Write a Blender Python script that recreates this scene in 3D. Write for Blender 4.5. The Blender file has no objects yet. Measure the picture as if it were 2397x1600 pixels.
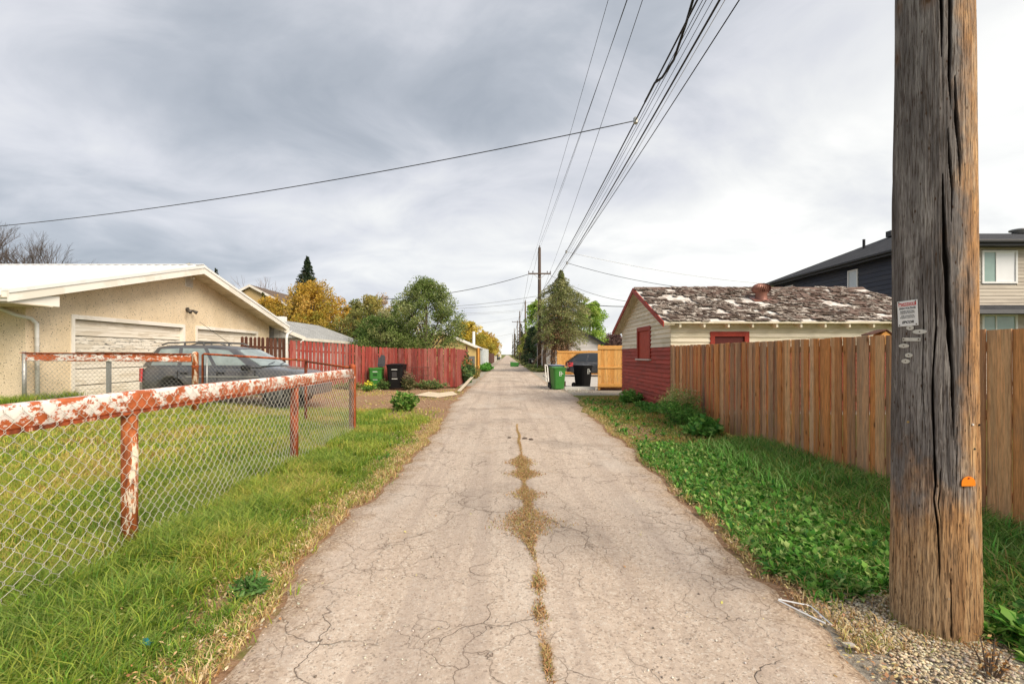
import bpy, bmesh, math, random
import numpy as np
from mathutils import Vector, Matrix, Euler

# ------------------------------------------------------------------ camera, sky, sun, exposure
SC = bpy.context.scene
COL = SC.collection
EYE = 1.61
FPX = 1132.0            # focal length in pixels of the 2397 px wide photograph
VX, VY = 1187.0, 829.0  # vanishing point of the lane in the photograph
cam_d = bpy.data.cameras.new('camera')
cam_d.sensor_width = 36.0
cam_d.lens = FPX / 2397 * 36
cam_d.shift_x = 11.5 / 2397
cam_d.shift_y = 29.0 / 2397
cam_d.clip_start = 0.05
cam_d.clip_end = 3000
cam = bpy.data.objects.new('camera', cam_d)
cam.location = (0, 0, EYE)
cam.rotation_euler = (math.radians(90), 0, 0)
COL.objects.link(cam)
SC.camera = cam
SC.view_settings.view_transform = 'Standard'
SC.view_settings.look = 'None'
SC.view_settings.gamma = 1
SC.view_settings.exposure = 1.66
SC.view_settings.use_curve_mapping = False

SUN_EL, SUN_AZ = math.radians(40), math.radians(134)   # azimuth measured clockwise from +Y (down the lane): sun to the right, a little behind
sd = Vector((math.sin(SUN_AZ) * math.cos(SUN_EL), math.cos(SUN_AZ) * math.cos(SUN_EL), math.sin(SUN_EL)))
sun_d = bpy.data.lights.new('sun', 'SUN')
sun_d.energy = 1.5
sun_d.angle = math.radians(38)
sun_d.color = (1.0, 0.88, 0.72)
sun = bpy.data.objects.new('sun', sun_d)
sun.rotation_euler = (-sd).to_track_quat('-Z', 'Y').to_euler()
COL.objects.link(sun)

world = bpy.data.worlds.new("World")
SC.world = world
world.use_nodes = True
wt = world.node_tree
wt.nodes.clear()
def wn(t, **kw):
    n = wt.nodes.new(t)
    for k, v in kw.items():
        setattr(n, k, v)
    return n
def wl(a, b): wt.links.new(a, b)
def wm(op, a, b=None, c=None, clamp=False):
    n = wn('ShaderNodeMath', operation=op); n.use_clamp = clamp
    for i, v in enumerate((a, b, c)):
        if v is None: continue
        if isinstance(v, (int, float)): n.inputs[i].default_value = v
        else: wl(v, n.inputs[i])
    return n.outputs[0]
sky = wn('ShaderNodeTexSky', sky_type='NISHITA')
sky.sun_disc = False
sky.sun_elevation = SUN_EL
sky.sun_rotation = SUN_AZ
bg1 = wn('ShaderNodeBackground'); bg1.inputs[1].default_value = 0.05
wl(sky.outputs[0], bg1.inputs[0])
geo = wn('ShaderNodeTexCoord')
sep = wn('ShaderNodeSeparateXYZ'); wl(geo.outputs['Generated'], sep.inputs[0])
dx, dy, dz = sep.outputs
up = wm('MAXIMUM', dz, 0.0)
inv = wm('DIVIDE', 1.0, wm('ADD', up, 0.30))       # the cloud layer seen in perspective
comb = wn('ShaderNodeCombineXYZ')
wl(wm('MULTIPLY', dx, inv), comb.inputs[0]); wl(wm('MULTIPLY', dy, inv), comb.inputs[1])
mp = wn('ShaderNodeMapping'); wl(comb.outputs[0], mp.inputs[0])
mp.inputs['Rotation'].default_value = (0, 0, math.radians(-24))
mp.inputs['Scale'].default_value = (0.85, 1.05, 1)
mp.inputs['Location'].default_value = (3.3, 1.2, 0)
def wnoise(scale, detail, rough, dist):
    n = wn('ShaderNodeTexNoise'); wl(mp.outputs[0], n.inputs['Vector'])
    n.inputs['Scale'].default_value = scale; n.inputs['Detail'].default_value = detail
    n.inputs['Roughness'].default_value = rough; n.inputs['Distortion'].default_value = dist
    return n.outputs[0]
n1 = wnoise(0.75, 5, 0.5, 0.3)
n2 = wnoise(2.6, 7, 0.55, 0.5)
side = wm('MULTIPLY_ADD', dx, 0.36, 0.0)             # thinner cloud towards the sun's side
low = wm('MULTIPLY', wm('SUBTRACT', 1.0, up), 0.0)
v = wm('ADD', wm('MULTIPLY', wm('SUBTRACT', n1, 0.5), 1.6), wm('MULTIPLY', wm('SUBTRACT', n2, 0.5), 0.95))
v = wm('ADD', wm('ADD', v, side), 0.50)
v = wm('ADD', v, wm('MULTIPLY', wm('SUBTRACT', 0.45, up), 0.50))
cr = wn('ShaderNodeValToRGB'); wl(v, cr.inputs[0])
els = cr.color_ramp.elements
SKYC = [(0.0, (0.188, 0.210, 0.240)), (0.28, (0.270, 0.288, 0.318)), (0.52, (0.385, 0.392, 0.418)), (0.76, (0.480, 0.482, 0.480)), (1.0, (0.58, 0.575, 0.555))]
while len(els) < len(SKYC): els.new(0.5)
for e, (p, c) in zip(els, SKYC):
    e.position = p; e.color = (*c, 1)
bg2 = wn('ShaderNodeBackground'); wl(cr.outputs[0], bg2.inputs[0]); bg2.inputs[1].default_value = 0.62
mx = wn('ShaderNodeMixShader'); mx.inputs[0].default_value = 0.93
wl(bg1.outputs[0], mx.inputs[1]); wl(bg2.outputs[0], mx.inputs[2])
wo = wn('ShaderNodeOutputWorld'); wl(mx.outputs[0], wo.inputs[0])

# ------------------------------------------------------------------ helpers
RNG = random.Random(7)
NR = np.random.RandomState(11)

def at(px, py, d):
    """world point that the photograph shows at pixel (px, py), d metres down the lane"""
    return Vector(((px - VX) * d / FPX, d, EYE + (VY - py) * d / FPX))

def sstep(t):
    t = np.clip(t, 0, 1)
    return t * t * (3 - 2 * t)

def gz(x, y):
    """height of the ground: level lane, the left yards a little higher"""
    return 0.36 * sstep((-4.3 - np.asarray(x, float)) / 7.5)

def gzf(x, y): return float(gz(x, y))

class MB:
    def __init__(s): s.v = []; s.f = []
    def add(s, vs, fs):
        o = len(s.v); s.v += [tuple(p) for p in vs]; s.f += [tuple(i + o for i in f) for f in fs]; return s
    def box(s, x0, x1, y0, y1, z0, z1):
        return s.add([(x0,y0,z0),(x1,y0,z0),(x1,y1,z0),(x0,y1,z0),(x0,y0,z1),(x1,y0,z1),(x1,y1,z1),(x0,y1,z1)],
            [(0,3,2,1),(4,5,6,7),(0,1,5,4),(1,2,6,5),(2,3,7,6),(3,0,4,7)])
    def beam(s, a, b, w, h, up=(0,0,1)):
        a = Vector(a); b = Vector(b); d = (b - a).normalized(); u = Vector(up)
        r = d.cross(u)
        if r.length < 1e-4: r = d.cross(Vector((1,0,0)))
        r.normalize(); u = r.cross(d).normalized()
        r = r * w / 2; u = u * h / 2
        vs = [a-r-u, a+r-u, a+r+u, a-r+u, b-r-u, b+r-u, b+r+u, b-r+u]
        return s.add(vs, [(0,1,2,3),(7,6,5,4),(0,4,5,1),(1,5,6,2),(2,6,7,3),(3,7,4,0)])
    def prism(s, poly, vec):
        n = len(poly); vec = Vector(vec)
        p = [Vector(q) for q in poly]
        return s.add(p + [q + vec for q in p], [tuple(range(n))[::-1], tuple(range(n, 2*n))] + [(i, (i+1) % n, (i+1) % n + n, i + n) for i in range(n)])
    def tube(s, pts, r, n=6, cap=True):
        pts = [Vector(p) for p in pts]; m = len(pts)
        rs = r if isinstance(r, (list, tuple)) else [r] * m
        o = len(s.v); prev = None
        for i, p in enumerate(pts):
            d = (pts[min(i+1, m-1)] - pts[max(i-1, 0)]).normalized()
            if prev is None:
                a = d.cross(Vector((0,0,1)))
                if a.length < 1e-3: a = d.cross(Vector((1,0,0)))
            else: a = prev - d * prev.dot(d)
            a.normalize(); prev = a; b = d.cross(a)
            for k in range(n):
                t = 2 * math.pi * k / n
                q = p + (a * math.cos(t) + b * math.sin(t)) * rs[i]
                s.v.append(tuple(q))
        for i in range(m-1):
            for k in range(n):
                k2 = (k+1) % n
                s.f.append((o+i*n+k, o+i*n+k2, o+(i+1)*n+k2, o+(i+1)*n+k))
        if cap:
            s.f.append(tuple(o+k for k in range(n))[::-1]); s.f.append(tuple(o+(m-1)*n+k for k in range(n)))
        return s
    def lathe(s, prof, c, n=24):
        """prof: list of (r, z)"""
        o = len(s.v); m = len(prof)
        for r, z in prof:
            for k in range(n):
                t = 2*math.pi*k/n
                s.v.append((c[0]+r*math.cos(t), c[1]+r*math.sin(t), c[2]+z))
        for i in range(m-1):
            for k in range(n):
                k2 = (k+1) % n
                s.f.append((o+i*n+k, o+i*n+k2, o+(i+1)*n+k2, o+(i+1)*n+k))
        s.f.append(tuple(o+k for k in range(n))[::-1]); s.f.append(tuple(o+(m-1)*n+k for k in range(n)))
        return s
    def disc(s, c, nrm, r, th, n=14, ry=None):
        c = Vector(c); nrm = Vector(nrm).normalized()
        a = nrm.cross(Vector((0,0,1)))
        if a.length < 1e-3: a = Vector((1,0,0))
        a.normalize(); b = a.cross(nrm).normalized(); ry = ry or r
        poly = [c + a*math.cos(2*math.pi*k/n)*r + b*math.sin(2*math.pi*k/n)*ry for k in range(n)]
        return s.prism(poly, nrm*th)

WM = {}
def wmat(o): return WM.get(o.name, Matrix.Identity(4))

def setp(o, label=None, cat=None, group=None, kind=None):
    if label: o['label'] = label
    if cat: o['category'] = cat
    if group: o['group'] = group
    if kind: o['kind'] = kind
    return o

def thing(name, label, cat, loc=(0,0,0), rz=0, group=None, rx=0, ry=0):
    o = bpy.data.objects.new(name, None); o.empty_display_size = 0.2
    o.location = loc; o.rotation_euler = (rx, ry, rz)
    COL.objects.link(o)
    WM[o.name] = Matrix.Translation(Vector(loc)) @ Euler((rx, ry, rz)).to_matrix().to_4x4()
    return setp(o, label, cat, group)

def link(name, me, mat, parent=None):
    o = bpy.data.objects.new(name, me)
    if mat is not None and not me.materials: me.materials.append(mat)
    COL.objects.link(o)
    if parent is not None:
        o.parent = parent; WM[o.name] = wmat(parent)
    return o

def part(name, mb, mat, parent=None, smooth=False, label=None, cat=None, group=None, kind=None, local=False, bevel=0, sub=0):
    me = bpy.data.meshes.new(name)
    vs = mb.v
    if parent is not None and not local:
        inv_ = wmat(parent).inverted(); vs = [tuple(inv_ @ Vector(p)) for p in vs]
    me.from_pydata(vs, [], mb.f)
    bm = bmesh.new(); bm.from_mesh(me); bmesh.ops.recalc_face_normals(bm, faces=bm.faces)
    bm.to_mesh(me); bm.free()
    if smooth: me.shade_smooth()
    o = link(name, me, mat, parent)
    if bevel:
        md = o.modifiers.new('bevel', 'BEVEL'); md.width = bevel; md.segments = 2; md.limit_method = 'ANGLE'; md.angle_limit = math.radians(35)
    return setp(o, label, cat, group, kind)

def npmesh(name, V, F, mat, parent=None, col=None, smooth=False, local=False, attrs=None, **kw):
    """mesh from numpy arrays: V (n,3), F (m,3) or (m,4)"""
    V = np.asarray(V, np.float32)
    if parent is not None and not local:
        M_ = np.array(wmat(parent).inverted()); V = V @ M_[:3,:3].T.astype(np.float32) + M_[:3,3].astype(np.float32)
    k = F.shape[1]
    me = bpy.data.meshes.new(name)
    me.vertices.add(len(V)); me.vertices.foreach_set('co', V.astype(np.float32).ravel())
    me.loops.add(F.size); me.loops.foreach_set('vertex_index', F.astype(np.int32).ravel())
    me.polygons.add(len(F)); me.polygons.foreach_set('loop_start', np.arange(0, F.size, k, dtype=np.int32))
    me.polygons.foreach_set('loop_total', np.full(len(F), k, np.int32))
    me.update(calc_edges=True)
    if col is not None:
        ca = me.color_attributes.new('tint', 'FLOAT_COLOR', 'POINT')
        c4 = np.ones((len(V), 4), np.float32); c4[:, :3] = col
        ca.data.foreach_set('color', c4.ravel())
    for an, av in (attrs or {}).items():
        a = me.attributes.new(an, 'FLOAT', 'POINT'); a.data.foreach_set('value', np.asarray(av, np.float32))
    if smooth: me.shade_smooth()
    o = link(name, me, mat, parent)
    return setp(o, **kw)

def hash2(i, j, seed):
    h = (i.astype(np.int64) * 374761393 + j.astype(np.int64) * 668265263 + seed * 1442695041) & 0x7fffffff
    h = (h ^ (h >> 13)) * 1274126177 & 0x7fffffff
    return ((h ^ (h >> 16)) & 0xffff) / 65535.0
def vn(x, y, seed=0):
    x = np.asarray(x, float); y = np.asarray(y, float)
    i = np.floor(x); j = np.floor(y); fx = x - i; fy = y - j
    fx = fx*fx*(3-2*fx); fy = fy*fy*(3-2*fy)
    i = i.astype(np.int64); j = j.astype(np.int64)
    a = hash2(i, j, seed); b = hash2(i+1, j, seed); c = hash2(i, j+1, seed); d = hash2(i+1, j+1, seed)
    return (a*(1-fx)+b*fx)*(1-fy) + (c*(1-fx)+d*fx)*fy
def fbm(x, y, seed=0, o=4):
    s = 0; a = .5; t = 0
    for k in range(o):
        s = s + a*vn(np.asarray(x)*2**k, np.asarray(y)*2**k, seed+k); t += a; a *= .5
    return s/t

# ------------------------------------------------------------------ materials
class Mt:
    def __init__(s, name, rough=0.8, metal=0.0, spec=0.3):
        s.m = bpy.data.materials.new(name); s.m.use_nodes = True
        s.t = s.m.node_tree; s.b = s.t.nodes['Principled BSDF']
        s.b.inputs['Roughness'].default_value = rough; s.b.inputs['Metallic'].default_value = metal
        s.b.inputs['Specular IOR Level'].default_value = spec
        s.tcn = s.t.nodes.new('ShaderNodeTexCoord'); s.oi = s.t.nodes.new('ShaderNodeObjectInfo')
    def set(s, sock, v):
        if isinstance(v, bpy.types.NodeSocket): s.t.links.new(v, sock)
        elif isinstance(v, (tuple, list)): sock.default_value = (*v, 1) if len(v) == 3 and sock.type == 'RGBA' else v
        else: sock.default_value = v
    def n(s, t, ins=None, **kw):
        n = s.t.nodes.new(t)
        for k, v in kw.items(): setattr(n, k, v)
        for k, v in (ins or {}).items(): s.set(n.inputs[k], v)
        return n
    def obj(s): return s.tcn.outputs['Object']
    def geo(s): return s.n('ShaderNodeNewGeometry').outputs['Position']
    def rnd(s): return s.oi.outputs['Random']
    def mp(s, v, sc=(1,1,1), loc=(0,0,0), rot=(0,0,0)):
        return s.n('ShaderNodeMapping', {'Vector': v, 'Scale': sc, 'Location': loc, 'Rotation': rot}).outputs[0]
    def shift(s, v, k=37.0):
        c = s.n('ShaderNodeCombineXYZ', {0: s.ma('MULTIPLY', s.rnd(), k), 1: s.ma('MULTIPLY', s.rnd(), k*1.7), 2: s.ma('MULTIPLY', s.rnd(), k*.6)}).outputs[0]
        return s.n('ShaderNodeVectorMath', {0: v, 1: c}, operation='ADD').outputs[0]
    def noi(s, v, sc, det=4, ro=.55, di=0.0):
        return s.n('ShaderNodeTexNoise', {'Vector': v, 'Scale': sc, 'Detail': det, 'Roughness': ro, 'Distortion': di}).outputs[0]
    def noc(s, v, sc, det=2):
        return s.n('ShaderNodeTexNoise', {'Vector': v, 'Scale': sc, 'Detail': det}).outputs[1]
    def vor(s, v, sc, feature='F1', rnd=1.0):
        return s.n('ShaderNodeTexVoronoi', {'Vector': v, 'Scale': sc, 'Randomness': rnd}, feature=feature)
    def ramp(s, f, st, interp='LINEAR'):
        n = s.n('ShaderNodeValToRGB', {0: f}); r = n.color_ramp; r.interpolation = interp
        while len(r.elements) < len(st): r.elements.new(.5)
        for e, (p, c) in zip(r.elements, st):
            e.position = p; e.color = (*c, 1) if isinstance(c, (tuple, list)) else (c, c, c, 1)
        return n.outputs[0]
    def mix(s, f, a, b, mode='MIX'):
        n = s.n('ShaderNodeMix', data_type='RGBA', blend_type=mode); n.clamp_factor = True
        s.set(n.inputs[0], f); s.set(n.inputs[6], a); s.set(n.inputs[7], b)
        return n.outputs[2]
    def ma(s, op, a, b=0.0, clamp=False):
        n = s.n('ShaderNodeMath', operation=op); n.use_clamp = clamp
        s.set(n.inputs[0], a); s.set(n.inputs[1], b); return n.outputs[0]
    def sep(s, v): return s.n('ShaderNodeSeparateXYZ', {0: v}).outputs
    def attr(s, nm, out='Fac'): return s.n('ShaderNodeAttribute', attribute_name=nm).outputs[out]
    def bump(s, h, st=.5, di=.01):
        n = s.n('ShaderNodeBump', {'Height': h, 'Strength': st, 'Distance': di}); s.t.links.new(n.outputs[0], s.b.inputs['Normal']); return n
    def col(s, c): s.set(s.b.inputs['Base Color'], c); return s
    def ro(s, c): s.set(s.b.inputs['Roughness'], c); return s

def flat(name, c, rough=.7, metal=0, spec=.3, var=.12, nsc=12, bump=0):
    m = Mt(name, rough, metal, spec)
    f = m.noi(m.obj(), nsc, 5, .6)
    a = tuple(x*(1-var) for x in c); b = tuple(min(1, x*(1+var)) for x in c)
    m.col(m.ramp(f, [(.3, a), (.7, b)]))
    if bump: m.bump(f, bump, .01)
    return m.m

def m_wood(name, tones, zax='z', streak=(9, 9, .7), dark=.35, fine=60, rough=.8, vary=1.0, knots=True, grey=None):
    """sawn boards: tone per board, long grain, knots and dark streaks"""
    m = Mt(name, rough)
    o = m.shift(m.obj())
    sc = {'z': (1,1,.06), 'x': (.06,1,1), 'y': (1,.06,1)}[zax]
    v = m.mp(o, sc)
    base = m.ramp(m.rnd(), [(i/len(tones), c) for i, c in enumerate(tones)], 'CONSTANT')
    g1 = m.noi(v, 16, 4, .6, .6); g2 = m.noi(v, fine*1.6, 3, .7)
    c = m.mix(m.ramp(g1, [(.38, 0.0), (.62, .45)]), base, tuple(min(1,x*1.35) for x in tones[0]))
    c = m.mix(m.ramp(g1, [(.25, dark), (.55, 0.0)]), c, tuple(x*.28 for x in tones[-1]))
    c = m.mix(m.ramp(g2, [(.35, .55), (.6, 0.0)]), c, tuple(x*.3 for x in tones[0]))
    if grey: c = m.mix(m.ramp(m.noi(m.mp(o, {'z': (1,1,.25), 'x': (.25,1,1), 'y': (1,.25,1)}[zax]), 5, 4, .6), [(.52, 0.0), (.74, .6)]), c, grey)
    if knots:
        kv = m.vor(m.mp(o, {'z': (1,1,.45), 'x': (.45,1,1), 'y': (1,.45,1)}[zax]), 5.5).outputs['Distance']
        c = m.mix(m.ramp(kv, [(.05, .95), (.11, 0.0)]), c, (.05,.025,.012))
        c = m.mix(m.ramp(kv, [(.10, .35), (.22, 0.0)]), c, tuple(x*.5 for x in tones[0]))
    m.col(c); m.bump(m.ma('ADD', g1, m.ma('MULTIPLY', g2, .6)), .5, .004)
    return m.m

def m_tint(name, rough=.6, trans=.25, spec=.25):
    m = Mt(name, rough, 0, spec)
    c = m.attr('tint', 'Color'); m.col(c)
    tr = m.n('ShaderNodeBsdfTranslucent', {'Color': c}).outputs[0]
    mx_ = m.n('ShaderNodeMixShader', {0: trans, 1: m.b.outputs[0], 2: tr}).outputs[0]
    m.t.links.new(mx_, m.t.nodes['Material Output'].inputs[0])
    return m.m

def m_paint_worn(name, paint, under, amt=.5, sc=6, axis=(1,1,1), rough=.6, dark=None, zg=None):
    m = Mt(name, rough)
    o = m.shift(m.mp(m.obj(), axis), 5)
    a = m.noi(o, sc, 7, .62, .25); b = m.noi(o, sc*4.5, 5, .7)
    f = m.ma('ADD', m.ma('MULTIPLY', a, .6), m.ma('MULTIPLY', b, .4))
    t = .5 + (.5-amt)*.35
    if zg: f = m.ma('ADD', f, m.ma('MULTIPLY', m.ma('SUBTRACT', m.sep(m.obj())[2], zg), .40))
    k = m.ramp(f, [(t-.012, 0.0), (t+.012, 1.0)])
    pc = m.mix(m.ramp(b, [(.3, .25), (.6, 0.0)]), paint, tuple(x*.7 for x in paint))
    uc = m.mix(m.ramp(m.noi(o, sc*2, 5, .6), [(.35, 1.0), (.6, 0.0)]), under, dark or tuple(x*.45 for x in under))
    m.col(m.mix(k, uc, pc)); m.bump(k, .4, .003)
    return m.m

def m_siding(name, c, grime=(.16,.15,.12), amt=.15, axis=(.15,.15,1), rough=.6, sc=3, chip=None, chipamt=.42, rv=.15):
    m = Mt(name, rough)
    o = m.shift(m.obj(), 11)
    f = m.noi(m.mp(o, axis), sc, 6, .65, .3)
    cc = m.mix(m.ramp(f, [(.5-amt, .55), (.5+amt*.2, 0.0)]), c, grime)
    cc = m.mix(m.ma('MULTIPLY', m.rnd(), rv), cc, tuple(x*.5 for x in c))
    if chip:
        g = m.noi(m.mp(o, (axis[0]*2, axis[1]*2, 5)), sc*3.5, 6, .7)
        cc = m.mix(m.ramp(g, [(chipamt-.09, 1.0), (chipamt-.05, 0.0)]), cc, chip)
    m.col(cc); m.bump(m.noi(m.mp(o, axis), 30, 3), .15, .003)
    return m.m
# ------------------------------------------------------------------ materials used below
def m_ground():
    m = Mt('soil_and_turf', .95, 0, .1)
    p = m.obj()
    n = m.noi(p, 1.3, 5, .6); f = m.noi(p, 14, 6, .7); g = m.noi(p, 60, 4, .7)
    turf = m.ramp(m.ma('ADD', m.ma('MULTIPLY', n, .5), m.ma('MULTIPLY', f, .5)), [(.3, (.07,.085,.022)), (.5, (.16,.17,.045)), (.7, (.27,.23,.075))])
    dirt = m.ramp(m.ma('ADD', m.ma('MULTIPLY', f, .5), m.ma('MULTIPLY', g, .5)), [(.32, (.15,.085,.045)), (.5, (.33,.20,.12)), (.68, (.47,.34,.23))])
    grav = m.ramp(m.ma('ADD', m.ma('MULTIPLY', f, .4), m.ma('MULTIPLY', g, .6)), [(.3, (.17,.14,.11)), (.5, (.37,.33,.27)), (.68, (.55,.5,.43))])
    k1 = m.ramp(m.ma('ADD', m.attr('dirt'), m.ma('MULTIPLY', m.ma('SUBTRACT', m.noi(p, 2.2, 6, .65), .5), 1.3)), [(.42, 0.0), (.6, 1.0)])
    k2 = m.ramp(m.ma('ADD', m.attr('gravel'), m.ma('MULTIPLY', m.ma('SUBTRACT', f, .5), .9)), [(.42, 0.0), (.58, 1.0)])
    m.col(m.mix(k2, m.mix(k1, turf, dirt), grav))
    m.bump(m.ma('ADD', f, m.ma('MULTIPLY', g, .7)), .7, .03)
    return m.m

def m_lane():
    m = Mt('old_chip_seal_asphalt', .93, 0, .15)
    p = m.obj(); s = m.sep(p)
    chips = m.vor(p, 85).outputs['Color']
    cs = m.sep(chips)[0]
    fine = m.noi(p, 240, 3, .7); mid = m.noi(p, 22, 6, .65); big = m.noi(m.mp(p, (1.2,.35,1)), 1.1, 5, .6, .3)
    base = m.ramp(m.ma('ADD', m.ma('MULTIPLY', mid, .55), m.ma('MULTIPLY', big, .45)), [(.32, (.43,.335,.26)), (.5, (.59,.48,.385)), (.66, (.70,.595,.495))])
    c = m.mix(m.ramp(cs, [(.07, .5), (.16, 0.0)]), base, (.2,.15,.12))
    c = m.mix(m.ramp(cs, [(.84, 0.0), (.93, .6)]), c, (.72,.66,.57))
    c = m.mix(m.ramp(fine, [(.36, .42), (.5, 0.0)]), c, (.2,.15,.11))
    # wheel tracks run smoother and a little darker
    tr = m.noi(m.mp(p, (1.9, .06, 1)), 2.1, 4, .6, .2)
    c = m.mix(m.ramp(tr, [(.48, 0.0), (.62, .5)]), c, (.40,.32,.265))
    c = m.mix(m.ramp(m.noi(m.mp(p, (1.0,.5,1)), .9, 3, .5), [(.56, 0.0), (.70, .45)]), c, (.60,.54,.47))
    c = m.mix(m.ramp(m.noi(m.mp(p, (1,1,1)), .33, 4, .6), [(.52, 0.0), (.62, .5)]), c, (.29,.24,.2))
    # cracks
    w = m.n('ShaderNodeVectorMath', {0: p, 1: m.n('ShaderNodeVectorMath', {0: m.noc(p, 2.6, 5), 'Scale': .5}, operation='SCALE').outputs[0]}, operation='ADD').outputs[0]
    e1 = m.vor(m.mp(w, (1.0,.62,1)), .95, 'DISTANCE_TO_EDGE').outputs['Distance']
    e2 = m.vor(m.mp(w, (1.2,.8,1)), 3.1, 'DISTANCE_TO_EDGE').outputs['Distance']
    area = m.noi(p, .7, 3, .5)
    k1 = m.ma('MULTIPLY', m.ramp(e1, [(.0003, .75), (.0046, 0.0)]), m.ramp(m.noi(p, 1.3, 3), [(.44, 0.0), (.56, 1.0)]))
    k2 = m.ma('MULTIPLY', m.ramp(e2, [(.0005, .65), (.0075, 0.0)]), m.ramp(area, [(.42, 0.0), (.52, .9)]))
    k = m.ma('MAXIMUM', k1, k2)
    halo = m.ma('MULTIPLY', m.ma('MAXIMUM', m.ramp(e1, [(.0, .16), (.04, 0.0)]), m.ma('MULTIPLY', m.ramp(e2, [(.0, .35), (.05, 0.0)]), m.ramp(area, [(.44, 0.0), (.58, 1.0)]))), 1.0)
    c = m.mix(halo, c, (.24,.18,.14)); c = m.mix(k, c, (.11,.08,.06))
    # the dead grass seam down the middle
    xw = m.ma('ADD', m.ma('SUBTRACT', s[0], m.ma('ADD', .195, m.ma('MULTIPLY', s[1], .002))), m.ma('MULTIPLY', m.ma('SUBTRACT', m.noi(p, 1.6, 4), .5), .14))
    d = m.ma('ABSOLUTE', xw, 0)
    seam = m.ma('MULTIPLY', m.ramp(m.ma('ADD', d, m.ma('MULTIPLY', m.ma('SUBTRACT', mid, .5), .12)), [(.012, 1.0), (.055, 0.0)]), m.ramp(s[1], [(.0, 1.0), (1.0, 1.0)]))
    seam = m.ma('MULTIPLY', seam, m.ma('MULTIPLY', m.ramp(m.ma('MULTIPLY', s[1], .1), [(.9, 1.0), (1.3, 0.0)]), m.ramp(m.noi(m.mp(p,(1,1,1)), 1.1, 3), [(.48, 0.0), (.60, .4)])))
    c = m.mix(seam, c, m.ramp(mid, [(.4, (.22,.12,.05)), (.6, (.38,.24,.12))]))
    ed_ = m.ramp(m.ma('ADD', m.attr('edge'), m.ma('MULTIPLY', m.ma('SUBTRACT', m.noi(p, 3.2, 6, .7), .5), .75)), [(.06, .85), (.34, 0.0)])
    c = m.mix(ed_, c, m.ramp(m.ma('ADD', m.ma('MULTIPLY', mid, .5), m.ma('MULTIPLY', cs, .4)), [(.25, (.22,.14,.085)), (.5, (.42,.30,.20)), (.75, (.62,.50,.37))]))
    c = m.mix(m.ramp(m.noi(m.mp(p, (1,.5,1)), 1.7, 5, .65), [(.60, 0.0), (.72, .38)]), c, (.40,.28,.18))
    m.col(c)
    h = m.ma('SUBTRACT', m.ma('ADD', m.ma('MULTIPLY', cs, .5), m.ma('MULTIPLY', mid, .8)), m.ma('MULTIPLY', k, 1.1))
    m.bump(h, .75, .012)
    return m.m

def m_pad():
    m = Mt('pale_concrete', .85, 0, .2)
    p = m.obj(); a = m.noi(p, 1.2, 5, .6); b = m.noi(p, 40, 4, .7)
    m.col(m.ramp(m.ma('ADD', m.ma('MULTIPLY', a, .6), m.ma('MULTIPLY', b, .4)), [(.35, (.40,.365,.32)), (.65, (.62,.58,.53))]))
    m.bump(b, .3, .01); return m.m

M_GROUND, M_LANE, M_PAD = m_ground(), m_lane(), m_pad()
M_TINT = m_tint('grass_and_leaves', .55, .28)
M_FOL = m_tint('tree_foliage', .6, .3)
M_DRY = m_tint('dry_litter', .8, .1)
M_WIRE_BLACK = flat('black_cable', (.018,.018,.02), .5)
M_METAL = flat('weathered_galvanised_steel', (.42,.42,.40), .45, .6, .5, .2, 30)
M_WHITE = m_siding('white_painted_metal', (.74,.73,.70), (.5,.48,.42), .08)
M_BARK = flat('grey_brown_bark', (.14,.105,.08), .9, 0, .2, .45, 18, .6)
M_GLASS = flat('window_glass', (.16,.20,.20), .06, 0, .9, .05)
M_DARKGLASS = flat('dark_car_glass', (.03,.036,.045), .12, 0, .3, .05)

# ------------------------------------------------------------------ ground sheet to the horizon
def axis_lines(a, b, step, far, k=1.35):
    l = list(np.arange(a, b + 1e-6, step)); s = step; x = l[-1]
    while x < far[1]: s *= k; x += s; l.append(x)
    s = step; x = l[0]
    while x > far[0]: s *= k; x -= s; l.insert(0, x)
    return np.array(l)
xs = axis_lines(-14, 12, .13, (-900, 900)); ys = axis_lines(-1, 30, .13, (-40, 2200))
GX, GY = np.meshgrid(xs, ys)
GZ = gz(GX, GY) + (fbm(GX*.9, GY*.9, 5) - .5) * .05 * sstep((np.abs(GX-.15) - 1.9) / .6) * (np.abs(GX) < 40)
def dirt_mask(x, y):
    a = sstep((x + 11.8) / 1.2) * sstep((-1.2 - x) / .4 + .5) * sstep((y - np.where(x < -3.3, 13.4, 11.2)) / 1.6) * sstep((23.6 - y) / 1.0)
    edge = np.exp(-((x + 1.70) / .42)**2) * (y < 30) + np.exp(-((x - 2.0) / .32)**2) * (y < 13)
    r = np.exp(-(((x-2.75)/.55)**2 + ((y-10.2)/1.6)**2)) * .8 + np.exp(-(((x-2.55)/.4)**2 + ((y-6.9)/.9)**2)) * .6
    return np.maximum(np.maximum(a, edge * .9), r)
def gravel_mask(x, y):
    pole = sstep((2.9 - x) / .4) * sstep((x - 1.5) / .2) * sstep((3.25 - y + .25*(x-2)) / .3)
    apron = sstep((x - 1.5) / .4) * sstep((12 - x) / .5) * sstep((y - 18.6) / .8) * sstep((45 - y) / 2)
    far = sstep((y - 23.5) / 1.5) * sstep((3.0 + x) / .5) * sstep((1.2 - x) / .5) * (y < 200) * .7
    return np.maximum(np.maximum(pole, apron), far)
n1_, n2_ = GX.shape
idx = np.arange(n1_*n2_).reshape(n1_, n2_)
F = np.stack([idx[:-1,:-1], idx[:-1,1:], idx[1:,1:], idx[1:,:-1]], -1).reshape(-1, 4)
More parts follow.
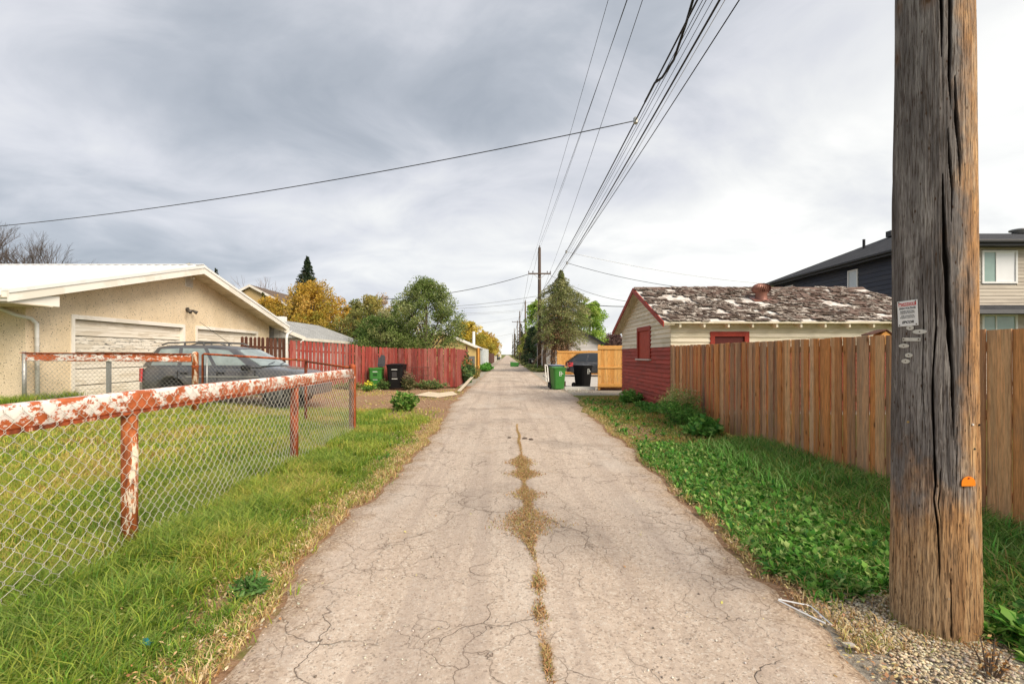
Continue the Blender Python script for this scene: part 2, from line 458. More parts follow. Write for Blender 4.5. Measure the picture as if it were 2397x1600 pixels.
ground = npmesh('ground', np.stack([GX, GY, GZ], -1).reshape(-1, 3), F, M_GROUND, smooth=True,
    attrs={'dirt': dirt_mask(GX, GY).ravel(), 'gravel': gravel_mask(GX, GY).ravel()}, kind='structure')

# ------------------------------------------------------------------ the lane
def lane_edges(y):
    w = sstep((y - 16) / 10)
    l = np.interp(y, [2.4,3.8,6,8.5,11,14,18], [-1.50,-1.64,-1.58,-1.45,-1.55,-1.82,-1.88]) + (fbm(y*1.3, y*0+3, 21)-.5)*.34 + (vn(y*6, y*0, 23)-.5)*.09
    r = np.interp(y, [2.4,4,6.4,8.4,11,13.5,16,19,26], [1.90,1.92,2.03,2.14,2.20,2.26,2.5,2.8,2.35]) + (fbm(y*1.1, y*0+9, 31)-.5)*.26 + (vn(y*6, y*0, 33)-.5)*.09
    return l, r
ly = np.concatenate([np.arange(-12, 26, .1), np.arange(26, 60, .5), np.arange(60, 200, 3), np.arange(200, 900, 30)])
le, re = lane_edges(ly)
tt = np.linspace(0, 1, 25)
LX = le[:,None]*(1-tt) + re[:,None]*tt
LY = np.repeat(ly[:,None], 25, 1)
rut = -.012*np.exp(-((LX+.75)/.3)**2) - .012*np.exp(-((LX-1.05)/.3)**2) + .010*np.exp(-((LX-.2)/.35)**2)
LZ = .020 + rut + (fbm(LX*1.5, LY*1.5, 41)-.5)*.012
LZ[:,0] = -.02; LZ[:,-1] = -.02
idx = np.arange(LX.size).reshape(LX.shape)
F = np.stack([idx[:-1,:-1], idx[:-1,1:], idx[1:,1:], idx[1:,:-1]], -1).reshape(-1, 4)
npmesh('lane', np.stack([LX, LY, LZ], -1).reshape(-1, 3), F, M_LANE, smooth=True, kind='structure', attrs={'edge': np.minimum(LX-le[:,None], re[:,None]-LX).ravel()})

part('concrete_pad', MB().prism([(2.55,26.0,.014),(2.95,23.9,.014),(9.8,23.9,.014),(9.8,37.2,.014),(2.75,37.2,.014)], (0,0,.03)), M_PAD, kind='structure')

# ------------------------------------------------------------------ grass blades
def blades(x, y, h, w, lean, cols, seed=0, z0=None, az=None):
    n = len(x); r = np.random.RandomState(seed)
    z = gz(x, y) if z0 is None else z0
    th = r.rand(n)*2*np.pi if az is None else az
    la = r.rand(n)*2*np.pi if az is None else az + np.pi/2
    ux, uy = np.cos(th)*w/2, np.sin(th)*w/2
    lx, ly_ = np.cos(la)*lean*h, np.sin(la)*lean*h
    hh = h*np.sqrt(np.maximum(.08, 1 - (lean*.75)**2))
    V = np.empty((n, 5, 3), np.float32)
    V[:,0] = np.stack([x-ux, y-uy, z-.01], -1); V[:,1] = np.stack([x+ux, y+uy, z-.01], -1)
    mx_, my_ = x+lx*.35, y+ly_*.35
    V[:,2] = np.stack([mx_-ux*.75, my_-uy*.75, z+hh*.66], -1); V[:,3] = np.stack([mx_+ux*.75, my_+uy*.75, z+hh*.66], -1)
    V[:,4] = np.stack([x+lx, y+ly_, z+hh*(1-.12*lean)], -1)
    b = (np.arange(n)*5)[:,None]
    F = np.concatenate([b+np.array([0,1,3]), b+np.array([0,3,2]), b+np.array([2,3,4])])
    C = np.repeat(cols, 5, 0).reshape(n, 5, 3); C[:,4] = C[:,4]*.62 + np.array([.62,.52,.22])*.38; C[:,2:4] *= 1.06
    return V.reshape(-1,3), F, C.reshape(-1, 3)

def palette(n, cols, wts, seed, var=.22):
    r = np.random.RandomState(seed); c = np.array(cols)[r.choice(len(cols), n, p=np.array(wts)/sum(wts))]
    return c * (1 + (r.rand(n,1)-.5)*2*var) * (1 + (r.rand(n,3)-.5)*.12)

def scatter(n, x0, x1, y0, y1, dens, seed):
    r = np.random.RandomState(seed)
    x = r.uniform(x0, x1, n); y = r.uniform(y0, y1, n)
    k = r.rand(n) < dens(x, y)
    return x[k], y[k]

GREEN = [(.095,.22,.022), (.18,.31,.03), (.30,.39,.045), (.43,.44,.06), (.56,.46,.12), (.60,.44,.19), (.44,.22,.08)]
def grass_patch(name, label, n, box, dens, hfun, wts, seed, wid=.007, lean=(.2, 1.0), tuft=.0):
    x, y = scatter(n, *box, dens, seed)
    if tuft:
        r = np.random.RandomState(seed+5)
        cx = np.round(x/tuft + (vn(x*3, y*3, 7)-.5)*2)*tuft; cy = np.round(y/tuft + (vn(x*3+9, y*3, 8)-.5)*2)*tuft
        k = r.rand(len(x))*.75; x = x*(1-k)+cx*k; y = y*(1-k)+cy*k
    r = np.random.RandomState(seed+1)
    h = hfun(x, y)*(.55+.75*r.rand(len(x)))
    pm = fbm(x*1.1, y*1.1, 77)            # drier and greener patches
    pal = np.array(GREEN); W = np.array(wts)/sum(wts); cum = np.cumsum(W)
    q = np.clip(r.rand(len(x))*.72 + (pm-.36)*1.0 , 0, .9999)
    ci = np.searchsorted(cum, q); ci = np.clip(ci, 0, len(pal)-1)
    cols = pal[ci]*(1+(r.rand(len(x),1)-.5)*.5)*(1+(r.rand(len(x),3)-.5)*.1)
    V, F_, C_ = blades(x, y, h, wid*(.6+.8*r.rand(len(x))), r.uniform(lean[0], lean[1], len(x)), cols, seed+2)
    return npmesh(name, V, F_, M_TINT, col=C_, kind='stuff', label=label, cat='grass')

lane_l = lambda x, y: lane_edges(y)[0]
def dens_verge(x, y):     # between the pipe fence and the lane
    e = lane_l(x, y)
    k = sstep((e + .08 - x) / .45) * sstep((x + 3.6) / .3 + .5)
    return k * (1 - .93*sstep((dirt_mask(x - .0, y)-.45)/.35) * (y > 9.5)) * (.12 + 1.0*sstep((vn(x*2.6, y*2.6, 3)-.18)/.35)) * (.55+.45*vn(x*7, y*7, 4))
grass_patch('verge_grass', 'long bright green grass between the rusty pipe fence and the lane', 190000, (-3.9, -1.45, .6, 7), dens_verge,
    lambda x, y: .05 + .11*sstep((-1.65-x)/.7)+.07*vn(x*2, y*2, 9), [3.6,5.4,4.8,3.2,2.0,1.3,.6], 100, .0068, (.45, 1.15), .17)
grass_patch('verge_grass', 'shorter green grass of the verge beside the far half of the rusty fence', 60000, (-3.9, -1.45, 7, 13.5), dens_verge,
    lambda x, y: .05 + .09*sstep((-1.6-x)/.7), [3,5,4.5,3,1.6,.8,.4], 110, .010, (.3, .9), .14)
def dens_lawn(x, y):
    return (x < -3.0) * np.where(y > 11.3, np.clip(1 - dirt_mask(x, y)*1.25, 0, 1), 1) * (.65+.35*vn(x*2, y*2, 14)) * (y*1.0 < 14.2)
LW = [1.6,3.4,4.4,4.6,3.2,1.9,.9]
grass_patch('lawn', 'yellow green mown lawn behind the chain link in the left foreground', 120000, (-6.5, -3.0, 1.8, 7), dens_lawn,
    lambda x, y: .055+.04*vn(x*1.5, y*1.5, 4), LW, 120, .0085, (.3, 1.0), .1)
grass_patch('lawn', 'far part of the fenced lawn reaching to the cream garage', 90000, (-12.1, -3.0, 7, 14.2), dens_lawn,
    lambda x, y: .06+.04*vn(x, y, 4), LW, 130, .012, (.3, 1.0), .12)
grass_patch('lawn', 'strip of lawn at the left edge of the picture beyond the fence', 40000, (-12.1, -6.5, 4, 7), dens_lawn,
    lambda x, y: .06+.04*vn(x, y, 4), LW, 140, .012, (.3, 1.0), .12)
def dens_drv(x, y):
    return np.clip(1.0 - dirt_mask(x, y), 0, 1)*.0 + .55*(vn(x*.8, y*.8, 61) > .55)*(vn(x*3, y*3, 62))
grass_patch('sparse_grass', 'sparse olive grass on the brown dirt in front of the red fence', 26000, (-9.5, -1.8, 12, 23), dens_drv,
    lambda x, y: .05+.05*vn(x, y, 4), [1,2,3,4,4,3,2], 150, .014, (.4, 1.0), .1)
# the tall tufts along the foot of the cream garage
grass_patch('tall_grass_tufts', 'taller grass tufts along the foot of the cream stucco garage', 7000, (-12.15, -11.6, 9, 13.4), lambda x, y: .8*(vn(x*3, y*3, 6) > .35),
    lambda x, y: .28+0*x, [4,5,4,2,1,.5,.2], 160, .012, (.3, 1.0), .15)

rlane = lambda x, y: lane_edges(y)[1]
def dens_r(x, y):
    e = rlane(x, y)
    k = sstep((x - e + .05) / .3) * (1 - sstep((gravel_mask(x, y)-.3)/.3)) * sstep((4.38-x)/.05)
    return k * np.where(y > 8.2, .75 - .35*dirt_mask(x, y), 1) * (.55+.45*vn(x*2.2, y*2.2, 18))
DK = [(.04,.17,.02), (.085,.28,.032), (.15,.38,.05), (.24,.46,.08), (.40,.52,.16)]
def green_patch(name, label, n, box, dens, hf, seed, wid, lean, dry=0.0, tuft=.12):
    x, y = scatter(n, *box, dens, seed); r = np.random.RandomState(seed+1)
    if tuft:
        cx = np.round(x/tuft + (vn(x*3, y*3, 7)-.5)*2)*tuft; cy = np.round(y/tuft + (vn(x*3+9, y*3, 8)-.5)*2)*tuft
        k = r.rand(len(x))*.8; x = np.clip(x*(1-k)+cx*k, box[0]-.05, box[1]); y = y*(1-k)+cy*k
    cols = np.array(DK)[r.choice(5, len(x), p=[.26,.3,.24,.14,.06])]*(1+(r.rand(len(x),1)-.5)*.5)
    dm = r.rand(len(x)) < dry*fbm(x*1.3, y*1.3, 91)*2
    cols[dm] = palette(dm.sum(), GREEN[3:], [2,3,3,2], seed+3)
    V, F_, C_ = blades(x, y, hf(x, y)*(.6+.7*r.rand(len(x))), wid*(.6+.8*r.rand(len(x))), r.uniform(lean[0], lean[1], len(x)), cols, seed+2)
    return npmesh(name, V, F_, M_TINT, col=C_, kind='stuff', label=label, cat='grass')
green_patch('fence_grass', 'lush dark green grass bending over along the foot of the cedar fence', 85000, (2.0, 4.38, 2.0, 8.4), dens_r,
    lambda x, y: .10 + .17*sstep((x-3.0)/.9), 200, .009, (.4, 1.15), dry=.12)
green_patch('verge_grass', 'patchy green and brown grass before the red lapboard garage', 42000, (2.0, 4.38, 8.0, 18.2), dens_r,
    lambda x, y: .035 + .08*sstep((x-3.1)/.9), 210, .013, (.3, 1.0), dry=.75)
green_patch('fence_grass', 'dark green grass to the right of the utility pole at the fence', 16000, (2.9, 4.38, 1.3, 2.9), lambda x, y: .9*sstep((x-2.75)/.3),
    lambda x, y: .10 + .2*sstep((x-3.2)/.9), 220, .010, (.5, 1.1))

# straw-coloured dead grass along both lane edges
def straw(name, label, side, n, seed, y0, y1):
    r = np.random.RandomState(seed); y = y0 + (y1-y0)*r.rand(n)**1.5; e = lane_edges(y)[0 if side < 0 else 1]
    x = e + side*(-.03 + np.abs(r.randn(n))*(.20 + .12*np.exp(-((y-2.4)/1.2)**2))*(.3+1.1*vn(y*1.8, y*0, seed)))
    c = palette(n, [(.66,.50,.28), (.55,.36,.17), (.42,.24,.10), (.48,.44,.14), (.34,.40,.09)], [4,4,2.5,2.5,1.5], seed+1)
    V, F_, C_ = blades(x, y, .03+.06*r.rand(n), .004+.005*r.rand(n), r.uniform(.6, 1.3, n), c, seed+2, z0=np.full(n, .008))
    npmesh(name, V, F_, M_DRY, col=C_, kind='stuff', label=label, cat='grass')
straw('dead_grass', 'dead straw coloured grass along the left edge of the lane', -1, 16000, 240, 1.4, 12)
r_ = np.random.RandomState(260); n = 900; a_ = r_.rand(n)*6.283; q_ = .205 + .07*r_.rand(n)**1.5
V, F_, C_ = blades(2.545+np.cos(a_)*q_, 2.885+np.sin(a_)*q_, .02+.05*r_.rand(n), np.full(n, .004), r_.uniform(.3, 1.3, n), palette(n, [(.5,.36,.18), (.3,.18,.09), (.2,.26,.06)], [3,3,2], 261), 262, z0=np.full(n, .0))
npmesh('dead_grass', V, F_, M_DRY, col=C_, kind='stuff', label='scraps of dead grass and soil round the base of the big pole', cat='grass')
straw('dead_grass', 'dead straw coloured grass along the right edge of the lane', 1, 6000, 250, 2.6, 17)

x, y = scatter(5200, 2.9, 4.36, 1.6, 8.2, lambda x, y: dens_r(x, y)*sstep((x-2.9)/.5)*(vn(x*2.4, y*1.6, 271) > .42), 270)
r = np.random.RandomState(272); n = len(x); cx = np.round(x/.22)*.22+.08*vn(x, y, 2); cy = np.round(y/.25)*.25; k = .6*r.rand(n)
V, F_, C_ = blades(x*(1-k)+cx*k, y*(1-k)+cy*k, .18+.2*r.rand(n), .008+.008*r.rand(n), r.uniform(.6, 1.25, n), palette(n, [(.13,.40,.05), (.20,.48,.08), (.34,.55,.16), (.09,.30,.04)], [3,3,1.6,2], 273), 274, az=-.4+r.randn(n)*.9)
npmesh('long_grass', V, F_, M_TINT, col=C_, kind='stuff', label='long bright green grass blades arching out from the cedar fence', cat='grass')
# dandelion-like toothed leaves
def leaves(x, y, z, L, Wd, pitch, yaw, cols, droop=.35):
    n = len(x)
    pts = np.array([[0,-.08],[0,.08],[.28,-.42],[.28,.42],[.42,-.22],[.42,.22],[.62,-.5],[.62,.5],[.74,-.25],[.74,.25],[1.0,0]])
    fc = np.array([[0,1,3],[0,3,2],[2,3,5],[2,5,4],[4,5,7],[4,7,6],[6,7,9],[6,9,8],[8,9,10]])
    u = pts[:,0]; v_ = pts[:,1]
    lx = u[None]*L[:,None]; wy = v_[None]*Wd[:,None]
    zz = lx*np.sin(pitch)[:,None] - droop*L[:,None]*u[None]**2 + np.abs(v_)[None]*Wd[:,None]*.25
    xx = lx*np.cos(pitch)[:,None]
    X = x[:,None] + xx*np.cos(yaw)[:,None] - wy*np.sin(yaw)[:,None]
    Y = y[:,None] + xx*np.sin(yaw)[:,None] + wy*np.cos(yaw)[:,None]
    Z = z[:,None] + zz
    V = np.stack([X, Y, Z], -1).reshape(-1, 3)
    F_ = (np.arange(n)[:,None,None]*11 + fc[None]).reshape(-1, 3)
    return V, F_, np.repeat(cols, 11, 0)
def rosettes(name, label, cen, seed, Lm=.14, nl=9, dk=DK, z=.01):
    r = np.random.RandomState(seed); X=[];Y=[];Z=[];L=[];W=[];P=[];A=[]
    for (cx, cy) in cen:
        k = r.randint(nl-3, nl+4); s = Lm*(.6+.7*r.rand())
        for i in range(k):
            X.append(cx); Y.append(cy); Z.append(gzf(cx, cy)+z); L.append(s*(.7+.5*r.rand())); W.append(s*.27*(.6+.7*r.rand()))
            P.append(r.uniform(.45, 1.35)); A.append(r.rand()*6.283)
    n = len(X); cols = np.array(dk)[r.choice(len(dk), n)]*(1+(r.rand(n,1)-.5)*.4)
    V, F_, C_ = leaves(*map(np.array, (X,Y,Z,L,W,P,A)), cols)
    return npmesh(name, V, F_, M_TINT, col=C_, kind='stuff', label=label, cat='weeds')
x, y = scatter(4000, 1.9, 4.3, 2.4, 8.6, lambda x, y: dens_r(x, y)*sstep((3.75-x)/.7), 230)
rosettes('dandelion_leaves', 'dense toothed dandelion leaves between the lane and the cedar fence', list(zip(x, y)), 231, .135)
x, y = scatter(900, 2.55, 4.2, 1.5, 2.75, lambda x, y: sstep((x-2.75)/.25), 232)
rosettes('dandelion_leaves', 'big toothed leaves at the foot of the pole on its right', list(zip(x, y)), 233, .2)
x, y = scatter(700, 2.1, 4.3, 8.5, 17, lambda x, y: dens_r(x, y)*.8, 234)
rosettes('dandelion_leaves', 'scattered low weeds in the patchy verge by the red garage', list(zip(x, y)), 235, .13)
x, y = scatter(260, -3.0, -1.8, 1.8, 9, lambda x, y: dens_verge(x, y)*.5, 236)
rosettes('dandelion_leaves', 'a few low weeds among the grass left of the lane', list(zip(x, y)), 237, .1)

# short dead grass of the middle seam
def seam(y):
    w = .012 + .15*np.exp(-((y-4.55)/.36)**2) + .10*np.exp(-((y-5.45)/.2)**2) + .11*np.exp(-((y-6.4)/.24)**2) + .10*np.exp(-((y-7.1)/.3)**2) + .02*np.exp(-((y-3.3)/.15)**2) + .02*np.exp(-((y-2.9)/.12)**2)
    d = .03 + .95*np.exp(-((y-4.55)/.45)**2) + .9*np.exp(-((y-5.45)/.25)**2) + .9*np.exp(-((y-6.4)/.28)**2) + .8*np.exp(-((y-7.1)/.32)**2) + .4*np.exp(-((y-3.35)/.10)**2) + .3*np.exp(-((y-2.95)/.10)**2) + .5*np.exp(-((y-2.5)/.10)**2) + .14*np.exp(-((y-9.2)/.9)**2)
    return w, np.clip(d, 0, 1)
r = np.random.RandomState(300); n = 42000
n = 60000; y = r.uniform(2.2, 11, n); w, d = seam(y); k = r.rand(n) < d; y = y[k]; w = w[k]
w = w*1.08; x = .19 + .004*y + (vn(y*1.7, y*0, 301)-.5)*.05 + r.randn(len(y))*w*.75
c = palette(len(x), [(.46,.27,.13), (.54,.36,.19), (.36,.18,.08), (.36,.32,.11), (.28,.29,.08)], [4,3,3.6,2,1.4], 302)
V, F_, C_ = blades(x, y, .012+.03*r.rand(len(x)), .005+.004*r.rand(len(x)), r.uniform(.5, 1.3, len(x)), c, 303, z0=np.full(len(x), .024))
npmesh('seam_grass', V, F_, M_DRY, col=C_, kind='stuff', label='dead brown and olive grass growing in the crack down the middle of the lane', cat='grass')

# ------------------------------------------------------------------ fallen leaves and dry litter along the edges
def litter(name, label, x, y, z, s, cols, seed, curl=.5):
    r = np.random.RandomState(seed); n = len(x)
    P = np.array([[-.5,0,0],[-.1,-.28,.18],[-.1,.28,.18],[.5,0,.05],[.12,-.2,.12],[.12,.2,.12]])
    fc = np.array([[0,1,2],[1,4,2],[4,5,2],[4,3,5]])
    a = r.rand(n)*6.283; t = (r.rand(n)-.5)*1.1
    px, py, pz = P[:,0], P[:,1], P[:,2]*curl
    X = px*np.cos(t)[:,None] - pz*np.sin(t)[:,None]; Zz = px*np.sin(t)[:,None] + pz*np.cos(t)[:,None]; Y = np.repeat(py[None], n, 0)
    sx = s[:,None]
    VX_ = x[:,None] + (X*np.cos(a)[:,None] - Y*np.sin(a)[:,None])*sx
    VY_ = y[:,None] + (X*np.sin(a)[:,None] + Y*np.cos(a)[:,None])*sx
    VZ_ = z[:,None] + (Zz+.12)*sx
    V = np.stack([VX_, VY_, VZ_], -1).reshape(-1, 3)
    F_ = (np.arange(n)[:,None,None]*6 + fc[None]).reshape(-1, 3)
    return npmesh(name, V, F_, M_DRY, col=np.repeat(cols, 6, 0), kind='stuff', label=label, cat='leaves')
r = np.random.RandomState(400); n = 6000
y = 1.6 + 9.5*r.rand(n)**1.3; e = lane_edges(y)[0]; x = e - .03 + r.randn(n)*.10 - np.abs(r.randn(n))*.22
c = palette(n, [(.62,.43,.24), (.72,.56,.36), (.50,.27,.12), (.40,.20,.09), (.66,.60,.42)], [4,4,3,2,2], 401)
litter('fallen_leaves', 'dry tan leaves and chaff along the left edge of the lane', x, y, .02 + .02*r.rand(n), .008+.026*r.rand(n)**2, c, 402)
n = 1700; y = 1.8 + 10*r.rand(n)**1.2; x = -1.7 - 1.3*r.rand(n)**1.3
c = palette(n, [(.62,.43,.22), (.58,.34,.14), (.66,.60,.30), (.42,.2,.08)], [4,3,2,2], 411)
litter('fallen_leaves', 'brown and yellow leaves caught in the grass of the left verge', x, y, .05+.06*r.rand(n), .010+.024*r.rand(n)**1.5, c, 412)
n = 1500; y = 2.2 + 15*r.rand(n)**1.4; e = lane_edges(y)[1]; x = e + .04 + r.randn(n)*.07 + .25*np.abs(r.randn(n))*(y > 8)
c = palette(n, [(.62,.5,.3), (.70,.58,.25), (.46,.26,.14), (.36,.2,.1)], [4,3,3,3], 403)
litter('fallen_leaves', 'dry leaves scattered along the right edge of the lane', x, y, .02 + .03*r.rand(n), .014+.02*r.rand(n), c, 404)
n = 2600; y = 11.5 + 11*r.rand(n); x = -9 + 7.3*r.rand(n)
c = palette(n, [(.62,.45,.25), (.42,.24,.12), (.6,.5,.3)], [4,4,2], 405)
litter('fallen_leaves', 'brown leaf litter spread over the dirt before the red fence', x, y, gz(x, y)+.02, .03+.05*r.rand(n), c, 406)
r2 = np.random.RandomState(408); n = 130; y = 2.3 + 9*r2.rand(n)**1.5; x = -1.5 + 3.3*r2.rand(n)
c = palette(n, [(.62,.52,.3), (.45,.28,.14), (.68,.63,.5), (.75,.7,.2)], [3,2,2,1], 409)
litter('fallen_leaves', 'small stray leaves lying on the lane surface', x, y, np.full(n, .018), .012+.02*r2.rand(n), c, 410, .25)

# ------------------------------------------------------------------ pebbles
def pebbles(name, label, x, y, z, s, cols, seed, cat='gravel'):
    bm = bmesh.new(); bmesh.ops.create_icosphere(bm, subdivisions=1, radius=1)
    P = np.array([v.co[:] for v in bm.verts]); fc = np.array([[v.index for v in f.verts] for f in bm.faces]); bm.free()
    r = np.random.RandomState(seed); n = len(x); k = len(P)
    sc = np.stack([s*(.8+.7*r.rand(n)), s*(.6+.5*r.rand(n)), s*(.4+.35*r.rand(n))], -1)
    a = r.rand(n)*6.283; jit = 1 + (r.rand(n, k, 1)-.5)*.3
    Q = P[None]*sc[:,None]*jit
    X = Q[...,0]*np.cos(a)[:,None]-Q[...,1]*np.sin(a)[:,None]+x[:,None]; Y = Q[...,0]*np.sin(a)[:,None]+Q[...,1]*np.cos(a)[:,None]+y[:,None]; Z = Q[...,2]+z[:,None]
    F_ = (np.arange(n)[:,None,None]*k + fc[None]).reshape(-1, 3)
    return npmesh(name, np.stack([X,Y,Z], -1).reshape(-1,3), F_, M_DRY, col=np.repeat(cols, k, 0), kind='stuff', label=label, cat=cat, smooth=True)
x, y = scatter(17000, 1.55, 3.1, 1.5, 3.6, lambda x, y: np.clip(gravel_mask(x, y)*1.1, 0, 1)*sstep((x-1.72-.25*vn(y*3, y*0, 3))/.3+.12), 420)
r = np.random.RandomState(421)
c = palette(len(x), [(.68,.56,.37), (.80,.70,.52), (.52,.40,.26), (.38,.29,.2), (.62,.54,.44)], [5,4,3,1.5,2], 422)
pebbles('gravel', 'cream and tan pea gravel heaped round the foot of the big utility pole', x, y, .008+.012*r.rand(len(x)), .0055+.006*r.rand(len(x)), c, 423)
n = 2600; y = 2.2 + 14*r.rand(n)**1.6; x = -1.6 + 3.5*r.rand(n)
c = palette(n, [(.62,.55,.46), (.42,.35,.28), (.74,.68,.6), (.24,.19,.15)], [4,3,3,2], 424)
pebbles('loose_grit', 'loose grit and small stones scattered over the lane', x, y, np.full(n, .018), .0025+.005*r.rand(n), c, 425)
n = 500; y = 20 + 6*r.rand(n); x = 1.5+2.6*r.rand(n)
c = palette(n, [(.62,.55,.46), (.42,.35,.28), (.74,.68,.6)], [4,3,3], 426)
pebbles('loose_grit', 'pale rubble around the wheeled bins by the concrete pad', x, y, np.full(n, .02), .015+.03*r.rand(n)**2, c, 427)
# three dark lumps in the middle of the lane
for i, (px, py, s, lb) in enumerate([(1228, 1030, .055, 'largest dark clod in the middle of the lane'), (1243, 1032, .045, 'flat dark clod to the right of the largest one on the lane'), (1193, 1028, .035, 'small dark clod left of the others on the lane')]):
    d = EYE*FPX/(py-VY); bm = bmesh.new(); bmesh.ops.create_icosphere(bm, subdivisions=2, radius=s)
    for v_ in bm.verts: v_.co = v_.co*(1+RNG.uniform(-.2,.2)); v_.co.z *= .45
    me = bpy.data.meshes.new('dirt_clod'); bm.to_mesh(me); bm.free()
    o = link('dirt_clod', me, flat('dark_soil', (.09,.065,.05), .95)); o.location = ((px-VX)*d/FPX, d, .035)
    setp(o, lb, 'clod', 'dark clods on the lane')
# ------------------------------------------------------------------ big utility pole in the foreground
PC = (2.545, 2.885); PA = math.atan2(PC[0], PC[1]); PD = math.hypot(*PC)
def prad(z): return .210 - .0075*z - .0
def pole_ang(px, z):
    off = math.atan((px-VX)/FPX) - PA
    q = max(-.995, min(.995, PD*math.sin(off)/prad(z)))
    ph = math.asin(q)                       # to the right (image) of the line pole-camera
    return ph
def pole_pt(px, py, out=0.0):
    z = EYE; 
    for _ in range(6):
        ph = pole_ang(px, z); n = pole_nrm(ph)
        p = Vector((PC[0]+n.x*prad(z), PC[1]+n.y*prad(z), 0)); z = EYE + (VY-py)*p.y/FPX
    return Vector((p.x, p.y, z)) + n*out, n
def pole_nrm(ph):
    c = Vector((-math.sin(PA), -math.cos(PA), 0)); r = Vector((math.cos(PA), -math.sin(PA), 0))
    return c*math.cos(ph) + r*math.sin(ph)

def m_pole():
    m = Mt('weathered_pole_wood', .88, 0, .2)
    o = m.obj(); s = m.sep(o)
    v = m.mp(o, (1,1,.05)); v2 = m.mp(o, (1,1,.18))
    g = m.noi(v, 55, 5, .65, .4); g2 = m.noi(v, 190, 3, .7); b = m.noi(v2, 9, 6, .62, .5); bl = m.noi(m.mp(o,(1,1,.5)), 6, 6, .65)
    # the camera's right flank and the foot are browner
    side = m.ma('ADD', m.ma('MULTIPLY', s[0], 3.4), m.ma('MULTIPLY', s[1], -2.6))
    low = m.ma('MULTIPLY', m.ma('SUBTRACT', 1.35, s[2]), .95)
    k = m.ma('ADD', m.ma('ADD', m.ma('MAXIMUM', side, low), m.ma('MULTIPLY', m.ma('SUBTRACT', bl, .5), 1.5)), .0)
    grey = m.ramp(m.ma('ADD', m.ma('MULTIPLY', b, .6), m.ma('MULTIPLY', g, .4)), [(.32, (.058,.053,.052)), (.5, (.18,.163,.155)), (.66, (.40,.375,.35))])
    brn = m.ramp(m.ma('ADD', m.ma('MULTIPLY', b, .5), m.ma('MULTIPLY', g, .5)), [(.3, (.17,.075,.03)), (.48, (.46,.25,.11)), (.66, (.70,.47,.25))])
    tan_ = m.ramp(g, [(.35, (.34,.22,.115)), (.6, (.60,.43,.26))])
    c = m.mix(m.ramp(k, [(.34, 0.0), (.80, 1.0)]), grey, brn)
    c = m.mix(m.ma('MULTIPLY', m.ramp(s[2], [(.25, 1.0), (.75, 0.0)]), m.ramp(side, [(.0, .85), (.5, .2)])), c, tan_)
    c = m.mix(m.ramp(g2, [(.38, .85), (.52, 0.0)]), c, (.05,.034,.024))
    dots = m.vor(m.mp(o, (1,1,.42)), 26).outputs['Distance']
    c = m.mix(m.ma('MULTIPLY', m.ramp(dots, [(.07, .9), (.14, 0.0)]), m.ramp(s[2], [(1.1, 1.0), (1.25, 0.0)])), c, (.06,.03,.015))
    kn = m.vor(m.mp(m.mp(o, (1,1,.6)), loc=(.3,.1,.2)), 4.3).outputs['Distance']
    c = m.mix(m.ramp(kn, [(.05, .95), (.085, 0.0)]), c, (.03,.018,.01))
    c = m.mix(m.ramp(kn, [(.085, .4), (.2, 0.0)]), c, (.2,.11,.06))
    c = m.mix(m.attr('crack'), c, (.012,.008,.006))
    m.col(c); m.bump(m.ma('ADD', m.ma('ADD', g, m.ma('MULTIPLY', g2, .7)), m.ma('MULTIPLY', b, .8)), .9, .006)
    return m.m
M_POLE = m_pole()
M_POLE_FAR = m_wood('dark_pole_wood', [(.10,.07,.055), (.16,.115,.085)], knots=False, dark=.5)
M_ZINC = flat('pale_stamped_metal', (.62,.60,.55), .45, .3, .5, .12, 60)
CR = [  # checks in the wood: (photo pixel x, y, full width in px)
 [(2200,-60,9),(2203,60,7),(2202,135,2)],
 [(2222,-60,9),(2221,112,9),(2219,179,7),(2224,258,1)],
 [(2232,180,3),(2236,286,10),(2243,357,8),(2244,436,1)],
 [(2216,300,2),(2220,380,6),(2226,440,5),(2224,520,2)],
 [(2205,405,2),(2207,491,9),(2210,580,14),(2214,625,17),(2216,700,14),(2221,800,11),(2226,869,8),(2228,940,6),(2230,1030,2)],
 [(2188,640,1),(2191,767,4),(2184,865,5),(2183,930,6),(2187,1068,7),(2190,1135,7),(2186,1165,4),(2195,1230,7),(2198,1300,5),(2199,1370,1)],
 [(2200,1100,2),(2200,1150,4),(2196,1180,3),(2202,1220,1)],
 [(2221,1340,2),(2225,1400,3),(2226,1494,5)],
 [(2238,1000,2),(2236,1090,3),(2234,1190,1)],
 [(2128,1180,1),(2130,1225,3),(2132,1280,1)], [(2160,640,1),(2163,760,3),(2160,900,2),(2166,1010,1)],
 [(2096,1230,1),(2092,1330,4),(2088,1420,1)], [(2262,620,1),(2266,760,3),(2262,900,2),(2270,960,1)]]
ph_v = np.linspace(-1.62, 1.62, 300); ph_b = np.linspace(1.62, 2*math.pi-1.62, 26)[1:-1]
ph = np.concatenate([ph_v, ph_b]); zz = np.concatenate([np.arange(-.25, 4.1, .010), np.linspace(4.2, 12, 40)])
PHG, ZG = np.meshgrid(ph, zz)
phw = np.where(PHG > math.pi, PHG-2*math.pi, PHG)
R = .210 - .0075*ZG
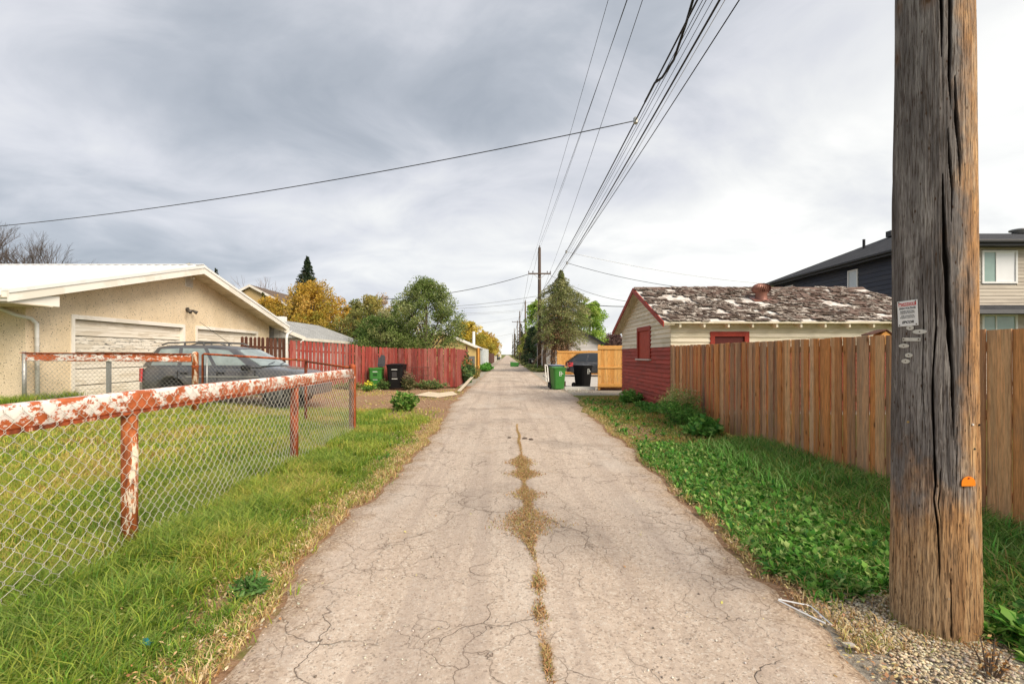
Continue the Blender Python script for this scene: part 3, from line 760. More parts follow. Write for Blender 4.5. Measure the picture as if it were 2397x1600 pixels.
# gentle irregularities and a rough surface
R = R + (fbm(np.cos(phw)*2+5, ZG*.8+np.sin(phw)*2, 501)-.5)*.014 + (vn(phw*26, ZG*3.2, 502)-.5)*.0035 + (vn(phw*70, ZG*5, 503)-.5)*.0022
flake = (vn(phw*9, ZG*5, 505)*.6+vn(phw*22, ZG*11, 506)*.4) * sstep((1.75-ZG)/.5)
R = R - .004*sstep((flake-.48)/.06)
crack = np.zeros_like(R)
for line in CR:
    pz = []; pp = []; pw = []
    for (px, py, w) in line:
        p, n = pole_pt(px, py); pz.append(p.z); pp.append(pole_ang(px, p.z)); 
        pw.append(w * math.hypot(p.x, p.y) / FPX * math.cos(PA) / prad(p.z) / max(.35, math.cos(pp[-1])) * .42)
    pz, pp, pw = map(np.array, (pz, pp, pw)); o_ = np.argsort(pz); pz, pp, pw = pz[o_], pp[o_], pw[o_]
    c0 = np.interp(zz, pz, pp) + (vn(zz*9, zz*0, 507)-.5)*.007; w0 = np.interp(zz, pz, pw)*(.75+.5*vn(zz*14, zz*0, 508))
    ok = (zz >= pz[0]) & (zz <= pz[-1])
    d = np.abs(phw - c0[:,None]) / np.maximum(w0[:,None], 1e-4)
    a = np.where(ok[:,None], np.clip(1.35 - d*1.35, 0, 1), 0)
    crack = np.maximum(crack, np.clip(a*2, 0, 1)*np.clip(w0/.006, .4, 1)[:,None])
    R = R - np.where(ok[:,None], np.clip(a, 0, 1)*np.clip(w0[:,None]*1.0, .006, .035), 0)
ca, sa = math.cos(PA), math.sin(PA)
NX = -sa*np.cos(phw) + ca*np.sin(phw); NY = -ca*np.cos(phw) - sa*np.sin(phw)
V = np.stack([NX*R, NY*R, ZG], -1).reshape(-1, 3)
n1_, n2_ = PHG.shape; idx = np.arange(n1_*n2_).reshape(n1_, n2_); idn = np.roll(idx, -1, 1)
F = np.stack([idx[:-1], idn[:-1], idn[1:], idx[1:]], -1).reshape(-1, 4)
pole = thing('utility_pole', 'huge weathered wooden utility pole with deep cracks standing in gravel at the right', 'utility pole', (PC[0], PC[1], 0))
npmesh('shaft', V, F, M_POLE, pole, smooth=True, local=True, attrs={'crack': crack.ravel()})
def tag_disc(px, py, rx, ry, name, lab=None, mat=None, tilt=0):
    p, n = pole_pt(px, py, .003); k = math.hypot(p.x, p.y)/FPX*math.cos(PA)
    mb = MB().disc(p, n, rx*k/max(.5, abs(n.dot(Vector((sa, ca, 0))))), .0025, 18, ry*k)
    o = part(name, mb, mat or M_ZINC, pole, label=lab)
    q = p + n*.0026
    part('nail', MB().disc(q, n, .0032, .002, 8), M_NAIL, o)
M_NAIL = flat('rusty_nail', (.09,.05,.03), .7, .4)
for (px, py, rx, ry) in [(2134,767,7,5.5), (2155,776,13,5.6), (2120,809,10,5), (2131,831,7,5.5), (2124,845,8,5.5)]:
    tag_disc(px, py, rx, ry, 'metal_tag')
def pole_patch(x0, x1, y0, y1, out, name, mat, lab=None, th=.002, parent=pole, nseg=6, yr=0):
    """thin plate wrapped on the pole between photograph pixels"""
    mb = MB(); vs = []; fs = []
    for j in range(nseg+1):
        px = x0 + (x1-x0)*j/nseg
        for py, oo in ((y0 + yr*j/nseg, out), (y1 + yr*j/nseg, out), (y1 + yr*j/nseg, out+th), (y0 + yr*j/nseg, out+th)):
            p, n = pole_pt(px, py, oo); vs.append(p)
    for j in range(nseg):
        a = j*4; b = a+4
        fs += [(a,b,b+1,a+1), (a+1,b+1,b+2,a+2), (a+2,b+2,b+3,a+3), (a+3,b+3,b,a)]
    fs += [(0,1,2,3), (nseg*4+3, nseg*4+2, nseg*4+1, nseg*4)]
    return part(name, mb.add(vs, fs), mat, parent, label=lab)
tp = pole_patch(2117, 2157, 790, 798, .003, 'metal_tag', M_ZINC, 'narrow blank metal strip nailed level at both ends')
for px in (2120, 2153):
    p, n = pole_pt(px, 794, .006); part('nail', MB().disc(p, n, .004, .002, 8), M_NAIL, tp)
M_ORANGE = flat('orange_plastic', (.85,.24,.015), .4, 0, .5, .05)
# orange tag: rectangle with an arched top
p, n = pole_pt(2262, 1127, .003); k = math.hypot(p.x, p.y)/FPX*math.cos(PA)
rt = n.cross(Vector((0,0,1))).normalized()*-1
rr = 13*k/.8; poly = [p + rt*(-rr) + Vector((0,0,-9*k)), p + rt*rr + Vector((0,0,-9*k))] + [p + rt*(rr*math.cos(t)) + Vector((0,0,-2*k + 15*k*math.sin(t))) for t in np.linspace(0, math.pi, 9)]
ot = part('marker_tag', MB().prism(poly, n*.003), M_ORANGE, pole, label='orange plastic tag with an arched top')
part('nail', MB().disc(p + n*.003 + Vector((0,0,9*k)), n, .005, .003, 8), flat('red_rust', (.35,.06,.02), .7), ot)
for (px, py, c) in [(2273, 993, (.75,.74,.72)), (2277, 1050, (.05,.07,.06)), (2289, 994, (.02,.02,.02)), (2129, 987, (.45,.3,.1)), (2219, 1400, (.5,.4,.28))]:
    p, n = pole_pt(px, py, 0); part('nail', MB().disc(p, n, .006, .006, 10), flat('nail_head', c, .5, .3), pole)

# danger sign, with its own lettering
M_SIGNW = flat('sign_white_enamel', (.80,.80,.80), .35, 0, .5, .03)
M_SIGNR = flat('sign_red_print', (.55,.03,.025), .35, 0, .5, .03)
M_SIGNK = flat('sign_black_print', (.03,.03,.035), .4)
pm, nm = pole_pt(2129, 733, .006)
sign = thing('danger_sign', 'small white danger high voltage sign with a red header on the big pole', 'sign', tuple(pm))
rt = Vector((0,0,1)).cross(nm).normalized()
if rt.y > 0 and False: rt = -rt
upv = Vector((0,0,1)); kk = math.hypot(pm.x, pm.y)*math.cos(PA)/FPX
SW, SH = .112, 61*kk
tl = math.radians(2.0); rt2 = (rt*math.cos(tl) + upv*math.sin(tl)); up2 = (upv*math.cos(tl) - rt*math.sin(tl))
def sp(u, v, o=0): return pm + rt2*(u*SW/2) + up2*(v*SH/2) + nm*o
def splate(u0, u1, v0, v1, o, th, mat, name, par):
    return part(name, MB().prism([sp(u0,v0,o), sp(u1,v0,o), sp(u1,v1,o), sp(u0,v1,o)], nm*th), mat, par)
plate = splate(-1, 1, -1, 1, 0, .0015, M_SIGNW, 'plate', sign)
band = splate(-.88, .88, .58, .84, .0016, .0004, M_SIGNR, 'header_band', sign)
part('warning_triangle', MB().prism([sp(-.84,.61,.0021), sp(-.6,.61,.0021), sp(-.72,.81,.0021)], nm*.0003), M_SIGNW, sign)
def text(s, u, v, size, mat, par, name='lettering', align='CENTER', bold=0.0, sx=1.0, shear=0.0, fn=None, nrm=None, right=None, upx=None):
    cu = bpy.data.curves.new(name, 'FONT'); cu.body = s; cu.size = size; cu.align_x = align; cu.align_y = 'CENTER'
    cu.offset = bold; cu.shear = shear; cu.resolution_u = 2; cu.materials.append(mat)
    o = bpy.data.objects.new(name, cu); COL.objects.link(o)
    bpy.context.view_layer.update()
    me = bpy.data.meshes.new_from_object(o.evaluated_get(bpy.context.evaluated_depsgraph_get())); bpy.data.objects.remove(o); bpy.data.curves.remove(cu)
    o = bpy.data.objects.new(name, me); COL.objects.link(o); o.parent = par
    R_ = right or rt2; U_ = upx or up2; N_ = nrm or nm
    M_ = Matrix((R_, U_, N_)).transposed().to_4x4() @ Matrix.Diagonal((sx, 1, 1, 1)); M_.translation = (fn(u, v) if fn else sp(u, v, .0024))
    o.matrix_local = wmat(par).inverted() @ M_
    return o
text('DANGER', .10, .71, .0205, M_SIGNW, sign, bold=.0001, sx=.92)
text('HIGH VOLTAGE', 0, .40, .0165, M_SIGNK, sign, bold=.0006, sx=.78)
for v_, s_ in ((.16, 'BURIED ELECTRIC'), (.02, 'CABLE IN VICINITY'), (-.20, 'FOR LOCATION'), (-.34, 'PLEASE CONTACT')):
    text(s_, 0, v_, .0118, M_SIGNK, sign, bold=.0002, sx=.84)
text('EPCOR', 0, -.70, .020, M_SIGNK, sign, bold=.0009, sx=1.05, shear=.3)
for u in (-.84, .84):
    for v_ in (-.9, .9): part('nail', MB().disc(sp(u, v_, .0016), nm, .0035, .002, 8), M_NAIL, sign)

# ------------------------------------------------------------------ cedar fence on the right
M_CEDAR = m_wood('weathered_cedar', [(.66,.28,.10), (.84,.52,.28), (.34,.21,.135), (.70,.28,.085), (.86,.62,.40), (.24,.165,.12), (.60,.40,.26), (.78,.38,.15), (.44,.29,.19), (.50,.22,.09)], dark=.42, fine=60, grey=(.36,.25,.17))
M_CEDAR_NEW = m_wood('new_cedar', [(.68,.34,.095), (.74,.42,.14), (.60,.28,.07)], dark=.12, fine=50)
M_CEDAR_NEWX = m_wood('new_cedar_rails', [(.70,.36,.10), (.72,.40,.13)], zax='x', dark=.1)
def plank_mesh(w, h, t, name='board', top='flat', seed=0):
    """upright board in the local YZ plane: thickness along x, width along y"""
    r = random.Random(seed)
    if top == 'flat': prof = [(-w/2,0),(w/2,0),(w/2,h),(-w/2,h)]
    elif top == 'dog': prof = [(-w/2,0),(w/2,0),(w/2,h-.05),(w*.24,h-.008),(0,h),(-w*.24,h-.008),(-w/2,h-.05)]
    bow = r.uniform(-.004,.004)
    mb = MB(); mb.prism([(-t/2, y_, z_) for y_, z_ in prof], (t,0,0))
    me = bpy.data.meshes.new(name); me.from_pydata(mb.v, [], mb.f)
    bm = bmesh.new(); bm.from_mesh(me); bmesh.ops.recalc_face_normals(bm, faces=bm.faces)
    ed = [e for e in bm.edges if abs(e.verts[0].co.z - e.verts[1].co.z) > h*.5]
    bmesh.ops.bevel(bm, geom=ed, offset=.004, segments=1, affect='EDGES')
    bm.to_mesh(me); bm.free(); return me
cf = thing('cedar_fence', 'tall weathered orange brown cedar plank fence along the right side of the lane', 'fence', (4.41, 8, 0))
pm_ = [plank_mesh(w, 1.80, .019, seed=i) for i, w in enumerate((.135, .11, .12, .090, .138))]
for me in pm_: me.materials.append(M_CEDAR)
y = .6; i = 0
while y < 12.9:
    k = RNG.choice([0,0,1,1,4,2,3]); w = (.135,.11,.12,.090,.138)[k]
    o = link('board', pm_[k], None, cf)
    o.location = ((-.0105 if i % 2 else .0105) + RNG.uniform(-.0005,.0005), y + w/2 - 8, .035 + RNG.uniform(-.008,.006))
    o.rotation_euler = (RNG.uniform(-.002,.002), 0, RNG.uniform(-.004,.004) + (math.pi if RNG.random() < .5 else 0))
    y += w - .006; i += 1
part('end_board', MB().box(4.38, 4.46, 12.90, 12.99, .03, 1.86), M_CEDAR, cf, bevel=.004)
for z in (.35, 1.05, 1.68):
    part('rail', MB().box(4.43, 4.47, .6, 12.88, z-.045, z+.045), m_wood('fence_rail_wood', [(.4,.2,.08)], zax='y') if z < .4 else bpy.data.materials['fence_rail_wood'], cf)
for yy in np.arange(3.2, 12.9, 2.4):
    part('post', MB().box(4.475, 4.565, yy-.045, yy+.045, 0, 1.8), bpy.data.materials['fence_rail_wood'], cf)

# ------------------------------------------------------------------ rusty pipe and chain-link fence on the left
M_RUSTPAINT = m_paint_worn('white_paint_over_red_primer', (.86,.80,.74), (.62,.16,.055), .46, 7, (1,.6,1.1), .5, (.40,.10,.03), 1.225)
M_RUSTPAINT2 = m_paint_worn('thin_white_paint_on_back_rail', (.86,.80,.74), (.60,.15,.055), .44, 7, (.5,1,1.3), .5, (.40,.10,.03))
M_RUST = m_paint_worn('rust_over_old_paint', (.62,.42,.30), (.42,.095,.03), .20, 6, (1,1,.35), .75, (.12,.03,.014))
M_RUSTY2 = m_paint_worn('peeling_post_paint', (.74,.62,.48), (.50,.14,.035), .42, 7, (1.2,1.2,.30), .7, (.16,.04,.015))
M_CHAIN = flat('galvanised_chain_link', (.60,.57,.50), .5, .35, .5, .18, 8)
M_CHAIN_OLD = flat('dull_chain_link', (.30,.29,.27), .55, .4, .5, .25, 8)

def chain_net(name, p0, p1, z0, z1, r, mat, parent, pitch=.112, sag=0.0, seed=1, gfun=None, amp=.004, label=None):
    """every wire zigzags between two neighbouring columns; wire k+1 is its mirror, so they cross-hook at the shared column"""
    p0 = Vector(p0); p1 = Vector(p1); L = (p1-p0).length; d = (p1-p0)/L; nrm = Vector((d.y, -d.x, 0))
    h = pitch/2; nw = int(L/h); rows = int((z1-z0)/h); rr = random.Random(seed); mb = MB(); jit = {}
    def node(i, j):
        if (i, j) not in jit:
            low = max(0, 1-j/(rows*.35)); w = math.sin(i*.23)+.6*math.sin(j*.7+i*.13)
            jit[(i,j)] = (rr.uniform(-amp,amp)*(1+2*low), rr.uniform(-amp,amp)*(1+1.5*low), .012*w*(.4+2.2*low)*sag)
        return jit[(i,j)]
    for k in range(nw):
        pts = []
        for j in range(rows+1):
            i = k + ((j + k) % 2)
            a, b, c = node(i, j); q = p0 + d*(i*h + a)
            q = q + nrm*(c + (.0025 if (i - k) else -.0025)); q.z = (gfun(q.x, q.y) if gfun else 0) + z0 + j*h + b
            if 0 < j < rows:      # the rounded hook where two wires meet
                e = d*(.0045 if (i - k) else -.0045)
                pts += [q + e - Vector((0,0,.004)), q + e + Vector((0,0,.004))]
            else: pts.append(q)
        t = pts[-1]; pts.append(t + Vector((0,0,.02)) + d*.006*(1 if k % 2 else -1))   # twisted barb
        mb.tube(pts, r, 4, False)
    return part(name, mb, mat, parent, label=label, smooth=True)
pf = thing('pipe_and_chain_link_fence', 'low chain link fence with thick peeling red and white pipe rail, left foreground', 'fence', (-3.1, 5, 0))
FX = lambda y: -3.00 - .21*(y-.5)/9.5
fa = (FX(-1.6), -1.6); fb = (FX(10.07), 10.07)
# top rail: a heavy pipe with a flattened face
def rail_beam(a, b, w, h, name, mat, par, z=1.215, seg=14):
    mb = MB(); n = 14; o = 0; prof = []
    for k in range(n):
        t = 2*math.pi*k/n; cx, cz = math.cos(t), math.sin(t)
        e = .36; prof.append((math.copysign(abs(cx)**e, cx)*w/2, math.copysign(abs(cz)**e, cz)*h/2))
    d = (Vector((*b,0))-Vector((*a,0))); nn = Vector((d.y,-d.x,0)).normalized(); vs = []; fs = []
    for j in range(seg+1):
        c = Vector((*a,0)) + d*(j/seg); zz_ = z + .004*math.sin(j*1.1)
        for (u, w_) in prof: vs.append(c + nn*u + Vector((0,0,zz_+w_)))
    for j in range(seg):
        for k in range(n): fs.append((j*n+k, j*n+(k+1)%n, (j+1)*n+(k+1)%n, (j+1)*n+k))
    fs += [tuple(range(n))[::-1], tuple(seg*n+k for k in range(n))]
    return part(name, mb.add(vs, fs), mat, par, smooth=True)
rail_beam(fa, (FX(9.98), 9.98), .10, .165, 'top_rail', M_RUSTPAINT, pf, 1.225)
part('rail_lip', MB().beam((fa[0], fa[1], 1.137), (FX(9.97), 9.97, 1.137), .112, .022), M_RUST, pf)
for k, yy in enumerate((.75, 3.94, 7.15)):
    part('post', MB().tube([(FX(yy)+.0, yy, -.1), (FX(yy), yy, .5), (FX(yy), yy, 1.128)], .058, 20), M_RUSTY2 if k == 1 else M_RUST, pf, smooth=True, label='post scabbed with white, orange and dark rust' if k == 1 else None)
cp = part('corner_post', MB().lathe([(.072,-.1),(.072,1.33),(.074,1.335),(.074,1.36),(.066,1.385),(.045,1.405),(.015,1.415),(.001,1.416)], (FX(10.05), 10.05, 0), 22), M_RUST, pf, smooth=True)
part('paint_strip', MB().box(FX(10.05)+.056, FX(10.05)+.075, 9.985, 10.0, .0, 1.2), M_RUSTPAINT, pf)
chain_net('chain_link', (fa[0]+.062, fa[1], 0), (FX(9.95)+.062, 9.95, 0), .03, 1.315, .0021, M_CHAIN, pf, sag=1.0)

bf = thing('pipe_and_chain_link_fence', 'back run of rusty railed chain link between cream garage and gate', 'fence', (-10, 12.2, 0))
gA = gzf(-12,12); rz_ = EYE - .035
part('top_rail', MB().beam((-12.05, 12.02, 1.545), (-7.98, 12.22, 1.515), .07, .20), M_RUSTPAINT2, bf, bevel=.02)
part('rail_lip', MB().beam((-12.05, 12.0, 1.652), (-7.98, 12.2, 1.622), .1, .016), M_RUST, bf)
part('post', MB().tube([(-11.98, 12.0, .2), (-11.98, 12.0, 1.68)], .045, 12), M_METAL, bf, smooth=True)
part('post', MB().box(-10.06, -9.97, 12.13, 12.19, .2, 1.46), M_METAL, bf)
part('gate_post', MB().lathe([(.075,0),(.075,1.40),(.078,1.41),(.07,1.45),(.045,1.475),(.005,1.48)], (-7.9, 12.25, .2), 18), M_RUSTY2, bf, smooth=True)
part('post_clamp', MB().lathe([(.084,0),(.084,.05)], (-7.9, 12.25, 1.28), 18), M_RUST, bf)
chain_net('chain_link', (-11.95, 11.96, 0), (-8.0, 12.17, 0), .05, 1.28, .0026, M_CHAIN_OLD, bf, .112, .6, 5, gzf)
gt = thing('chain_link_gate', 'closed chain link gate with a thin rusty top pipe before the dark grey wagon', 'gate', (-6.4, 11.9, 0))
ga, gb = Vector((-7.68, 12.2, 0)), Vector((-4.93, 11.72, 0))
part('gate_frame', MB().tube([ga+Vector((0,0,.35)), ga+Vector((0,0,1.60)), ga+Vector((.04,0,1.62)), gb+Vector((-.02,0,1.47))], .027, 10), M_RUST, gt, smooth=True)
part('gate_stile', MB().tube([ga+Vector((.12,-.02,.3)), ga+Vector((.12,-.02,1.52))], .018, 8), M_METAL, gt, smooth=True)
chain_net('chain_link', ga+Vector((.14,-.03,0)), gb+Vector((-.03,-.03,0)), .08, 1.30, .0026, M_CHAIN_OLD, gt, .112, .6, 6, gzf)
rf = thing('pipe_and_chain_link_fence', 'short slanting run of thin rusty pipe and chain link ending at the domed corner post', 'fence', (-4.1, 10.9, 0))
part('post', MB().tube([gb+Vector((.05,0,0)), gb+Vector((.05,0,1.50))], .034, 12), M_RUST, rf, smooth=True)
part('top_rail', MB().tube([gb+Vector((.05,0,1.44)), Vector((FX(10.05)-.05, 10.1, 1.33))], .024, 8), M_RUST, rf, smooth=True)
chain_net('chain_link', gb+Vector((.08,-.03,0)), (FX(10.05)-.06, 10.08, 0), .03, 1.33, .0026, M_RUST, rf, .112, .6, 7, gzf)
# ------------------------------------------------------------------ siding and house helpers
def lap_face(parent, p0, p1, z0, z1, nrm, h, mat, top=None, name='siding_board', th=.042, holes=(), jitter=.0, matf=None):
    """lapped boards on a wall face from p0 to p1 (2D), one object per board; top(u) gives the wall's height at u, holes: (u0,u1,za,zb)"""
    p0 = Vector((*p0, 0)); p1 = Vector((*p1, 0)); L = (p1-p0).length; d = (p1-p0)/L; n = Vector((*nrm, 0))
    z = z0; i = 0
    while z < z1 - .01:
        zt = min(z + h, z1); zm = (z + zt)/2
        if top:
            us = np.linspace(0, L, 400); ok = us[np.array([top(u) for u in us]) > zt - .01]
            if len(ok) < 2: break
            segs = [(ok[0], ok[-1])]
        else: segs = [(0, L)]
        for (a, b, za, zb) in holes:
            if zm > za and zm < zb:
                ns = []
                for (s, e) in segs:
                    if b <= s or a >= e: ns.append((s, e)); continue
                    if a > s: ns.append((s, a))
                    if b < e: ns.append((b, e))
                segs = ns
        for (s, e) in segs:
            if e - s < .02: continue
            jz = RNG.uniform(-jitter, jitter)
            q = [p0 + d*s + Vector((0,0,z-.004)) , p0 + d*s + n*th + Vector((0,0,z-.004+jz)), p0 + d*s + n*.004 + Vector((0,0,zt+.004)), p0 + d*s + Vector((0,0,zt+.004))]
            part(name, MB().prism(q, d*(e-s-.002)), matf(zm) if matf else mat, parent)
        z += h; i += 1

def window(parent, c, nrm, w, h, fmat, gmat, fr=.06, depth=.05, mull=None, sill=True, label=None, name='window', curtain=None):
    """c: centre on the wall face; parts: window (frame) > pane(s), sill"""
    c = Vector(c); n = Vector((*nrm, 0)).normalized(); r = n.cross(Vector((0,0,1))).normalized(); u = Vector((0,0,1))
    def bx(mb, a0, a1, b0, b1, o0, o1):
        return mb.prism([c + r*a0 + u*b0 + n*o0, c + r*a1 + u*b0 + n*o0, c + r*a1 + u*b1 + n*o0, c + r*a0 + u*b1 + n*o0], n*(o1-o0))
    mb = MB()
    bx(mb, -w/2-fr, w/2+fr, h/2, h/2+fr, 0, depth); bx(mb, -w/2-fr, w/2+fr, -h/2-fr, -h/2, 0, depth)
    bx(mb, -w/2-fr, -w/2, -h/2, h/2, 0, depth); bx(mb, w/2, w/2+fr, -h/2, h/2, 0, depth)
    if mull is not None: bx(mb, mull-.02, mull+.02, -h/2, h/2, .002, depth-.01)
    f = part(name, mb, fmat, parent, label=label)
    ed = [-w/2] + ([mull-.02] if mull is not None else []) + [w/2]
    if mull is None: spans = [(-w/2, w/2)]
    else: spans = [(-w/2, mull-.02), (mull+.02, w/2)]
    for k, (a, b) in enumerate(spans):
        g = gmat[k] if isinstance(gmat, (list, tuple)) else gmat
        part('pane', bx(MB(), a, b, -h/2, h/2, .008, .016), g, f)
    if sill: part('sill', bx(MB(), -w/2-fr-.03, w/2+fr+.03, -h/2-fr-.03, -h/2-fr-.002, 0, depth+.04), fmat, f)
    return f

# ------------------------------------------------------------------ cream stucco garage on the left
def m_stucco():
    m = Mt('cream_pebble_dash_stucco', .92, 0, .1)
    o = m.obj()
    d1 = m.vor(o, 15).outputs; d2 = m.vor(o, 36).outputs
    c = m.ramp(m.noi(o, 1.1, 5, .6), [(.35, (.76,.62,.43)), (.65, (.85,.71,.52))])
    c = m.mix(m.ramp(d2['Distance'], [(.18, .55), (.42, 0.0)]), c, (.30,.22,.13))
    c = m.mix(m.ma('MULTIPLY', m.ramp(d1['Distance'], [(.13, .95), (.26, 0.0)]), m.ramp(m.sep(d1['Color'])[0], [(.45, 0.0), (.55, 1.0)])), c, (.11,.085,.06))
    c = m.mix(m.ma('MULTIPLY', m.ramp(d2['Distance'], [(.13, .9), (.3, 0.0)]), m.ramp(m.sep(d2['Color'])[1], [(.55, 0.0), (.65, 1.0)])), c, (.72,.62,.46))
    m.col(c); m.bump(m.ma('SUBTRACT', m.noi(o, 60, 3, .7), m.ma('MULTIPLY', d1['Distance'], .3)), .8, .02)
    return m.m
M_STUCCO = m_stucco()
M_METALROOF = m_siding('white_metal_roofing', (.84,.84,.82), (.74,.72,.68), .04, (.2,1,1), .45, 1.2)
M_WHITETRIM = m_siding('white_trim_paint', (.86,.82,.75), (.7,.64,.54), .04, (.4,.4,.4), .5, 2)
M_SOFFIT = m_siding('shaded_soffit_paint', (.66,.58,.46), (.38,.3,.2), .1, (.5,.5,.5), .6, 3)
M_DOOR = m_siding('aged_white_door_paint', (.84,.78,.68), (.6,.52,.4), .03, (.5,.35,2.2), .55, 2.0)
M_DOORWORN = m_siding('flaking_white_door_paint', (.84,.79,.70), (.6,.52,.4), .02, (.5,.35,2.2), .6, 2.0, (.13,.13,.12), .495)
def gable_garage():
    g = thing('garage', 'long cream pebble-dashed garage with white metal roof and two wide white doors', 'garage', (-12.2, 18.3, .3))
    X = -12.2; y0, y1 = 12.25, 24.8; yc = 18.3; zf = gzf(-12.2, 15)-.12
    zt = lambda y: 4.97 - abs(y-18.26)/7.1*1.84 - .20   # underside of the roof
    d1 = (13.52, 18.30, 2.72); d2 = (18.92, 23.66, 2.72)
    mb = MB()
    def slab(ya, yb, za, zb0, zb1): mb.prism([(X,ya,za),(X,yb,za),(X,yb,zb1),(X,ya,zb0)], (-.2,0,0))
    slab(y0, d1[0], zf, zt(y0), zt(d1[0])); slab(d1[1], d2[0], zf, 2.72, 2.72); slab(d2[1], y1, zf, zt(d2[1]), zt(y1))
    slab(d1[0], 18.26, 2.72, zt(d1[0]), zt(18.26)); slab(18.26, d2[1], 2.72, zt(18.26), zt(d2[1]))
    part('wall', mb, M_STUCCO, g)
    part('wall', MB().box(-26, X-.2, y0, y0+.2, zf, zt(y0)), M_STUCCO, g)
    part('wall', MB().box(-26, X-.2, y1-.2, y1, zf, zt(y1)), M_STUCCO, g)
    # roof sheets with ribs
    def roof(ya, za, yb, zb, nm='roof'):
        mb = MB(); mb.prism([(-11.48,ya,za-.05),(-11.48,yb,zb-.05),(-11.48,yb,zb),(-11.48,ya,za)], (-14.6,0,0))
        o = part(nm, mb, M_METALROOF, g)
        for k in range(24):
            x = -11.62 - k*.305
            part('roof_rib', MB().prism([(x,ya,za-.004),(x,yb,zb-.004),(x,yb,zb+.028),(x,ya,za+.028)], (-.045,0,0)), M_METALROOF, o)
        return o
    roof(11.12, 3.12, 18.26, 4.97); roof(25.4, 3.12, 18.26, 4.97)
    part('ridge_cap', MB().prism([(-11.46,18.02,4.94),(-11.46,18.26,5.02),(-11.46,18.5,4.94),(-11.46,18.26,4.99)], (-14.6,0,0)), M_METALROOF, g)
    for a, b in (((11.10,3.06),(18.26,4.91)), ((25.42,3.06),(18.26,4.91))):
        part('barge_board', MB().prism([(-11.44,a[0],a[1]+.03),(-11.44,b[0],b[1]+.03),(-11.44,b[0],b[1]-.26),(-11.44,a[0],a[1]-.24)], (-.035,0,0)), M_WHITETRIM, g)
        part('barge_trim', MB().prism([(-11.415,a[0],a[1]+.055),(-11.415,b[0],b[1]+.055),(-11.415,b[0],b[1]-.035),(-11.415,a[0],a[1]-.035)], (-.024,0,0)), M_METALROOF, g)
        # soffit boards under the overhang
        n = 16
        for k in range(n):
            ta, tb = k/n, (k+.97)/n
            ya, yb = a[0]+(b[0]-a[0])*ta, a[0]+(b[0]-a[0])*tb; za, zb = a[1]+(b[1]-a[1])*ta-.15, a[1]+(b[1]-a[1])*tb-.15
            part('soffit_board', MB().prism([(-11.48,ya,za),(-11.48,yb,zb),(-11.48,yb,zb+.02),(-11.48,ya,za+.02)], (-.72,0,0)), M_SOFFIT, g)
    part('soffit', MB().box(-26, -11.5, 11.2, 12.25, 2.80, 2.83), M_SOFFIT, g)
    part('soffit_box', MB().prism([(-11.52,11.2,2.83),(-11.52,12.45,2.83),(-11.52,12.45,3.1),(-11.52,11.2,2.98)], (-.9,0,0)), M_WHITETRIM, g)
    part('fascia', MB().box(-26, -11.47, 11.13, 11.17, 2.84, 3.08), M_WHITETRIM, g)
    part('gutter', MB().box(-26, -11.62, 11.0, 11.125, 2.96, 3.07), M_METALROOF, g, bevel=.02)
    part('downspout', MB().tube([(-13.1,12.16,2.90),(-12.35,12.17,2.60),(-12.14,12.34,2.52),(-12.10,12.44,2.40),(-12.10,12.46,.35)], .048, 8), M_WHITE, g, smooth=True)
    for (a, b, zt_), mat2, lb in ((d1, True, 'garage door with dark flaking paint on its middle panels'), (d2, False, 'clean second garage door')):
        fr = MB().box(X-.02,X+.03,a,b,zt_-.11,zt_+.012).box(X-.02,X+.03,a-.0,a+.11,zf,zt_-.11).box(X-.02,X+.03,b-.11,b,zf,zt_-.11)
        fr.box(X-.19, X-.02, a+.09, a+.11, zf, zt_-.11); fr.box(X-.19, X-.02, b-.11, b-.09, zf, zt_-.11)
        dr = part('garage_door', fr, M_WHITETRIM, g, label=lb)
        n = 5; H = (zt_-.11-zf)/n
        for k in range(n):
            z = zf + k*H
            mb = MB()
            for q in range(4):       # four shallow planks pressed into each panel
                z0 = z + .012 + q*(H-.024)/4; mb.prism([(X-.12,a+.115,z0),(X-.12+.018,a+.115,z0+.006),(X-.12+.018,a+.115,z0+(H-.024)/4-.010),(X-.12,a+.115,z0+(H-.024)/4)], (0,b-a-.23,0))
            part('panel', mb, M_DOORWORN if (mat2 and k == 3) else M_DOOR, dr)
    v = part('gable_vent', MB().box(X+.002,X+.03,18.30,18.74,4.18,4.56), M_WHITETRIM, g)
    for k in range(7): part('louvre', MB().beam((X+.033,18.33,4.22+k*.045),(X+.033,18.71,4.22+k*.045),.03,.014), bpy.data.materials.get('vent_shade') or flat('vent_shade', (.35,.28,.22), .7), v)
    lf = part('floodlight', MB().disc((X+.001,18.42,3.31),(1,0,0),.085,.05,14), flat('dull_bronze', (.10,.09,.08), .5, .4), g)
    for s in (-1, 1):
        part('lamp_head', MB().tube([(X+.06,18.42+s*.05,3.31),(X+.13,18.42+s*.12,3.28)], .022, 8).tube([(X+.13,18.42+s*.12,3.30),(X+.27,18.42+s*.20,3.20)], [.035,.07], 12), bpy.data.materials['dull_bronze'], lf, smooth=True)
    part('camera_dome', MB().lathe([(.001,-.05),(.04,-.03),(.05,0),(.05,.03)], (X+.2,18.5,4.52), 12), M_WHITE, g, smooth=True)
gable_garage()

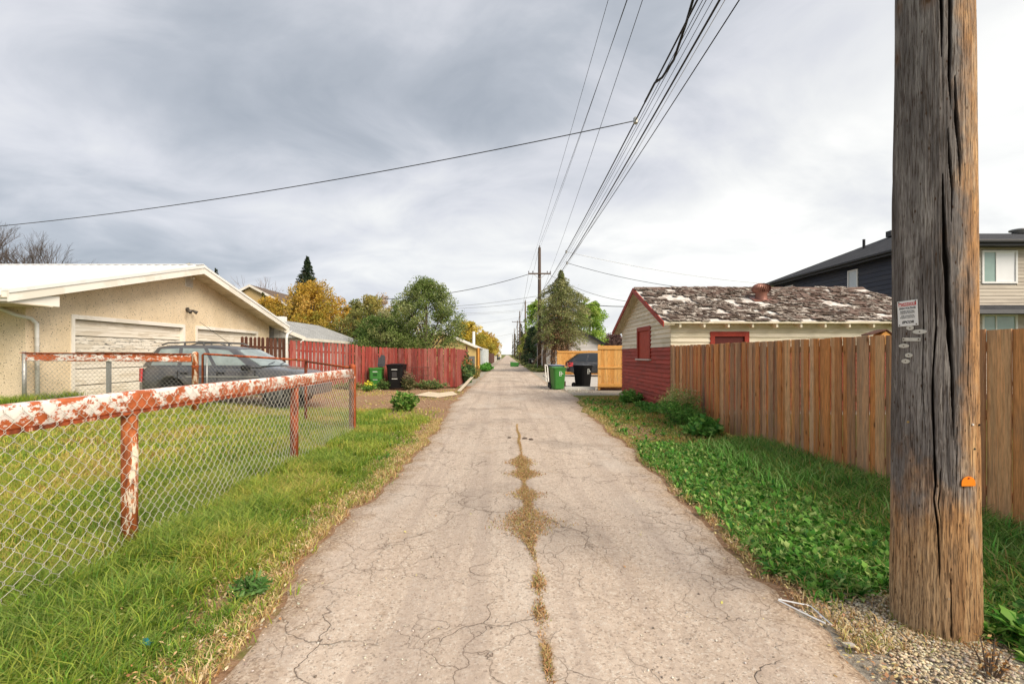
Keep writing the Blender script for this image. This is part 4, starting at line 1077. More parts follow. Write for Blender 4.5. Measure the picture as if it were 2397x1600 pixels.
# ------------------------------------------------------------------ little red and cream garage on the right
M_RED = m_siding('worn_dark_red_board_paint', (.46,.075,.052), (.20,.05,.035), .10, (.35,.35,1), .7, 4, (.60,.42,.36), .385, .5)
M_REDTRIM = flat('dark_red_trim_paint', (.30,.035,.02), .6, 0, .3, .2, 20)
M_REDPANEL = flat('red_window_boarding', (.40,.06,.035), .65, 0, .3, .15, 6)
M_CREAM = m_siding('peeling_cream_board_paint', (.82,.75,.60), (.55,.5,.35), .06, (.3,.3,1), .65, 3, (.22,.18,.12), .36, .3)
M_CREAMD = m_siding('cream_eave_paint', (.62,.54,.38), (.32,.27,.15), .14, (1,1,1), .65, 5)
M_SHINGLE = m_wood('weathered_roof_shingle', [(.14,.10,.078), (.22,.165,.13), (.32,.26,.21), (.11,.075,.058), (.42,.36,.30), (.23,.15,.12)], zax='y', knots=False, dark=.5, fine=40)
def m_under():
    m = Mt('weathered_white_underlay', .8); o = m.obj()
    a = m.noi(o, 5, 6, .65)
    m.col(m.ramp(a, [(.35, (.40,.34,.29)), (.5, (.62,.57,.52)), (.6, (.72,.69,.65))])); m.bump(a, .4, .01); return m.m
M_UNDER = m_under()
M_SHINGLE2 = m_paint_worn('lichened_shingle', (.50,.45,.39), (.17,.125,.10), .42, 9, (1,1,1), .85, (.08,.06,.048))
def red_garage():
    X = 4.40; y0, y1 = 12.98, 18.42; ym = 15.7; xe = 11.4; ze = 2.42; zp = 3.70
    g = thing('garage', 'old small garage, cream boards over dark red, its grey shingle roof missing patches', 'garage', (X, ym, 0))
    topf = lambda u: ze + (zp-ze)*(1-abs(y0+u-ym)/(ym-12.7))
    part('foundation', MB().box(X+.02, xe, y0+.02, y1-.02, -.1, .16), M_PAD, g)
    part('wall_core', MB().prism([(X+.02,y0+.02,.1),(X+.02,y1-.02,.1),(X+.02,y1-.02,ze+.08),(X+.02,ym,zp-.06),(X+.02,y0+.02,ze+.08)], (xe-X-.04,0,0)), M_CREAMD, g)
    wy0, wy1, wz0, wz1 = 14.72, 16.22, 1.47, 2.49
    hole = [(wy0-y0, wy1-y0, wz0, wz1)]
    lap_face(g, (X, y0), (X, y1), .13, 1.82, (-1, 0), .122, M_RED, None, holes=hole, jitter=.004)
    lap_face(g, (X, y0), (X, y1), 1.82, 3.75, (-1, 0), .128, M_CREAM, topf, holes=hole, jitter=.003)
    # the wall towards the camera
    wx0, wx1, wz = 5.44, 6.48, 2.22
    lap_face(g, (X-.016, y0), (xe, y0), .13, 1.82, (0, -1), .122, M_RED)
    lap_face(g, (X-.016, y0), (xe, y0), 1.82, 2.52, (0, -1), .128, M_CREAM, holes=[(wx0-X+.016, wx1-X+.016, 1.0, wz)])
    # gable window, boarded up
    w = part('window', MB().box(X-.055,X,wy0,wy0+.12,wz0,wz1).box(X-.055,X,wy1-.12,wy1,wz0,wz1).box(X-.055,X,wy0+.12,wy1-.12,wz1-.13,wz1), M_REDTRIM, g, label='gable window boarded up in red')
    part('boarding', MB().box(X-.005,X+.01,wy0+.12,wy1-.12,wz0,wz1-.13), M_REDPANEL, w)
    part('sill', MB().box(X-.10,X,wy0-.05,wy1+.05,wz0-.05,wz0), flat('pale_worn_sill', (.55,.47,.42), .8), w)
    w = part('window', MB().box(wx0,wx0+.12,y0-.05,y0,.9,wz).box(wx1-.12,wx1,y0-.05,y0,.9,wz).box(wx0+.12,wx1-.12,y0-.05,y0,wz-.13,wz), M_REDTRIM, g, label='red framed window just above the cedar fence')
    part('boarding', MB().box(wx0+.12,wx1-.12,y0-.003,y0+.01,.9,wz-.13), flat('very_dark_red_boarding', (.10,.015,.012), .6), w)
    # roof
    ex, ey, ez = 4.10, 12.66, ze
    sl = math.atan2(zp-ze, ym-ey); Ls = math.hypot(zp-ze, ym-ey)
    U = Vector((1,0,0)); Vv = Vector((0, math.cos(sl), math.sin(sl))); N = Vector((0, -math.sin(sl), math.cos(sl)))
    E = Vector((ex, ey, ez+.05)); RL = 7.45
    rs = part('roof', MB().prism([E, E+Vv*Ls, E+Vv*Ls-N*.05, E-N*.05], U*RL), M_UNDER, g)
    part('roof', MB().prism([(ex,ym,zp+.05),(ex,2*ym-ey,ez+.05),(ex,2*ym-ey,ez),(ex,ym,zp)], (RL,0,0)), M_SHINGLE, g)
    meshes = []
    for k in range(6):
        rr = random.Random(k); w_ = .13+.022*k; t = .024
        mb = MB(); nx = 3
        vs = []; 
        for j, (v_, zz_) in enumerate(((0, t), (.10, t*.7), (.22, .001))):
            for i in range(nx):
                u_ = -w_/2 + w_*i/(nx-1)
                vs.append((u_, v_ + (rr.uniform(-.014,.014) if j == 0 else 0), zz_ + (rr.uniform(0,.030) if j == 0 else rr.uniform(0,.004))))
        nb = len(vs); vs += [(a, b, max(-.002, c-.012)) for a, b, c in vs]
        fs = [(0,1,4,3),(1,2,5,4),(3,4,7,6),(4,5,8,7)]
        fs += [tuple(q+nb for q in f[::-1]) for f in fs] + [(0,nb,nb+1,1),(1,nb+1,nb+2,2),(0,3,nb+3,nb),(3,6,nb+6,nb+3),(2,nb+2,nb+5,5),(5,nb+5,nb+8,8)]
        me = bpy.data.meshes.new('shingle'); me.from_pydata(vs, [], fs); me.materials.append(M_SHINGLE if k % 2 else M_SHINGLE2); meshes.append(me)
    Rm = Matrix((U, Vv, N)).transposed().to_4x4(); items = []
    row = 0; v_ = -.03
    while v_ < Ls - .06:
        u_ = -.03 + RNG.uniform(0, .12)
        while u_ < RL - .08:
            k = RNG.randrange(6); w_ = .13+.022*k
            q = float(fbm((u_*.55+v_*.35)*2.6+4, v_*2.9, 611, 3)) + .24*RNG.random() - .12
            bare = q > .60 or RNG.random() < .10 or (v_ < .02 and RNG.random() < .12)
            if not bare:
                th_ = RNG.uniform(-.05,.05) + (RNG.choice([-.22,.25]) if RNG.random() < .06 else 0)
                M_ = Matrix.Translation(E + U*(u_+w_/2) + Vv*(v_+RNG.uniform(-.012,.012)) + N*(.004+.010*RNG.random())) @ Rm @ Euler((RNG.uniform(-.02,.12), RNG.uniform(-.06,.06), th_)).to_matrix().to_4x4()
                items.append((meshes[k], M_))
            u_ += w_ + RNG.uniform(.003, .02)
        v_ += .112; row += 1
    items.sort(key=lambda t_: (t_[1].translation - Vector((0,0,EYE))).length)
    inv_ = wmat(rs).inverted()
    for me, M_ in items[:300]:
        o = link('shingle', me, None, rs); o.matrix_local = inv_ @ M_
    mbl = MB()
    for me, M_ in items[300::2]: mbl.add([M_ @ v.co for v in me.vertices], [tuple(p.vertices) for p in me.polygons])
    part('shingle', mbl, M_SHINGLE2, rs, kind='stuff', label='pale lichened shingles farther up the roof')
    mb = MB()
    for me, M_ in items[301::2]: mb.add([M_ @ v.co for v in me.vertices], [tuple(p.vertices) for p in me.polygons])
    for k in range(31):      # ridge shingles
        x = ex + .02 + k*.24
        mb.prism([(x,ym-.13,zp+.015),(x,ym,zp+.085+RNG.uniform(0,.012)),(x,ym+.13,zp+.015),(x,ym,zp+.06)], (.235,0,0))
    part('shingle', mb, M_SHINGLE, rs, kind='stuff', label='farther shingles and the ridge caps')
    # barge boards, gable soffit boards
    for a, b in (((ey-.03, ez), (ym, zp)), ((2*ym-ey+.03, ez), (ym, zp))):
        part('barge_board', MB().prism([(ex-.03,a[0],a[1]+.05),(ex-.03,b[0],b[1]+.06),(ex-.03,b[0],b[1]-.09),(ex-.03,a[0],a[1]-.09)], (.03,0,0)), M_REDTRIM, g)
        for k in range(3):
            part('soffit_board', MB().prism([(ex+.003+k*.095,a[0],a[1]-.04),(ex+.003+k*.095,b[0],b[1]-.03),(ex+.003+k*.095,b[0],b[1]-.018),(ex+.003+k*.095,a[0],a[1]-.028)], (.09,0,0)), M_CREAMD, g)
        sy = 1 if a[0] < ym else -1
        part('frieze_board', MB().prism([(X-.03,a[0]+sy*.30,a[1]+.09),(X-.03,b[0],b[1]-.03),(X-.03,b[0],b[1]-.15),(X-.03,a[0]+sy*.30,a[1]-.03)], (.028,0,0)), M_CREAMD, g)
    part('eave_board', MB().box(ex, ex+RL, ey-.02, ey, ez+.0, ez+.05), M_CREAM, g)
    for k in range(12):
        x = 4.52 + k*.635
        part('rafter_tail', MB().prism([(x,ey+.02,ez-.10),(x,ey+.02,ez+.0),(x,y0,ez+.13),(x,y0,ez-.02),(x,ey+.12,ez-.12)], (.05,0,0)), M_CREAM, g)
    # turbine vent on the roof
    M_BRZ = flat('brown_painted_steel', (.26,.115,.085), .45, .3, .5, .2, 9)
    tv = thing('roof_turbine_vent', 'round finned brown turbine vent standing on the shingle roof', 'roof vent', (7.62, 14.5, 3.21))
    v0 = (14.5-ey)/math.cos(sl); B = E + U*(7.62-ex) + Vv*v0
    part('flashing', MB().prism([B+U*-.30-Vv*.22+N*.02, B+U*.30-Vv*.22+N*.02, B+U*.30+Vv*.2+N*.02, B-U*.30+Vv*.2+N*.02], N*.012), M_BRZ, tv)
    part('neck', MB().lathe([(.20,-.12),(.165,-.02),(.16,.16),(.185,.20),(.185,.215)], (B.x,B.y,B.z+.02), 28), M_BRZ, tv, smooth=True)
    part('hub', MB().lathe([(.10,.215),(.10,.23),(.10,.40),(.11,.46),(.02,.475)], (B.x,B.y,B.z+.02), 24), flat('dark_vent_inside', (.05,.02,.018), .6), tv, smooth=True)
    for k in range(26):
        a0 = 2*math.pi*k/26; vs = []; fs = []
        for j in range(8):
            t = j/7; ang = a0 + .35*t; rr_ = .20 + .075*math.sin(math.pi*min(1, t*1.02))**.8 if t < 1 else .10
            rr_ = .268*math.sqrt(max(0, 1-((t-.42)/.62)**2))
            z = .215 + .275*t
            for da, dr_ in ((0, 0), (.21, -.030)):
                vs.append((B.x + (rr_+dr_)*math.cos(ang+da), B.y + (rr_+dr_)*math.sin(ang+da), B.z + z))
        for j in range(7): fs.append((j*2, j*2+1, j*2+3, j*2+2))
        part('fin', MB().add(vs, fs), M_BRZ, tv, smooth=True)
red_garage()

# ------------------------------------------------------------------ two-storey house beyond the fence on the right
M_NAVY = m_siding('dark_navy_vinyl_siding', (.030,.036,.058), (.05,.05,.06), .05, (.2,.2,1), .5, 2)
M_TAUPE = m_siding('taupe_vinyl_siding', (.52,.46,.385), (.35,.3,.25), .06, (.2,.2,1), .55, 2)
def m_asph(name, c):
    m = Mt(name, .9, 0, .15); o = m.obj()
    b = m.n('ShaderNodeTexBrick', {'Vector': m.mp(o, (1,1,1)), 'Scale': 1.0, 'Color1': c, 'Color2': tuple(x*1.5 for x in c), 'Mortar': tuple(x*.45 for x in c), 'Mortar Size': .012, 'Brick Width': .33, 'Row Height': .14}).outputs[0]
    m.col(m.mix(m.ramp(m.noi(o, 30, 4, .7), [(.35, .5), (.65, 0.0)]), b, tuple(x*.6 for x in c))); m.bump(m.noi(o, 60, 2), .4, .01); return m.m
M_DKROOF = m_asph('charcoal_asphalt_shingle', (.055,.056,.062))
M_BRROOF = m_asph('brown_asphalt_shingle', (.15,.11,.085))
M_GRROOF = m_asph('pale_grey_asphalt_shingle', (.34,.345,.34))
M_BLACKTRIM = flat('black_metal_trim', (.02,.02,.022), .4)
M_PANE_SKY = flat('pane_with_painted_sky', (.50,.56,.60), .15, 0, .7, .1, 2)  # pale sky reflection is put into the pane colour
M_PANE_WHITE = flat('pane_with_white_blind', (.78,.79,.82), .2, 0, .6, .04, 2)
M_PANE_GREEN = flat('greenish_window_pane', (.25,.36,.33), .1, 0, .8, .12, 2)
M_WINFRAME = flat('white_vinyl_frame', (.75,.75,.75), .4, 0, .4, .04)
def navy_house():
    h = thing('house', 'two-storey dark navy and taupe sided house with charcoal hip roof behind the pole', 'house', (20, 22, 0))
    x0, x1, y0, y1, ze = 15.0, 27.0, 17.2, 27.2, 5.42
    part('wall_core', MB().box(x0+.05, x1, y0+.05, y1-.05, -.1, ze), M_NAVY, h)
    wins = [(y0, 20.95, 4.78, .50, .86), (y0, 25.9, 4.85, 1.05, .7)]
    lap_face(h, (x0, y1), (x0, y0), .2, ze, (-1, 0), .19, M_NAVY, holes=[(y1-21.26, y1-20.64, 4.28, 5.26), (y1-26.48, y1-25.32, 4.44, 5.25)], th=.03)
    lap_face(h, (x0, y0), (x1, y0), .2, ze, (0, -1), .125, M_TAUPE, holes=[(1.86, 3.12, 4.12, 5.3), (1.86, 3.12, 1.7, 3.02)], th=.022)
    window(h, (x0, 20.95, 4.78), (-1, 0), .50, .86, M_WINFRAME, M_PANE_SKY, .055, sill=False)
    window(h, (x0, 25.9, 4.85), (-1, 0), 1.05, .68, M_WINFRAME, M_PANE_SKY, .055, mull=.1, sill=False)
    window(h, (x0+2.49, y0, 4.71), (0, -1), 1.12, 1.04, M_WINFRAME, [M_PANE_WHITE, M_PANE_GREEN], .07, mull=.12, sill=False)
    window(h, (x0+2.49, y0, 2.37), (0, -1), 1.12, 1.2, M_WINFRAME, M_PANE_GREEN, .07, mull=.12, sill=False)
    e = .45
    # hip roof
    rx0, rx1, ry, rz = 17.9, 24.0, 22.2, 7.15
    A = (x0-e, y0-e, ze+.16); B = (x1+e, y0-e, ze+.16); C_ = (x1+e, y1+e, ze+.16); D = (x0-e, y1+e, ze+.16); R0 = (rx0, ry, rz); R1 = (rx1, ry, rz)
    part('roof', MB().add([A, B, C_, D, R0, R1], [(0,1,5,4), (1,2,5), (2,3,4,5), (3,0,4), (0,3,2,1)]), M_DKROOF, h)
    part('fascia', MB().box(x0-e, x0-e+.03, y0-e, y1+e, ze-.04, ze+.155).box(x0-e, x1+e, y0-e, y0-e+.03, ze-.04, ze+.155), M_BLACKTRIM, h)
    part('soffit', MB().box(x0-e+.03, x0, y0-e+.03, y1+e, ze-.02, ze+.0).box(x0, x1+e, y0-e+.03, y0, ze-.02, ze+.0), M_BLACKTRIM, h)
    part('gutter', MB().box(x0-e-.11, x0-e, y0-e-.1, y1+e, ze+.05, ze+.15).box(x0-e, x1+e, y0-e-.11, y0-e, ze+.05, ze+.15), M_BLACKTRIM, h, bevel=.02)
    part('plumbing_vent', MB().tube([(16.6, 22.5, 6.3), (16.6, 22.5, 6.95)], .06, 10), M_BLACKTRIM, h)
    part('roof_vent', MB().box(17.3, 17.7, 21.8, 22.1, 6.95, 7.2), M_BLACKTRIM, h)
    part('roof_vent', MB().lathe([(.25,0),(.25,.1),(.36,.14),(.36,.2),(.05,.25)], (23.2, 21.9, 7.05), 16), M_METAL, h, smooth=True)
    # little roof band between the storeys
    part('porch_roof', MB().prism([(x0+.6,y0-.025,3.36),(x0+.6,y0-.7,3.10),(x0+.6,y0-.7,3.02),(x0+.6,y0-.025,3.02)], (11,0,0)), M_DKROOF, h)
    part('porch_fascia', MB().box(x0+.6, x0+11.6, y0-.74, y0-.705, 3.0, 3.14), flat('dark_grey_trim', (.12,.12,.13), .5), h)
navy_house()

# ------------------------------------------------------------------ more background buildings
M_WHITESIDE = m_siding('pale_lilac_white_siding', (.62,.60,.61), (.45,.43,.42), .06, (.2,.2,1), .5, 2)
def simple_gable(name, label, x0, x1, y0, y1, zb, ze, zp, wall, roofm, ridge='y', cat='garage', over=.35, trim=None, core_sid=None, sidh=.2, th=.14):
    """gable building; ridge='y': gables face the camera, ridge='x': eaves face the camera"""
    g = thing(name, label, cat, ((x0+x1)/2, (y0+y1)/2, zb))
    xm, ym = (x0+x1)/2, (y0+y1)/2
    if ridge == 'y':
        part('wall', MB().prism([(x0,y0,zb),(x1,y0,zb),(x1,y0,ze),(xm,y0,zp),(x0,y0,ze)], (0,y1-y0,0)), wall, g)
        k = (zp-ze)/(xm-x0)
        for s, xa in ((-1, x0-over), (1, x1+over)):
            zA = ze-k*over+.04
            part('roof', MB().prism([(xa,y0-over,zA),(xm,y0-over,zp+.04),(xm,y0-over,zp+.04+th),(xa,y0-over,zA+th)], (0,y1-y0+2*over,0)), roofm, g)
            part('barge_board', MB().prism([(xa,y0-over-.03,zA-.10),(xm,y0-over-.03,zp-.06),(xm,y0-over-.03,zp+.05+th),(xa,y0-over-.03,zA+th+.01)], (0,.028,0)), trim or M_WHITETRIM, g)
    else:
        part('wall', MB().prism([(x0,y0,zb),(x0,y1,zb),(x0,y1,ze),(x0,ym,zp),(x0,y0,ze)], (x1-x0,0,0)), wall, g)
        k = (zp-ze)/(ym-y0)
        for ya in (y0-over, y1+over):
            zA = ze-k*over+.04
            part('roof', MB().prism([(x0-over,ya,zA),(x0-over,ym,zp+.04),(x0-over,ym,zp+.04+th),(x0-over,ya,zA+th)], (x1-x0+2*over,0,0)), roofm, g)
        part('fascia', MB().box(x0-over, x1+over, y0-over-.03, y0-over-.002, ze-k*over-.06, ze-k*over+.17), trim or M_WHITETRIM, g)
    return g
wg = simple_gable('garage', 'pale white sided garage with dark roof edge behind the new cedar fence', 3.6, 9.3, 48, 58, 0, 2.75, 4.25, M_WHITESIDE, M_DKROOF, 'y', trim=M_BLACKTRIM)
tf = lambda u: 2.75 + (4.25-2.75)*(1-abs(3.6+u-6.45)/2.85)
lap_face(wg, (3.6, 48), (9.3, 48), .2, 4.25, (0, -1), .2, M_WHITESIDE, tf, th=.02)
# low grey-roofed garage behind the red fence
gg = thing('garage', 'low white sided garage with pale grey shingle roof behind the red fence', 'garage', (-13, 31, .3))
part('wall', MB().box(-16, -10.9, 25.6, 37.2, .2, 2.45), M_WHITESIDE, gg)
lap_face(gg, (-16, 25.6), (-10.9, 25.6), .4, 2.45, (0, -1), .2, M_WHITESIDE, th=.02)
Rg = [(-10.55,25.2,2.47), (-10.9,37.6,2.47), (-16.4,37.6,2.47), (-16.4,25.2,2.47), (-13.4,25.2,3.62), (-13.4,34.4,3.66)]
part('roof', MB().add(Rg, [(0,1,5,4), (1,2,5), (2,3,4,5), (0,4,3), (0,3,2,1)]), M_GRROOF, gg)
part('barge_board', MB().prism([(-10.5,25.14,2.34),(-13.4,25.14,3.48),(-13.4,25.14,3.66),(-10.5,25.14,2.52)], (0,.05,0)), M_WHITETRIM, gg)
part('fascia', MB().prism([(-10.52,25.2,2.32),(-10.87,37.6,2.32),(-10.87,37.6,2.47),(-10.52,25.2,2.47)], (.03,0,0)), M_WHITETRIM, gg)
part('downspout', MB().tube([(-10.55,25.1,2.35),(-10.75,24.9,2.15),(-10.75,24.9,.5)], .05, 8), M_WHITE, gg)
part('roof_vent', MB().box(-13.7,-13.2,28.6,29.0,3.55,3.85), M_METALROOF, gg)
yh = simple_gable('house', 'yellow two-storey house with brown roof seen over the cream garage', -30, -22.9, 50, 60, .3, 6.75, 8.6, flat('yellow_beige_stucco', (.55,.40,.20), .9), M_BRROOF, 'y', 'house')
window(yh, (-24.6, 49.97, 5.4), (0, -1), 1.1, 1.1, M_WINFRAME, M_GLASS, .08, mull=0)
# yellow garage and pale-blue metal fence farther down the lane on the left
M_YELLOW = flat('pale_yellow_paint', (.62,.46,.20), .8, 0, .2, .08, 3)
ye = simple_gable('garage', 'pale yellow garage with white roof edge beyond the red fence', -9.6, -2.85, 45, 53, 0, 2.25, 3.7, M_YELLOW, M_METALROOF, 'y', over=.25, trim=M_WHITETRIM, th=.08)
part('chimney_pipe', MB().tube([(-3.2,46.5,2.3),(-3.2,46.5,3.8)], .13, 10), M_METALROOF, ye)
part('door', MB().box(-3.9,-3.0,44.93,44.998,0,1.45), flat('grey_door', (.16,.16,.16), .6), ye)
part('post', MB().tube([(-2.42,40,0),(-2.42,40,2.15)], .14, 4), m_wood('orange_stained_post', [(.60,.28,.06)], knots=False), thing('wooden_post', 'square orange stained wooden post by the lane before the yellow garage', 'post', (-2.42, 40, 0)))
bf2 = thing('metal_fence', 'pale blue grey corrugated metal fence along the left side of the lane', 'fence', (-2.75, 58, 0))
M_BLUEM = flat('pale_blue_grey_metal', (.40,.50,.54), .5, .2, .4, .08, 4)
for k in range(9):
    y_ = 49.5 + k*2.2; mb = MB()
    for q in range(11): mb.box(-2.78 + (.03 if q % 2 else 0), -2.74 + (.03 if q % 2 else 0), y_+q*.2, y_+q*.2+.198, .05, 2.2)
    part('panel', mb, M_BLUEM, bf2)
for k in range(10): part('post', MB().box(-2.74, -2.66, 49.46+k*2.2, 49.54+k*2.2, 0, 2.32), M_WHITE, bf2)

# ------------------------------------------------------------------ plank fences: red on the left, new cedar on the right
M_REDF = m_wood('red_stained_boards', [(.32,.052,.038), (.25,.042,.034), (.38,.078,.055), (.20,.045,.038), (.31,.07,.055), (.40,.15,.12)], dark=.5, fine=40, knots=False, grey=(.32,.17,.14))
M_BROWNF = m_wood('dark_brown_stained_boards', [(.11,.045,.03), (.15,.065,.04)], dark=.5, knots=False)
def plank_line(parent, pts, w, gap, h, mat, top='dog', zoff=.04, t=.018, hvar=.015, name='board', lean=.012, gfun=gzf, hf=None):
    L = 0; me = plank_mesh(w, 1.0, t, name, 'flat'); me2 = plank_mesh(w, h, t, name, top); me2.materials.append(mat); bpy.data.meshes.remove(me)
    for (a, b) in zip(pts[:-1], pts[1:]):
        a = Vector((*a,0)); b = Vector((*b,0)); d = b-a; n = int(d.length/(w+gap)); rz = math.atan2(d.y, d.x) - math.pi/2
        for i in range(n):
            p = a + d*((i+.5)/n)
            o = link(name, me2, None, parent)
            o.matrix_local = wmat(parent).inverted() @ Matrix.Translation((p.x, p.y, gfun(p.x, p.y)+zoff+RNG.uniform(-hvar,hvar))) @ Euler((0, 0, rz+RNG.uniform(-.02,.02))).to_matrix().to_4x4() @ Euler((RNG.uniform(-lean,lean), 0, 0)).to_matrix().to_4x4() @ Matrix.Diagonal((1,1,(hf(p.x,p.y) if hf else 1),1))
def rails(parent, pts, zs, mat, off=.05, sz=(.04,.09), gfun=gzf):
    for (a, b) in zip(pts[:-1], pts[1:]):
        d = (Vector(b)-Vector(a)).normalized(); n = Vector((-d.y, d.x))*off
        for z in zs:
            part('rail', MB().beam((a[0]+n.x,a[1]+n.y,z+gfun(*a)), (b[0]+n.x,b[1]+n.y,z+gfun(*b)), sz[0], sz[1]), mat, parent)
rfn = thing('plank_fence', 'weathered red wooden plank fence with rounded tops behind the wheeled bins on the left', 'fence', (-5, 22, 0))
hfn = lambda x, y: 1.0
plank_line(rfn, [(-8.85,19.6), (-6.75,21.9)], .128, .032, 1.86, M_REDF, zoff=.10)
plank_line(rfn, [(-6.75,21.9), (-5.6,22.75), (-2.42,23.1)], (.145), .0015, 1.86, M_REDF, zoff=.05)
plank_line(rfn, [(-2.42,23.14), (-2.45,30.2)], .145, .0015, 1.84, M_REDF, top='dog', zoff=.03)
rails(rfn, [(-8.85,19.6), (-6.75,21.9), (-5.6,22.75), (-2.45,23.1)], (.45, 1.55), M_REDF, .04)
for (x, y) in ((-8.85,19.68),(-6.78,22.0),(-5.6,22.85),(-4.0,23.05),(-2.50,23.2),(-2.53,26.7),(-2.53,30.2)):
    part('post', MB().box(x-.045,x+.045,y-.0,y+.09,0,1.8+gzf(x,y)+(.32 if y > 30 else 0)), M_BROWNF if y > 30 else M_REDF, rfn)
bfn = thing('plank_fence', 'short run of dark brown gapped boards between the garage and white downspout', 'fence', (-9.6, 19.7, .2))
plank_line(bfn, [(-10.9,19.75), (-8.98,19.65)], .128, .035, 1.88, M_BROWNF, zoff=.12)
rails(bfn, [(-10.9,19.75), (-8.98,19.65)], (.45, 1.6), M_BROWNF, .04)
wdp = thing('downspout', 'white square downspout standing between the brown and red boards', 'downspout', (-8.92, 19.6, .2))
part('pipe', MB().tube([(-8.92,19.56,.2),(-8.92,19.56,2.28),(-8.98,19.75,2.42),(-9.5,21.3,2.62)], .05, 6), M_WHITE, wdp)
# far brown fence, grey block wall
ffn = thing('plank_fence', 'dark brown board fence farther down the left side of the lane', 'fence', (-2.6, 85, 0))
plank_line(ffn, [(-2.65,70), (-2.6,98)], .28, .02, 1.75, M_BROWNF, zoff=.03, gfun=lambda x, y: 0)
part('wall', MB().box(-3.0,-2.5,100,118,0,1.2), M_PAD, thing('block_wall', 'low grey concrete wall beyond the brown fence on the left', 'wall', (-2.7, 109, 0)))
# new cedar panel
def new_panel(name, label, x0, x1, y, z0, z1, nb, postx=(), cat='fence', railz=(.06,.5,.95)):
    g = thing(name, label, cat, ((x0+x1)/2, y, z0)); w = (x1-x0)/nb
    me = plank_mesh(w-.004, z1-z0, .018, 'board', 'flat'); me.materials.append(M_CEDAR_NEW)
    for i in range(nb):
        o = link('board', me, None, g); o.matrix_local = wmat(g).inverted() @ Matrix.Translation((x0+(i+.5)*w, y+RNG.uniform(-.002,.002), z0)) @ Euler((0,0,math.pi/2)).to_matrix().to_4x4()
    H = z1-z0
    for f in railz:
        part('rail', MB().box(x0-.01,x1+.01,y-.05,y-.011,z0+H*f-.07,z0+H*f+.07 if f > .9 or f < .1 else z0+H*f+.0), M_CEDAR_NEWX, g, bevel=.004)
    for px in postx: part('post', MB().box(px-.045,px+.045,y+.012,y+.1,max(0,z0-.1),z1+.04), M_CEDAR_NEW, g)
    return g
new_panel('cedar_gate', 'new golden cedar gate panel with three cross rails beside the red garage', 4.03, 5.20, 21.5, .13, 2.0, 8, (4.1,), 'gate')
new_panel('cedar_fence', 'new golden cedar fence behind the black wagon on the concrete pad', 3.95, 10.4, 37.8, .05, 1.88, 42, (3.95, 6.4, 8.85), 'fence', (.95,.1))
part('board', MB().box(4.05,5.35,21.62,21.66,.0,.14), M_BROWNF, thing('timber_edging', 'dark brown timber edging board under the golden cedar gate', 'board', (4.7, 21.64, 0)))
part('beam', MB().box(2.62,4.0,21.95,22.1,.0,.14), M_WHITE, thing('white_beam', 'long white painted beam lying in front of the black wheeled bin', 'beam', (3.3, 22.0, 0)))
part('stake', MB().box(2.68,2.74,22.6,22.66,.0,.36), M_BROWNF, thing('wooden_stake', 'short wooden stake between the green and black bins', 'stake', (2.7, 22.6, 0)))
sh = thing('sawhorse', 'white wooden trestle leaning behind the green and black bins', 'trestle', (3.2, 30, 0))
part('top_bar', MB().beam((2.25,29,.98),(3.2,29.4,.80),.07,.07), M_WHITE, sh)
for x_ in (2.28, 2.42, 3.15): part('leg', MB().beam((x_,29.05,.95 if x_ < 3 else .8),(x_+.05,28.9,.0),.05,.05), M_WHITE, sh)
# birdhouse above the fence
bh = thing('birdhouse', 'tiny wooden birdhouse with a gabled roof just above the cedar fence', 'birdhouse', (6.6, 8.6, 1.9))
bx0, by0 = 6.62, 8.55
part('box', MB().prism([(bx0,by0,1.72),(bx0+.16,by0,1.72),(bx0+.16,by0,1.96),(bx0+.08,by0,2.02),(bx0,by0,1.96)], (0,.2,0)), M_CEDAR_NEW, bh)
part('roof', MB().prism([(bx0-.2,by0-.02,1.95),(bx0+.08,by0-.02,2.035),(bx0+.08,by0-.02,2.055),(bx0-.2,by0-.02,1.97)], (0,.24,0)), M_BROWNF, bh)
part('roof', MB().prism([(bx0+.2,by0-.02,1.95),(bx0+.08,by0-.02,2.035),(bx0+.08,by0-.02,2.055),(bx0+.2,by0-.02,1.97)], (0,.24,0)), M_BROWNF, bh)
part('pole', MB().tube([(bx0+.08,by0+.1,0),(bx0+.08,by0+.1,1.74)], .03, 8), M_BROWNF, bh)
# trellis on the red fence
tr = thing('trellis', 'low brown wire trellis standing against the red fence', 'trellis', (-4.1, 22.8, 0))
M_TREL = flat('rust_brown_rods', (.13,.05,.04), .8)
for z in (.25,.62,1.0): part('rod', MB().tube([(-5.02,22.62,z),(-3.65,22.78,z)], .018, 6), M_TREL, tr)
for k in range(6): part('rod', MB().tube([(-4.95+k*.25,22.62+k*.03,0),(-4.95+k*.25,22.62+k*.03,1.02)], .014, 6), M_TREL, tr)
# boards on the ground at the left
part('sheet', MB().prism([(-3.55,18.6,.03),(-2.55,17.7,.03),(-1.95,19.0,.03),(-2.3,20.4,.04),(-2.75,19.7,.03),(-3.3,20.3,.03)], (0,0,.015)), flat('bleached_plywood', (.66,.55,.40), .85, 0, .2, .12, 5), thing('plywood_sheet', 'broken pale plywood sheet lying on the dirt before the red fence', 'plywood', (-2.8, 19.2, 0)))
part('plank', MB().beam((-2.05,20.6,.05),(-1.85,25.5,.40),.14,.035), flat('pale_weathered_plank', (.58,.50,.38), .85), thing('loose_plank', 'pale loose plank leaning at the corner of the red fence by the lane', 'plank', (-2, 22, 0)))
